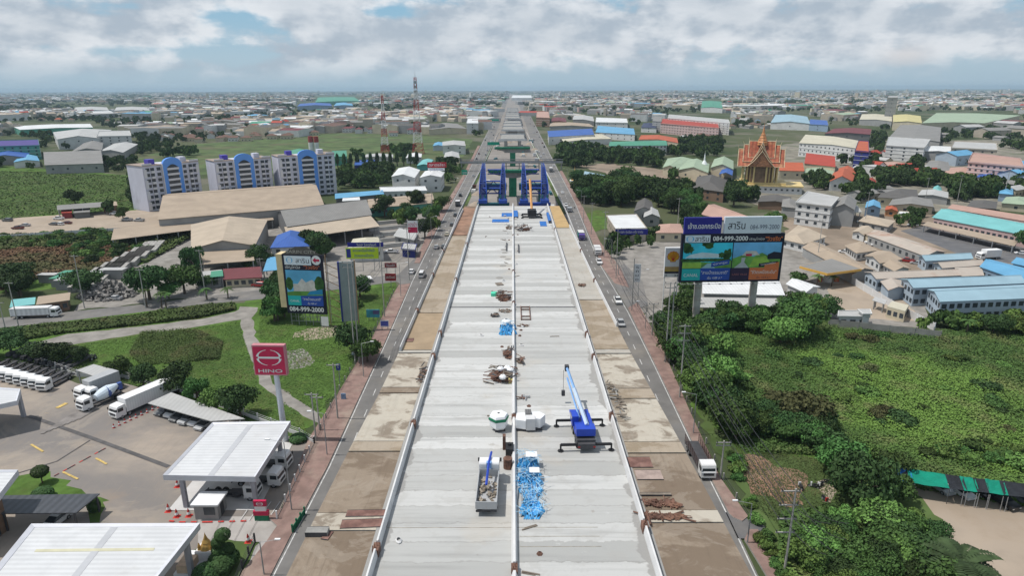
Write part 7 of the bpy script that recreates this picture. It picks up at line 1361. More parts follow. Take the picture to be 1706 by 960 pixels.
ub = MB().box(.1, .02, z1 + .15, W_ * .37, .8, z2).build('upper_blue_board', M('board_royal', (.02, .02, .24), .6, .05), o); text('เข้าซ.ดอกกระบือ', 1.25, white_s, ub, face(1.0, z1 + (z2 - z1) * .35, -.02), width=W_ * .32, bold=.015)
wb_ = MB().box(W_ * .40, .02, z1 + .15, W_ * .965, .8, z2 + .1).build('upper_white_board', wht, o); text('สาริน', 1.9, nav, wb_, face(W_ * .435, z1 + (z2 - z1) * .3, -.02), width=W_ * .17); text('084-999-2000', 1.2, M('letter_grey_blue', (.12, .14, .2), .6), wb_, face(W_ * .655, z1 + (z2 - z1) * .28, -.02), width=W_ * .29)
for px, py in ((1160, 542), (1250, 549)):
 p = G(px, py) - Vector((bl_.x, Yr, 0)); q = atY(px + (7 if px < 1200 else 12), 472, Yr) - Vector((bl_.x, Yr, 0)); MB().cyl((q.x, 1.5, 0), (q.x, 1.5, z0_ + 4), .95, None, 16).build('pillar', M('pillar_concrete', (.4, .39, .36), .8, .15, .4, dirt=(.3, .2, .14), dirtamt=.6, dscale=.5), o)
tr_ = MB()
for j in range(15):
 x = W_ * j / 14; tr_.bar((x, 1.1, z0_), (x, 1.1, z1), .12); tr_.bar((x, .1, z0_ - .3), (x, -1.0, z0_ - .5), .06)
for z in (z0_, z1): tr_.bar((0, 1.2, z), (W_, 1.2, z), .2)
tr_.bar((0, -1.0, z0_ - .5), (W_, -1.0, z0_ - .5), .08); tr_.build('back_truss', steel, o)
for j in range(9): MB().box(W_ * (j + .5) / 9 - .25, -1.3, z0_ - .55, W_ * (j + .5) / 9 + .25, -1.0, z0_ - .4).build('flood_lamp', steeld, o)
Ys = G(1118, 530).y; a = atY(1106, 462, Ys); t = atY(1106, 413, Ys); b = atY(1131, 462, Ys); W_ = b.x - a.x
o = thing('pylon_sign', 'white filling station pylon with a red and yellow shell', 'sign', (a.x, Ys, 0)); bd = MB().box(0, 0, a.z, W_, .9, t.z).build('sign_box', white_s, o); H_ = t.z - a.z
sh_y = M('shell_yellow', (.75, .42, .02), .5, .03); sh_r = M('shell_red', (.55, .03, .01), .5, .03); cx_, cz_ = W_ * .53, a.z + H_ * .70; R_ = W_ * .36
pts = [(cx_ - R_ * .45, cz_ - R_ * .9), (cx_ + R_ * .45, cz_ - R_ * .9), (cx_ + R_ * .5, cz_ - R_ * .62)] + [(cx_ + R_ * (1.0 + .045 * math.cos(t_ * PI)) * math.cos(PI * (-.16 + 1.32 * t_ / 16)), cz_ + R_ * (.93 + .04 * math.cos(t_ * PI)) * math.sin(PI * (-.16 + 1.32 * t_ / 16))) for t_ in range(17)] + [(cx_ - R_ * .5, cz_ - R_ * .62)]
art('shell_red', [((x - cx_) * 1.1 + cx_, (z - cz_) * 1.1 + cz_) for x, z in pts], sh_r, -.02, bd); art('shell_yellow', pts, sh_y, -.03, bd)
rb_ = MB()
for j in range(-3, 4):
 a_ = PI / 2 + j * .36; dx_, dz_ = math.cos(a_), math.sin(a_); px_, pz_ = -dz_, dx_; x0_, z0s = cx_ + .1 * R_ * dx_, cz_ - R_ * .75; rb_.xz([(x0_ - px_ * .05 * R_, z0s - pz_ * .02), (x0_ + px_ * .05 * R_, z0s + pz_ * .02), (cx_ + dx_ * R_ * .88 + px_ * .04 * R_, cz_ + dz_ * R_ * .82 + pz_ * .04 * R_), (cx_ + dx_ * R_ * .88 - px_ * .04 * R_, cz_ + dz_ * R_ * .82 - pz_ * .04 * R_)][::-1], -.04 - j * .0005)
rb_.build('shell_ribs', sh_r, bd)
for v0, v1, m_ in ((.26, .36, M('band_tan', (.45, .3, .12), .6)), (.20, .255, M('band_ochre', (.5, .33, .03), .6)), (.13, .195, nav)): art('colour_band', [(.05, a.z + H_ * v0), (W_ - .05, a.z + H_ * v0), (W_ - .05, a.z + H_ * v1), (.05, a.z + H_ * v1)], m_, -.02, bd)
text('H', .6, nav, bd, face(.25, a.z + H_ * .02, -.02), width=.5); text('24', .6, nav, bd, face(W_ * .68, a.z + H_ * .02, -.02), width=W_ * .26)
for x in (.25, W_ - .25): MB().cyl((x, .45, 0), (x, .45, a.z), .14, None, 6).build('post', white_s, o)
Ys = G(1060, 520).y; a = atY(1055, 470, Ys); t = atY(1055, 440, Ys)
o = thing('street_banner', 'narrow white vertical banner with black writing on a roadside pole', 'banner', (a.x, Ys, 0)); MB().box(-.1, -.1, 0, .1, .1, t.z + 1.6).build('pole', polec, o); bd = MB().box(.15, -.06, a.z, 1.9, .06, t.z).build('banner_face', white_s, o)
for j, s_ in enumerate(('ร', 'ถ', 'ม', 'ด')): text(s_, .75, nav, bd, face(.55, t.z - 1.2 - j * (t.z - a.z) / 4.4, -.08), width=.8)
def board_sign(name, label, px, py, ytop, ybot, wpx, face_m, txts=(), posts=2, post_m=steel, frame=None, rz=0, cat='sign'):
 Y = G(px, py).y; a = atY(px - wpx / 2, ybot, Y); b = atY(px + wpx / 2, ybot, Y); t = atY(px, ytop, Y); w_ = b.x - a.x; o = thing(name, label, cat, ((a.x + b.x) / 2, Y, 0), rz)
 bd = MB().box(-w_ / 2, -.08, a.z, w_ / 2, .08, t.z).build('panel', face_m, o); h = t.z - a.z
 for s_ in (range(posts)): x = 0 if posts == 1 else (-w_ * .35 + w_ * .7 * s_ / (posts - 1)); MB().box(x - .08, .1, 0, x + .08, .25, t.z).build('post', post_m, o)
 for (s_, v0, v1, x0, x1, m_, kind_) in txts:
  if kind_ == 'rect': art('colour_field', [(-w_ / 2 + w_ * x0, a.z + h * v0), (-w_ / 2 + w_ * x1, a.z + h * v0), (-w_ / 2 + w_ * x1, a.z + h * v1), (-w_ / 2 + w_ * x0, a.z + h * v1)], m_, -.09 - .01 * s_, bd)
  else: text(s_, h * (v1 - v0) * .75, m_, bd, face(-w_ / 2 + w_ * x0, a.z + h * (v0 + .04), -.13), width=w_ * (x1 - x0))
 return o
lime = M('banner_lime', (.45, .62, .02), .6, .05); navy = M('board_royal', (.02, .02, .24)); deepb = M('deep_blue', (.03, .04, .25), .6, .1)
board_sign('banner', 'lime green banner with blue writing on the shop front', 604, 452, 413, 431, 54, lime, [('ลดราคาปั๊มน้ำถังน้ำ', .6, .95, .22, .9, bl, 't'), ('โทรสอบถามได้ทุกวัน', .12, .45, .25, .85, bl, 't'), (0, .1, .9, .02, .15, deepb, 'rect')], 3, cat='banner')
board_sign('shop_sign', 'navy fascia sign with white lettering above the lime banner', 609, 447, 404, 411.5, 60, navy, [('วีเอส วัสดุภัณฑ์', .15, .9, .25, .8, white_s, 't')], 2)
board_sign('pylon_sign', 'white and red pylon sign with Thai lettering over the kiosk', 688, 420, 368, 388, 17, white_s, [(0, .02, .48, .04, .96, red_s, 'rect'), ('เปรม้า', .52, .92, .1, .9, red_s, 't')], 2)
board_sign('roadside_sign', 'dark red roadside board near the side road junction', 651, 480, 456, 468, 18, M('sign_maroon', (.3, .02, .03), .6, .1), [('เฟอร์นิเจอร์', .3, .8, .1, .9, white_s, 't')], 1)
board_sign('roadside_sign', 'red wide board on the junk shop behind the maroon one', 651, 462, 438, 446, 20, M('sign_dull_red', (.24, .05, .05), .7, .2), [('ร้านเหล็ก', .2, .8, .15, .85, white_s, 't')], 2)
board_sign('rooftop_sign', 'big red rooftop sign with white Thai lettering', 728, 312, 270, 279, 32, M('sign_crimson', (.4, .02, .03), .6, .08), [('ตลาดธลีธา', .2, .9, .08, .92, white_s, 't')], 3)
board_sign('rooftop_sign', 'white strip sign with blue letters under the big red one', 727, 312, 280, 284.5, 28, white_s, [('ให้เช่าพื้นที่ขายของ', .2, .9, .1, .9, bl, 't')], 2)
board_sign('roadside_sign', 'small white and blue sign board on the left pavement, near one', 592, 592, 587, 597, 11, white_s, [(0, .2, .75, .15, .85, M('pale_blue_sign', (.2, .3, .45), .6), 'rect')], 2)
board_sign('roadside_sign', 'blue and white sign hanging on the left pavement, far one', 641, 552, 534, 545, 14, white_s, [(0, .15, .9, .05, .95, M('mid_blue_sign', (.08, .1, .4), .6), 'rect')], 2)
board_sign('roadside_sign', 'small dark blue square sign on a lamp post by the grass', 564, 640, 607, 617, 7, deepb, [('5', .3, .8, .35, .6, white_s, 't')], 1)
board_sign('roadside_sign', 'pale blue kiosk board at the kerb of the left pavement', 573, 668, 656, 670, 8, M('pale_blue_sign', (.2, .3, .45)), [], 1)
o = board_sign('roadside_sign', 'blue and teal lettering boards standing in the weeds', 622, 535, 516, 529, 22, M('teal_board', (.06, .3, .42), .6, .3), [(0, .4, .9, .5, .95, M('board_violet', (.12, .1, .25), .6), 'rect')], 3)
board_sign('shop_sign', 'blue fascia sign along the white roofed shop', 1052, 409, 382, 391, 54, navy, [('บริษัท รุ่งเรือง กรุ๊ป จำกัด', .25, .8, .12, .85, white_s, 't')], 2)
board_sign('road_sign', 'green overhead direction sign at the left road edge', 774, 296, 283, 291, 9.5, M('sign_green', (0, .32, .2)), [('กรุงเทพ', .2, .8, .15, .85, white_s, 't')], 1)
# golden temple
PT = G(1262, 318); kT = 400 / F * 1.0
o = thing('temple', 'golden temple with tiered red roofs, spire and white plinth', 'temple', PT, math.radians(-18)); EXC.append((1200, 1345, 215, 332))
gy_ = M('temple_yellow', (.62, .48, .22), .6, .1); gbr = M('temple_brown_wall', (.2, .13, .08), .7, .3, .4); rtile = M('temple_red_tiles', (.36, .10, .05), .6, .35, .5, stripe=2.2, sdepth=.5, dirt=(.48, .31, .15), dirtamt=.7, dscale=.35); gtrim = M('temple_gold_trim', (.6, .5, .33), .6, .2, .5); gpan = M('temple_gable', (.30, .14, .07), .6, .4, 1.2)
MB().box(-13, -9, 0, 24, 10, 4.2).build('white_plinth', whitew, o); MB().box(-13.6, -9.6, 4.2, 24.6, 10.6, 5.0).build('yellow_cornice', gy_, o); MB().box(-11, -8, 5.0, 15, 9, 6.2).build('terrace', gy_, o)
for x in range(-11, 24, 3): put('basement_window', me_cached('tw', lambda: MB().box(-.6, -.08, -.5, .6, 0, .5).mesh('basement_window', winglass)), o, (x, -9.01, 2.4))
MB().box(-8, -5.5, 6.2, 8, 6, 17).build('nave_wall', gbr, o); MB().box(-5, -8, 6.2, 5, 8.5, 16).build('transept_wall', gbr, o)
for x in (-9.6, -7.2, -5.2, 5.2, 7.2, 9.6):
 for y in (-6.6, 7.1): MB().cyl((x, y, 6.2), (x, y, 17), .5, None, 8).build('column', gy_, o)
for x in (-3.4, 3.4): MB().cyl((x, -9, 6.2), (x, -9, 16.5), .5, None, 8).build('column', gy_, o)
for y in (-3.5, 0, 3.5):
 for x in (-9.8, 9.8): MB().cyl((x, y, 6.2), (x, y, 17), .5, None, 8).build('column', gy_, o)
def troof(hx, hy, z0, rise, axis, m=rtile):
 mb = MB(); t = MB(); seg = [(1, 0), (.55, .38), (.5, .42), (0, 1)]
 for s_ in (-1, 1):
  for (w0, r0), (w1, r1) in zip(seg, seg[1:]):
   if axis == 'x': q = [(-hx, s_ * hy * w0, z0 + rise * r0), (hx, s_ * hy * w0, z0 + rise * r0), (hx, s_ * hy * w1, z0 + rise * r1), (-hx, s_ * hy * w1, z0 + rise * r1)]
   else: q = [(s_ * hx * w0, -hy, z0 + rise * r0), (s_ * hx * w0, hy, z0 + rise * r0), (s_ * hx * w1, hy, z0 + rise * r1), (s_ * hx * w1, -hy, z0 + rise * r1)]
   mb.add(q, [(0, 1, 2, 3)] if (s_ < 0) == (axis == 'x') else [(3, 2, 1, 0)])
   for A_, B_ in ((q[0], q[3]), (q[1], q[2])): t.bar(Vector(A_), Vector(B_), .28)
  t.bar(Vector(mb.v[-12]), Vector(mb.v[-11]), .16)
 ap = [(hx, 0), (-hx, 0)] if axis == 'x' else [(0, hy), (0, -hy)]
 t.bar((ap[0][0], ap[0][1], z0 + rise), (ap[1][0], ap[1][1], z0 + rise), .25)
 for a_ in ap: t.cyl((a_[0], a_[1], z0 + rise), (a_[0] * 1.06, a_[1] * 1.06, z0 + rise + 2.2), .18, .02, 5)
 g_ = MB()
 for s_ in (-1, 1):
  if axis == 'x': g_.add([(s_ * (hx - .3), -hy * .95, z0), (s_ * (hx - .3), hy * .95, z0), (s_ * (hx - .3), 0, z0 + rise)], [(0, 1, 2)])
  else: g_.add([(-hx * .95, s_ * (hy - .3), z0), (hx * .95, s_ * (hy - .3), z0), (0, s_ * (hy - .3), z0 + rise)], [(0, 1, 2)])
 r_ = mb.build('roof_tier', m, o); t.build('gold_trim', gtrim, r_); g_.build('gable', gpan, r_)
for hx, hy, z0, rs_v in ((13, 8.6, 15.5, 9.5), (10.2, 6.6, 18, 9.5), (7.4, 4.8, 20.4, 9.3)): troof(hx, hy, z0, rs_v, 'x')
for hx, hy, z0, rs_v in ((7.4, 11.5, 15.8, 9), (5.8, 9.0, 18.2, 9), (4.2, 6.6, 20.4, 9)): troof(hx, hy, z0, rs_v, 'y')
MB().lathe([(3.4, 27.5), (3.0, 28.6), (3.2, 28.8), (2.4, 30), (2.6, 30.2), (1.9, 31.4), (2.05, 31.6), (1.3, 33), (1.4, 33.2), (.8, 34.6), (.4, 36.5), (.15, 38.5), (0, 41)], 8).build('spire', M('spire_red_gold', (.45, .2, .08), .5, .35, .6), o)
MB().box(-12, -13, 6.2 - 6.2, -6, -9.2, 6.5).build('stair_block', whitew, o) if False else None
o = thing('pagoda', 'small golden pagoda in the trees right of the road', 'pagoda', G(957, 302)); MB().lathe([(2.6, 0), (2.6, 1.0), (2.1, 1.2), (2.1, 2.2), (1.6, 2.6), (1.5, 4.2), (.9, 5.2), (.5, 5.6), (.45, 6.6), (.12, 9), (0, 10.5)], 12).build('stupa', gold, o); MB().box(-3, -3, 0, 3, 3, .8).build('base', white, o)
o = thing('pagoda', 'slender white pagoda among the pale green temple halls', 'pagoda', G(1172, 290)); MB().lathe([(3, 0), (3, 3), (2.4, 4), (2.2, 7), (1.2, 9), (.6, 10), (.5, 12), (.1, 15), (0, 17)], 12).build('stupa', white, o); MB().box(-3.4, -3.4, 0, 3.4, 3.4, 1).build('base', whitew, o)
P = [G(x, y, 5.2) for x, y in [(1349, 444), (1380, 452), (1418, 447), (1385, 435)]]; c = sum(P, Vector()) / 4; Q = [(p.x - c.x, p.y - c.y) for p in P]
o = thing('station_canopy', 'grey topped filling station canopy with an orange edge', 'canopy', (c.x, c.y, 0), 0, None, (1.5, 1.5, 1)); MB().prism(Q, 4.5, 5.2).build('edge_band', M('edge_orange', (.62, .36, .08), .5, .08), o); MB().prism([(x * .97, y * .97) for x, y in Q], 5.201, 5.25).build('roof', roofm('grey'), o); MB().cyl((0, 0, 0), (0, 0, 4.5), .9, None, 10).build('column', whitew, o); MB().box(-3, -1, .02, 3, 1, .2).build('pump_island', kerb, o)
for x in (-1.8, 1.8): MB().box(x - .4, -.3, .2, x + .4, .3, 1.9).build('fuel_pump', M('pump_red', (.4, .1, .05), .5), o)
nets = [(1478, 797, 1520, 806, 'blacknet', 'black net'), (1500, 781, 1524, 796, 'bluetarp', 'blue sheet'), (1518, 797, 1582, 810, 'greentarp', 'green net'), (1582, 795, 1612, 815, 'blacknet', 'black net'), (1606, 803, 1632, 818, 'greentarp', 'green net'), (1628, 806, 1650, 820, 'blacknet', 'black net'), (1648, 809, 1680, 826, 'greentarp', 'green net'), (1672, 802, 1760, 835, 'blacknet', 'black net')]
o = thing('net_shelter', 'long low shelter of black, green and blue nets over parked cars', 'shelter', G(1590, 826)); c = G(1590, 826)
for j, (x0, ya, x1, yb, mt, nm) in enumerate(nets):
 z = 2.7; y0_ = float(np.interp(x0, [1470, 1520, 1600, 1760], [800, 806, 818, 838])); y1_ = float(np.interp(x1, [1470, 1520, 1600, 1760], [800, 806, 818, 838])); p = [G(x0, y0_, z), G(x1, y1_, z), G(x1 - 8, y1_ - 24, z), G(x0 - 8, y0_ - 24, z)]; mb = MB(); n = 6; rs = random.Random(j)
 vs = [];
 for b_ in range(n + 1):
  for a_ in range(n + 1): q = p[0].lerp(p[1], a_ / n).lerp(p[3].lerp(p[2], a_ / n), b_ / n) - c; vs.append((q.x, q.y, z + j * .03 - .35 * math.sin(PI * a_ / n) * math.sin(PI * b_ / n) + rs.uniform(-.06, .06)))
 mb.add(vs, [(b_ * (n + 1) + a_, b_ * (n + 1) + a_ + 1, (b_ + 1) * (n + 1) + a_ + 1, (b_ + 1) * (n + 1) + a_) for b_ in range(n) for a_ in range(n)]); mb.build('net_sheet', {'blacknet': blacknet, 'bluetarp': bluetarp, 'greentarp': greentarp}[mt], o)
 for q in (p[0], p[1]): q = q - c; MB().cyl((q.x, q.y, 0), (q.x, q.y, 2.6), .05, None, 5).build('pole', steel, o)
for px, py, kd, cl, lb in ((1498, 806, 'sedan', 'black', 'black car at the left end of the net shelter'), (1563, 815, 'sedan', 'silver', 'silver car under the green net'), (1597, 822, 'sedan', 'white', 'white car nosing out of the net shelter'), (1630, 823, 'hatch', 'black', 'dark car deep under the second green net'), (1665, 838, 'pickup', 'black', 'black pickup parked just outside the net shelter'), (1700, 835, 'sedan', 'grey', 'grey car at the right end of the net shelter')):
 car(kd, cl, lb, G(px, py), math.radians(195))
for k_, (px, py, lb) in enumerate([(1333, 815, 'leftmost motorcycle in the clearing, white'), (1355, 814, 'motorcycle beside the shrub in the clearing, white'), (1366, 812, 'dark motorcycle third in the clearing, white'), (1374, 837, 'red tailed motorcycle alone on the pale patch'), (1380, 808, 'motorcycle at the edge of the great tree, white')]): motorcycle(lb, G(px, py), k_ * 1.1)
# poles, lamps, wires, masts
def pole(px, py, ytop, arms, label, r=.17, name='utility_pole', cat='utility pole', gap=1.0, aw=1.2, side=0, twin=False):
 P = G(px, py); H = HT(px, py, ytop); o = thing(name, label, cat, P)
 MB().cyl((0, 0, 0), (0, 0, H), r, r * .7, 8).build('shaft', polec, o)
 if twin: MB().cyl((.9, 0, 0), (.9, 0, H), r, r * .7, 8).build('shaft', polec, o)
 for k in range(arms):
  z = H - .4 - k * gap; MB().box(-aw + side, -.07, z, aw + side, .07, z + .14).build('crossarm', polec, o)
  put('insulator', me_cached('ins', lambda: MB().cyl((0, 0, 0), (0, 0, .3), .07, None, 6).mesh('insulator', steeld)), o, (-aw + side + .1, 0, z + .14)); put('insulator', me_cached('ins', None), o, (aw + side - .1, 0, z + .14))
 return P, H
PL = []
for px, py, yt, n, g_, lb, sd in [(1306, 958, 815, 4, 2.0, 'tall concrete power pole with four crossarms at the bottom right', -.6), (1200, 798, 735, 2, .5, 'stout pole with double crossarms on the right pavement', 0), (1132, 665, 541, 3, 1.5, 'concrete pole with crossarms beside the right tree belt', 0), (1086, 560, 505, 1, 1, 'short pole with a single crossarm on the right pavement', 0)]:
 PL.append(pole(px, py, yt, n, lb, side=sd, gap=g_))
pole(1108, 606, 470, 2, 'tall twin concrete poles left of the billboard pillar', twin=True)
for px, py, yt, lb in [(1026, 466, 380, 'pole at the filling station entrance, nearer one'), (1006, 430, 352, 'pole at the filling station entrance, farther one'), (1030, 460, 420, 'short pole on the grass by the entrance'), (972, 372, 326, 'pole on the right verge before the trees'), (985, 392, 338, 'pole on the right verge by the blue fascia shop'), (1128, 388, 330, 'tall pole behind the left end of the big billboard'), (1361, 438, 366, 'pole among the beige yard roofs'), (1594, 340, 292, 'pole in the dark grove at the right'), (1672, 332, 286, 'pole near the vivid blue roof'), (1440, 378, 320, 'pole by the small blue two storey house'), (1540, 342, 296, 'pole beside the lane at the right')]: pole(px, py, yt, 1, lb, .14)
for px, py, yt, lb in [(141, 514, 425, 'leaning power pole in front of the scrap yard'), (32, 548, 470, 'power pole at the left end of the side road'), (243, 514, 448, 'thin pole among trees at the yard entrance'), (343, 497, 416, 'power pole before the stalls on the side road'), (10, 552, 503, 'short pole at the far left of the side road'), (437, 470, 430, 'pole by the light blue awning')]: pole(px, py, yt, 1, lb, .15)
for px, py, yt, n, lb in [(592, 606, 436, 2, 'tall twin concrete poles before the grey poster back'), (641, 530, 392, 1, 'concrete pole by the maroon board'), (682, 468, 380, 1, 'concrete pole at the left side road junction'), (721, 372, 320, 1, 'pole before the red rooftop sign'), (563, 700, 606, 1, 'slim pole on the left verge'), (527, 738, 655, 1, 'old pole with a bird nest clump by the dealer fence'), (533, 720, 660, 1, 'thinner pole behind the nest pole')]:
 pole(px, py, yt, n, lb, .16, twin='twin' in lb)
def lamp(px, py, ytop, side, label, group):
 P = G(px, py, .3); H = HT(px, py, ytop); o = thing('street_lamp', label, 'street lamp', P, 0, group)
 MB().cyl((0, 0, 0), (0, 0, H), .1, .06, 6).bar((0, 0, H), (side * 2.4, 0, H + .5), .05).build('post', steel, o); MB().box(side * 2.3 - .35, -.14, H + .42, side * 2.3 + .35, .14, H + .56).build('lamp_head', white, o)
for i, (px, py, yt, sd) in enumerate([(1245, 905, 840, -1), (1155, 722, 658, -1), (1075, 548, 505, -1), (1018, 440, 400, -1), (968, 346, 318, -1), (945, 305, 282, -1), (930, 272, 255, -1), (1062, 512, 452, 1)]):
 lamp(px, py, yt, sd, '%s street lamp along the right pavement, counted from the camera' % ['first', 'second', 'third', 'fifth', 'sixth', 'seventh', 'eighth', 'fourth'][i], 'street lamps of the right pavement')
for i, (px, py, yt, sd) in enumerate([(486, 850, 738, -1), (545, 758, 690, -1), (606, 628, 573, 1), (440, 958, 905, 1), (668, 494, 440, 1), (719, 400, 362, 1), (757, 322, 298, 1), (783, 272, 255, 1)]):
 lamp(px, py, yt, sd, '%s street lamp along the left pavement, counted from the camera' % ['second', 'third', 'fourth', 'first', 'fifth', 'sixth', 'seventh', 'eighth'][i], 'street lamps of the left pavement')
def wire(A, B_, sag, label, group):
 o = thing('power_line', label, 'cable', A, 0, group); n = 14; pr = None; mb = MB()
 for k in range(n + 1):
  t = k / n; p = (B_ - A) * t - Vector((0, 0, sag * 4 * t * (1 - t)))
  if pr is not None: mb.cyl(pr, p, .045, None, 3, 0, False)
  pr = p
 mb.build('strand', steeld, o)
Pn = G(1380, 1040); pts3 = [(Vector((Pn.x, Pn.y, 0)), 14.0)] + [(p, h) for p, h in PL[:1]] + [(PL[2][0], PL[2][1]), (G(1062, 545), 10), (G(1006, 430), 12)]
for k, (dx_, dz_) in enumerate(((-1.6, -.2), (.4, -.2), (-1.6, -2.3), (.4, -2.3), (-1.6, -4.3), (.4, -4.3))):
 for a_, (A_, B_) in enumerate(zip(pts3, pts3[1:])):
  wire(A_[0] + Vector((dx_, 0, A_[1] + dz_)), B_[0] + Vector((dx_, 0, B_[1] + dz_ * .7)), 1.2, '%s overhead wire in the %s span along the right pavement' % (['top outer', 'top inner', 'second outer', 'second inner', 'lowest outer', 'lowest inner'][k], ['nearest', 'second', 'third', 'farthest'][a_]), 'overhead wires along the right side')
pts3 = [(G(592, 606), 19), (G(641, 530), 17), (G(682, 468), 13), (G(721, 372), 12)]
for dz_ in (-.5, -2, -3):
 for A_, B_ in zip(pts3, pts3[1:]): wire(A_[0] + Vector((0, 0, A_[1] + dz_)), B_[0] + Vector((0, 0, B_[1] + dz_)), 1.2, '%s overhead wire from %s on the left pavement' % ({-.5: 'top', -2: 'middle', -3: 'lowest'}[dz_], {592: 'the twin poles', 641: 'the maroon board', 682: 'the junction pole'}[int(proj(A_[0])[0] + .5)]), 'overhead wires along the left side')
mr = M('mast_red', (.36, .045, .035), .6, .15, .2); mw = M('mast_white', (.62, .62, .62), .6, .1, .2)
def mast(px, py, ytop, wb_, wt_, nseg, label, drums):
 P = G(px, py); H = HT(px, py, ytop); o = thing('lattice_mast', label, 'mast', P); Hl = H * .92
 for s_ in range(nseg):
  z0, z1_ = Hl * s_ / nseg, Hl * (s_ + 1) / nseg; mb = MB(); sub = 3
  for q in range(sub):
   za, zb_ = z0 + (z1_ - z0) * q / sub, z0 + (z1_ - z0) * (q + 1) / sub; wf = lambda z: (wb_ + (wt_ - wb_) * min(1, (z / Hl) ** .6)) / 2; a_, b_ = wf(za), wf(zb_)
   cs = [(-1, -1), (1, -1), (1, 1), (-1, 1)]
   for i_ in range(4):
    x0, y0 = cs[i_]; x1, y1 = cs[(i_ + 1) % 4]; mb.bar((x0 * a_, y0 * a_, za), (x0 * b_, y0 * b_, zb_), .22); mb.bar((x0 * a_, y0 * a_, za), (x1 * b_, y1 * b_, zb_), .13); mb.bar((x1 * a_, y1 * a_, za), (x0 * b_, y0 * b_, zb_), .13); mb.bar((x0 * b_, y0 * b_, zb_), (x1 * b_, y1 * b_, zb_), .13)
  mb.build('lattice_section', mr if s_ % 2 == 0 else mw, o)
 MB().cyl((0, 0, Hl), (0, 0, H), .2, .05, 5).build('top_spike', steel, o)
 for z in drums: MB().box(-1.4, -1.4, Hl * z, 1.4, 1.4, Hl * z + 2.4).build('antenna', steel, o)
mast(697, 256, 117, 11, 2.0, 7, 'taller red and white lattice mast with antennas near its top', (.8, .86, .92)); mast(642, 255, 150, 8.5, 1.4, 7, 'shorter red and white lattice mast left of the taller one', ())
# traffic and parked cars
hdL = lambda px, py: math.atan2(-(-33.0 * 0), 1)
def on_road(px, py, kd, cl, lb, away, tr=None, L=7, load=None, z=.21, **k_):
 P = G(px, py, z); rz = 0 if away else PI
 if tr: return truck(tr, lb, P, rz, cl, L, 'traffic on the frontage roads', load=load or 'white', **k_)
 return car(kd, cl, lb, P, rz, 'traffic on the frontage roads', far=py < 330)
for a_ in [(1034, 541, 'sedan', 'silver', 'silver car hugging the ramp edge on the right carriageway', 0), (1029, 504, 'pickup', 'white', 'white pickup at the filling station entrance on the right road', 0), (998, 439, 'pickup', 'white', 'white pickup with a dark bed on the right road', 0), (937, 322, 'sedan', 'white', 'white car on the right road beside the sandy slope', 0), (943, 344, 'pickup', 'white', 'small white pickup just ahead of the grey truck', 0),
   (703, 461, 'van', 'white', 'white van on the left road at the side road junction', 1), (686, 455, 'sedan', 'white', 'white saloon turning out of the left side road', 1), (727, 414, 'sedan', 'silver', 'silver car, right one of two abreast on the left road', 1), (739, 413, 'sedan', 'grey', 'grey car beside the silver one on the left road', 1), (745, 392, 'sedan', 'cream', 'cream car on the left road below the bend', 1), (753, 376, 'hatch', 'grey', 'grey car alone in the middle of the left road', 1), (759, 360, 'suv', 'grey', 'dark grey car following the blue truck', 1), (767, 327, 'suv', 'black', 'dark car beyond the blue truck on the left road', 1), (789, 294, 'sedan', 'silver', 'silver car far up the left road by the green sign', 1)]:
 on_road(*a_)
on_road(763, 343, 0, 'blue', 'small blue truck on the left road beside the ramp', 1, 'curtain', 6.5, 'grey'); on_road(790, 316, 0, 'darkred', 'brown dump truck at the end of the left ramp', 1, 'dump', 8, 'brown')
on_road(1165, 772, 0, 'white', 'stake bed truck with a dark rack beside the right ramp', 0, 'stake', 10.5); on_road(968, 398, 0, 'purple', 'purple and teal decorated truck on the right road', 0, 'curtain', 8, 'teal'); on_road(995, 424, 0, 'white', 'small white van-bodied truck on the right road', 0, 'curtain', 6, 'white'); on_road(948, 352, 0, 'silver', 'grey tipper truck on the right road near the sandy slope', 0, 'dump', 8.5, 'grey'); on_road(918, 286, 0, 'grey', 'dark truck far up the right road', 0, 'curtain', 8, 'grey')
for k_, (px, py, lb) in enumerate([(687, 378, 'motorcycle on the left road edge, dark'), (957, 347, 'motorcycle on the right road edge beside the grey tipper'), (948, 300, 'motorcycle far up the right road')]): motorcycle(lb, G(px, py, .21), 0)
rr = random.Random(9); ORDS = 'first second third fourth fifth sixth seventh eighth ninth tenth eleventh twelfth thirteenth fourteenth fifteenth sixteenth seventeenth'.split(); ysv = sorted((rr.uniform(182, 285) for _ in range(34)), reverse=True)
for k_ in range(34):
 lf = k_ % 2; y = ysv[k_]; l = [(x, yy) for x, yy in (mid(LO, LI, rr.choice([.2, .5, .8])) if lf else mid(RO, RI, rr.choice([.2, .5, .8])))]; l.sort(key=lambda p: p[1]); x = float(np.interp(y, [p[1] for p in l], [p[0] for p in l])); cl = rr.choice(['white', 'silver', 'grey', 'black', 'darkred', 'white'])
 car(rr.choice(['sedan', 'suv', 'pickup', 'hatch']), cl, '%s vehicle, %s from the footbridge in the far traffic of the %s carriageway' % ({'darkred': 'red'}.get(cl, cl), ORDS[k_ // 2], 'left' if lf else 'right'), G(x, y, .21), 0, 'distant traffic', 'car', 'car', True)
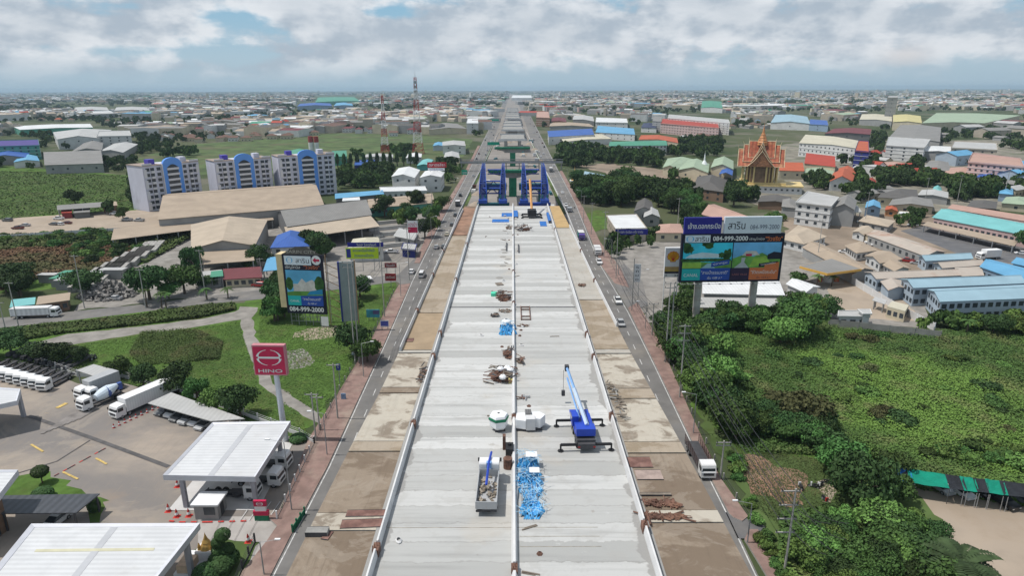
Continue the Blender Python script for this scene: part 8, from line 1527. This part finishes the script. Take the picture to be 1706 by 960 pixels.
for px, py, kd, cl, rz, lb in [(1440 - 78, 412, 'pickup', 'white', 1.2, 'white pickup parked beside the broad beige hip roof'), (1407, 422, 'sedan', 'white', 1.0, 'white car between the longest row house and the porch house'), (1452, 407, 'pickup', 'white', 1.2, 'white pickup by the long terrace, left one of three'), (1463, 411, 'pickup', 'white', 1.2, 'white pickup by the long terrace, middle one'), (1477, 414, 'pickup', 'white', 1.2, 'white pickup by the long terrace, right one'), (1511, 437, 'pickup', 'red', .9, 'red pickup behind the small pinkish roof'), (1528, 441, 'sedan', 'silver', .9, 'grey car beside the red pickup'), (1394, 372, 'sedan', 'silver', 1.5, 'silver car in the lane above the yard'), (1436, 371, 'sedan', 'white', 1.5, 'white car by the low beige house'), (1521, 377, 'suv', 'white', 1.4, 'white car at the head of the dark lot'), (1702, 424, 'sedan', 'white', 1.2, 'white car at the right edge of the dark lot'),
        (98, 366, 'pickup', 'white', 1.4, 'white pickup before the red stall'), (112, 373, 'sedan', 'darkred', 1.3, 'dark red car in the pale yard, right one'), (90, 375, 'sedan', 'grey', 1.3, 'grey car left of the two red ones in the pale yard'), (100, 375, 'hatch', 'white', 1.3, 'white car between the grey and dark red ones'), (13, 369, 'suv', 'grey', 1.5, 'grey car alone at the left end of the pale yard'), (30, 382, 'pickup', 'darkred', 1.5, 'red pickup at the left near the wall'), (42, 377, 'sedan', 'silver', 1.5, 'silver car above the red pickup'), (192, 358, 'pickup', 'white', 1.3, 'white pickup right of the market sheds'), (212, 368, 'pickup', 'silver', 1.4, 'black and silver pickup beside the leaning tree'), (232, 369, 'pickup', 'silver', 1.4, 'silver pickup by the end of the longest warehouse'),
        (191, 500, 'sedan', 'silver', 1.5, 'silver car before the grey scrap mound'), (652, 422, 'pickup', 'white', 1.5, 'white pickup in the yard right of the lime banner'), (432, 478, 'suv', 'red', 1.4, 'red car at the right end of the striped stalls')]:
 car(kd, cl, lb, G(px, py), rz)
for i in range(11):
 t = i / 10; car(['sedan', 'pickup', 'suv', 'hatch'][i % 4], ['grey', 'black', 'silver', 'white', 'darkred'][i % 5], '%s car in the shade of the long narrow carport, %s' % (['first', 'second', 'third', 'fourth', 'fifth', 'sixth', 'seventh', 'eighth', 'ninth', 'tenth', 'eleventh'][i], ['grey', 'black', 'silver', 'white', 'dark red'][i % 5]), G(1548 + t * 130, 377 + t * 32), .4, 'cars under the narrow carport')
truck('box', 'white box truck parked on the dark asphalt lot', G(1645, 432), 1.75, 'white', 8.5)
truck('curtain', 'long white panelled lorry driving on the side road at the left', G(62, 529), -1.45, 'white', 12, load='white')
rubble(260, 11, 6, 4.2, .3, 1.0).mesh
o = thing('scrap_mound', 'big grey mound of tangled scrap by the side road', 'scrap heap', G(182, 492)); rubble(420, 8.5, 6.5, 5.5, .25, .9).build('debris', M('debris_grey', (.2, .19, .18), .9, .5, 1.2), o)['kind'] = 'stuff'
for i in range(7):
 a = G(150 + i * 17, 474 - i * 9.5); b = G(182 + i * 16, 470 - i * 9); o = thing('pile_of_piles', ['stack of long concrete piles, nearest the scrap mound', 'second stack of concrete piles up the yard', 'third stack of concrete piles up the yard', 'fourth stack of concrete piles up the yard', 'fifth stack of concrete piles up the yard', 'sixth stack of concrete piles up the yard', 'farthest stack of concrete piles under the long wall'][i], 'concrete piles', a, math.atan2(-(G(255, 405) - G(150, 472)).x, (G(255, 405) - G(150, 472)).y) + .12); o.name = 'concrete_pile_stack'
 for z in range(4):
  mb = MB()
  for x in range(6): mb.box(-3.6 + x * 1.2, -9, z * .5, -2.5 + x * 1.2, 9, z * .5 + .42)
  mb.build('pile_layer', M('pile_grey', (.33, .32, .30), .9, .3, .8, dirt=(.15, .14, .13), dirtamt=.6, dscale=.5), o)
o = thing('roof_tin', 'tin shack with green and white roof sheets beside the scrub', 'shack', G(100, 476)); o.name = 'tin_shack'
for j, (x, y, w_, d_2, m_) in enumerate([(-6, 4, 6, 3, 'lgrey'), (0, 6, 6, 4, 'green'), (1, 0, 5, 5, 'green'), (7, 4, 8, 4, 'white'), (6, -3, 8, 5, 'lgrey'), (13, 8, 8, 3.5, 'lgrey')]):
 MB().box(x - w_ / 2, y - d_2 / 2, 2.7 + j * .12, x + w_ / 2, y + d_2 / 2, 2.8 + j * .12).build('roof_sheet', roofm(m_), o); MB().box(x - w_ / 2 + .3, y - d_2 / 2 + .3, 0, x + w_ / 2 - .3, y + d_2 / 2 - .3, 2.68 + j * .12).build('wall', wallm('grey'), o)
B('shed', 'low shed with a white and teal front at the left of the side road', [(16, 512), (58, 507), (60, 498), (20, 502)], 3, 'shed', .5, 'teal', 'teal', 1, 0); B('shed', 'brown roadside shop roof in front of the black shade cloth', [(60, 508), (116, 500), (118, 490), (64, 497)], 3.2, 'shed', .5, 'tan', 'brown', 1, 5)
plate('white rectangular sheet lying in the bushes by the grey poster back', 606, 464, 5, 4, white, .4, 1.2, .1, 'roof_sheet', 'sheet')
for i in range(9):
 P = G(538 + i * 10, 392 - i * 1.2); o = thing('block_stack', '%s pallet stack of grey concrete blocks from the left under the open shed' % ORDS[i], 'block stack', P, 0, 'block stacks under the open shed'); put('blocks', me_cached('blk', lambda: MB().box(-1.4, -1, 0, 1.4, 1, 2.2).mesh('blocks', M('block_grey', (.36, .35, .33), .9, .3, 2.2))), o); put('pallet', me_cached('blp', lambda: MB().box(-1.5, -1.1, -.0, 1.5, -1.001, .15).mesh('pallet', wood)), o)
for i in range(5):
 a = G(650 + i * 8, 372 + i * 9); o = thing('precast_row', '%s line of precast slabs in the yard behind the pylon sign' % ['first', 'second', 'third', 'fourth', 'fifth'][i], 'precast slabs', a, math.radians(28), 'precast slab lines'); MB().box(-12, -.8, 0, 6, .8, 1.2).build('slab_stack', conc, o); MB().box(-12, -.9, 1.201, 6, .9, 1.4).build('top_slab', concd, o)
# finish the groves: the largest in view as trees of their own, the rest as one wood
ORD = ['nearest', 'second nearest', 'third nearest', 'fourth nearest', 'fifth nearest', 'sixth nearest', 'seventh nearest', 'eighth nearest', 'ninth nearest', 'tenth nearest', 'eleventh nearest', 'twelfth nearest']
def ranks(L, pos):
 """(item, where in its clump) : ranks of up to ten from the front, each counted from the left"""
 L = sorted(L, key=lambda s: pos(s).y); out = []; nr = -(-len(L) // 10); R_ = ['front', 'second', 'third', 'fourth', 'fifth', 'sixth', 'seventh', 'eighth', 'ninth', 'tenth']
 for r in range(nr):
  row = sorted(L[r * 10:(r + 1) * 10], key=lambda s: pos(s).x / pos(s).y)
  for j, s in enumerate(row): out.append((s, ('%s from left' % nth(j + 1) if len(row) > 1 else 'lone') + (' in %s rank,' % R_[min(r, 9)] if nr > 1 else ',')))
 return out
SPEC.sort(key=lambda s: -(s[1] / max(40, s[0].length)))
BUD = {'tree': 225, 'shrub': 190, 'cypress_tree': 0}; solo = {}; rest = []
for s in SPEC:
 if BUD.get(s[7], 0) > 0: BUD[s[7]] -= 1; solo.setdefault((s[5], s[4]), []).append(s)
 else: rest.append(s)
for (lb, tone), L in solo.items():
 L = ranks(L, lambda s: s[0])
 for i, (s, rk_) in enumerate(L):
  t = {'dark': 'dark', 'mid': 'mid green', 'light': 'light green', 'olive': 'olive'}[tone]; base = lb.replace('dark ', '').replace('light green ', '').replace('bright ', '').replace('green ', '') if True else lb
  ws = base.split(); lab = '%s %s %s' % (rk_, t if not any(w in ('olive',) for w in ws) else '', base)
  lab = ' '.join(lab.split()[:16])
  tree(s[0], s[1], s[2], s[3], s[4], lab, s[6], s[7], s[8])
def merge_crowns(items, name, label, mats=('dark', 'mid', 'light')):
 Vs = []; Fs = []; Ms = []; off = 0
 base = {}
 for k in range(4):
  me = crown('far', k, 'dark'); co = np.zeros(len(me.vertices) * 3); me.vertices.foreach_get('co', co); base[k] = co.reshape(-1, 3)
 for P, h, r, tone in items:
  V = base[random.randrange(4)].copy(); a = random.uniform(0, 6.28); ca, sa = math.cos(a), math.sin(a); X = V[:, 0] * ca - V[:, 1] * sa; Y = V[:, 0] * sa + V[:, 1] * ca
  V = np.stack([X * r + P[0], Y * r + P[1], V[:, 2] * h + .1], 1); n = len(V) // 4; Vs.append(V); Fs.append(np.arange(4 * n).reshape(n, 4) + off); Ms.append(np.full(n, mats.index(tone))); off += len(V)
 return struct(put(name, npmesh(name, np.concatenate(Vs), np.concatenate(Fs), [LEAF[m] for m in mats], np.concatenate(Ms))), label, 'stuff')
merge_crowns([(s[0], s[1], s[2], s[4] if s[4] != 'olive' else 'dark') for s in rest], 'trees', 'smaller background trees of the groves')
# housing and woods to the horizon
FIELDS = [[(225, 262), (330, 238), (560, 220), (690, 223), (800, 228), (800, 262), (560, 292), (228, 292)], [(-100, 280), (215, 288), (228, 352), (-100, 380)], [(1000, 272), (1220, 294), (1215, 330), (950, 300)], [(880, 215), (1120, 215), (1120, 258), (900, 262)]]
def free(x, y):
 if y > 345: return False
 P = G(x, y)
 if abs(P.x) < 46 + max(0, 300 - P.y) * .1: return False
 if any(a < x < b and c < y < d for a, b, c, d in EXC): return False
 return not any(inpoly(x, y, f) for f in FIELDS)
hm = {}
def house_me(w_, d, h, rise, rc, wc, kind, col=3):
 key = (w_, d, h, rc, wc, kind)
 if key in hm: return hm[key]
 mb = MB().box(-w_ / 2, -d / 2, 0, w_ / 2, d / 2, h, 0); o_ = .6
 x, y = w_ / 2 + o_, d / 2 + o_
 if kind == 'flat': mb.box(-w_ / 2 - .2, -d / 2 - .2, h, w_ / 2 + .2, d / 2 + .2, h + .5, 1)
 elif kind == 'hip': mb.add([(-x, -y, h), (x, -y, h), (x, y, h), (-x, y, h), (-x + y, 0, h + rise), (x - y, 0, h + rise)], [(0, 1, 5, 4), (1, 2, 5), (2, 3, 4, 5), (3, 0, 4)], 1)
 else: mb.add([(-x, -y, h), (x, -y, h), (x, y, h), (-x, y, h), (-x, 0, h + rise), (x, 0, h + rise)], [(0, 1, 5, 4), (2, 3, 4, 5)], 1).add([(-x + o_, -y + o_, h), (-x + o_, y - o_, h), (-x + o_, 0, h + rise)], [(0, 2, 1)], 0).add([(x - o_, -y + o_, h), (x - o_, y - o_, h), (x - o_, 0, h + rise)], [(0, 1, 2)], 0)
 for k in range(col):
  for fl in range(max(1, int(h / 3))): xx = -w_ / 2 + w_ * (k + .5) / col; mb.box(xx - .6, -d / 2 - .05, fl * 3 + 1, xx + .6, -d / 2, fl * 3 + 2.2, 2)
 hm[key] = mb.mesh('house', [wallm(wc), roofm(rc), winglass]); return hm[key]
VAR = [(12, 9, 4.5, 2.4, 'brown', 'cream', 'hip'), (11, 9, 4.5, 2.2, 'brown', 'white', 'gable'), (13, 9, 6, 2.4, 'maroon', 'white', 'hip'), (12, 8, 4, 1.8, 'lgrey', 'cream', 'gable'), (14, 9, 4, 1.8, 'grey', 'grey', 'gable'), (12, 10, 7, .5, 'lgrey', 'white', 'flat'),
  (24, 12, 9, .5, 'lgrey', 'white', 'flat'), (34, 18, 8, 3, 'lgrey', 'grey', 'gable'), (40, 22, 9, 3, 'white', 'white', 'gable'), (36, 20, 9, 3, 'grey', 'beige', 'gable'), (30, 16, 8, 3, 'skyblue', 'lblue', 'gable'), (30, 16, 8, 3, 'green', 'green', 'gable'), (12, 9, 5, 2.5, 'orange', 'cream', 'hip'), (12, 9, 5, 2.5, 'red', 'white', 'gable'), (20, 12, 12, .6, 'pink', 'pink', 'flat'), (26, 14, 12, .6, 'tan', 'cream', 'flat')]
ADJ = ['brown hip roofed cream house', 'brown gabled white house', 'maroon hip roofed house', 'light grey roofed cream house', 'grey roofed shed', 'white flat roofed house', 'white three storey block', 'long light grey roofed warehouse', 'long white roofed factory', 'grey roofed beige factory', 'blue roofed factory', 'green roofed factory', 'orange roofed house', 'red roofed white house', 'pink four storey block', 'cream four storey block']
HS = []
def estate(poly, n, var, where, rz=0, jit=.15, rows=None, cell=15):
 """rows of like houses"""
 c = 0; tries = 0; pl = []
 while c < n and tries < n * 30:
  tries += 1; x, y = rpoly(poly); P = G(x, y)
  if any(a < x < b and cc < y < d for a, b, cc, d in EXC): continue
  gx, gy = round(P.x / cell) * cell, round(P.y / cell) * cell
  if (gx, gy) in pl: continue
  pl.append((gx, gy)); HS.append((Vector((gx + random.uniform(-1, 1), gy + random.uniform(-1, 1), 0)), random.choice(var), where, rz + random.choice([0, PI / 2]) + random.uniform(-jit, jit))); c += 1
estate([(255, 205), (440, 202), (555, 212), (560, 222), (440, 235), (330, 238), (262, 236)], 110, [0, 0, 1, 0, 3], 'in the brown roofed estate behind the left green field', .2, cell=17)
estate([(556, 214), (690, 210), (760, 216), (730, 226), (600, 228), (560, 224)], 16, [2, 1, 2], 'in the row beyond the two masts', 0, cell=20)
estate([(590, 192), (680, 190), (700, 206), (600, 208)], 26, [5, 6, 1], 'in the white terrace left of the taller mast', .1, cell=19)
estate([(700, 182), (812, 182), (808, 200), (704, 202)], 34, [2, 13, 6, 1], 'in the red roofed quarter by the road', .1, cell=20)
estate([(1300, 240), (1340, 245), (1330, 262), (1290, 256), (1240, 240)], 6, [5, 3, 10], 'behind the golden temple', .3)
estate([(1450, 262), (1500, 262), (1520, 285), (1560, 300), (1500, 312), (1440, 290), (1420, 275)], 16, [4, 3, 5, 13], 'along the lane right of the temple', .4, cell=15)
estate([(1580, 255), (1720, 290), (1800, 330), (1700, 325), (1590, 300)], 16, [4, 3, 0, 10], 'among trees at the far right', .4, cell=18)
estate([(1440, 322), (1530, 320), (1600, 350), (1560, 350), (1450, 360)], 10, [4, 3, 4], 'between the white factory and the turquoise roof', .3, cell=14)
estate([(890, 180), (980, 182), (985, 196), (900, 200)], 14, [6, 9, 14, 15], 'at the right road edge beyond the blue factory', 0, cell=26)
estate([(1130, 215), (1280, 208), (1300, 232), (1150, 235)], 10, [0, 3, 4], 'in the open ground behind the temple', .3, cell=26)
estate([(0, 200), (250, 190), (250, 225), (170, 222), (0, 232)], 16, [0, 4, 12, 3], 'among trees left of the estate', .4, cell=26)
estate([(1560, 205), (1800, 215), (1800, 250), (1580, 232)], 14, [4, 9, 7, 3], 'behind the pink terrace at the right', .2, cell=30)
HS.sort(key=lambda s: s[0].y); extra = []; byk = {}
for i, s in enumerate(HS):
 if i < 270: byk.setdefault((s[1], s[2]), []).append(s)
HR = [(s, rk_) for L in byk.values() for s, rk_ in ranks(L, lambda s: s[0])] + [(s, None) for s in HS[270:]]
for (P, v, where, rz), rk_ in HR:
 if rk_:
  lab = ' '.join(('%s %s %s' % (rk_, ADJ[v], where)).split()[:16])
  me = house_me(*VAR[v]); nm = 'house' if v in (0, 1, 2, 3, 4, 5, 12, 13) else 'building'
  o = thing(nm, lab, 'house' if nm == 'house' else 'building', P, rz, 'buildings ' + where); put('body', me, o)
 else: extra.append((P, v, rz))
tv = [[] for _ in range(3)]; V_all = []; F_all = []; M_all = []; off = 0
pal_r = ['lgrey', 'white', 'grey', 'brown', 'maroon', 'tan', 'skyblue', 'green', 'beige', 'red', 'pgreen', 'dark']; wts = np.array([8, 6, 6, 4, 3, 4, 1.4, 1.2, 4, 1.2, 1.2, 3]); wts = wts / wts.sum(); pal_w = ['white', 'cream', 'grey', 'beige']
def add_far(P, w_, d, h, rise, rz, ri, wi):
 global off
 ca, sa = math.cos(rz), math.sin(rz); L = [(-w_ / 2, -d / 2, 0), (w_ / 2, -d / 2, 0), (w_ / 2, d / 2, 0), (-w_ / 2, d / 2, 0), (-w_ / 2, -d / 2, h), (w_ / 2, -d / 2, h), (w_ / 2, d / 2, h), (-w_ / 2, d / 2, h), (-w_ / 2, 0, h + rise), (w_ / 2, 0, h + rise)]
 V_all.extend([(x * ca - y * sa + P[0], x * sa + y * ca + P[1], z) for x, y, z in L])
 F_all.extend([[0, 1, 5, 4], [1, 2, 6, 5], [2, 3, 7, 6], [3, 0, 4, 7], [4, 5, 9, 8], [6, 7, 8, 9], [4, 8, 7, 7], [5, 6, 9, 9]]); M_all.extend([wi, wi, wi, wi, ri, ri, wi, wi]);
 for q in F_all[-8:]:
  for i in range(4): q[i] += off
 off += 10
for P, v, rz in extra: w_, d, h, rise, rc, wc, kd = VAR[v]; add_far(P, w_, d, h, rise, rz, len(pal_w) + (pal_r.index(rc) if rc in pal_r else 0), pal_w.index(wc) if wc in pal_w else 0)
rg = np.random.RandomState(21); FT = []
import mathutils
def nz(x, y, s, o=0): return mathutils.noise.noise(Vector((x * s + o, y * s, o)))
for _ in range(30000):
 y = 152.5 + 75 * rg.rand() ** 2.1; x = rg.uniform(-80, 1790); P = G(x, y)
 if P.y > 15000 or not free(x, y): continue
 dn = nz(P.x, P.y, .0016, 3) + .55 * nz(P.x, P.y, .006, 9)
 thr = -.2 if y < 172 else .02
 if x < 260 and y < 185: thr += .18
 if dn < thr or (y > 200 and rg.rand() < .5): continue
 big = rg.rand() < (.32 if y < 190 else .15); w_ = rg.uniform(28, 75) if big else rg.uniform(9, 20); d = w_ * rg.uniform(.4, .7); h = rg.uniform(7, 13) if big else rg.choice([4, 5, 7, 10, 14])
 if rg.rand() < .012 and y < 166: h = rg.uniform(22, 42); w_ = rg.uniform(18, 40); d = 16
 add_far(P, w_, d, h, rg.uniform(.5, 3), rg.choice([0, PI / 2]) + nz(P.x, P.y, .001) * 2, len(pal_w) + rg.choice(len(pal_r), p=wts), rg.randint(len(pal_w)))
F2 = np.array(F_all); me = bpy.data.meshes.new('distant_town'); me.from_pydata(V_all, [], [tuple(dict.fromkeys(f)) for f in F_all])
for m_ in [wallm(n) for n in pal_w] + [roofm(n) for n in pal_r]: me.materials.append(m_)
me.polygons.foreach_set('material_index', M_all); me.update(); struct(put('distant_town', me), 'distant low town spreading to the horizon', 'stuff')
for _ in range(16000):
 y = 153 + 190 * rg.rand() ** 1.7; x = rg.uniform(-60, 1770); P = G(x, y)
 if not free(x, y): continue
 dn = nz(P.x, P.y, .0022, 7) + .5 * nz(P.x, P.y, .009, 2)
 if dn < -.15 and rg.rand() < .7: continue
 k = 1 + max(0, (P.y - 1500) / 1800); h = rg.uniform(5, 10) * min(1.5, k ** .5); FT.append((P, h, h * .62 * k, rg.choice(['dark', 'dark', 'mid'])))
for _ in range(5200):
 x, y = rg.uniform(-60, 1770), rg.uniform(195, 345)
 if not free(x, y): continue
 P = G(x, y); dn = nz(P.x, P.y, .012, 5)
 if dn < -.05: continue
 h = rg.uniform(3.5, 9); FT.append((P, h, h * .6, rg.choice(['dark', 'dark', 'mid'])))
merge_crowns(FT, 'distant_woods', 'scattered trees and woods of the plain to the horizon')
# air
hz = MB().box(-22000, -450, -1.0, 22000, 24000, 100).build('haze', None); hz.data.materials.clear()
hmt = bpy.data.materials.new('air'); hmt.use_nodes = True; t = hmt.node_tree; t.nodes.clear(); q = NG(t); out = q.n('ShaderNodeOutputMaterial'); pv = q.n('ShaderNodeVolumePrincipled')
pv.inputs['Color'].default_value = (.5, .66, .82, 1); pv.inputs['Density'].default_value = 0.00007; pv.inputs['Anisotropy'].default_value = 0.1; t.links.new(pv.outputs[0], out.inputs['Volume']); hz.data.materials.append(hmt); struct(hz, 'thin blue grey air', 'stuff')
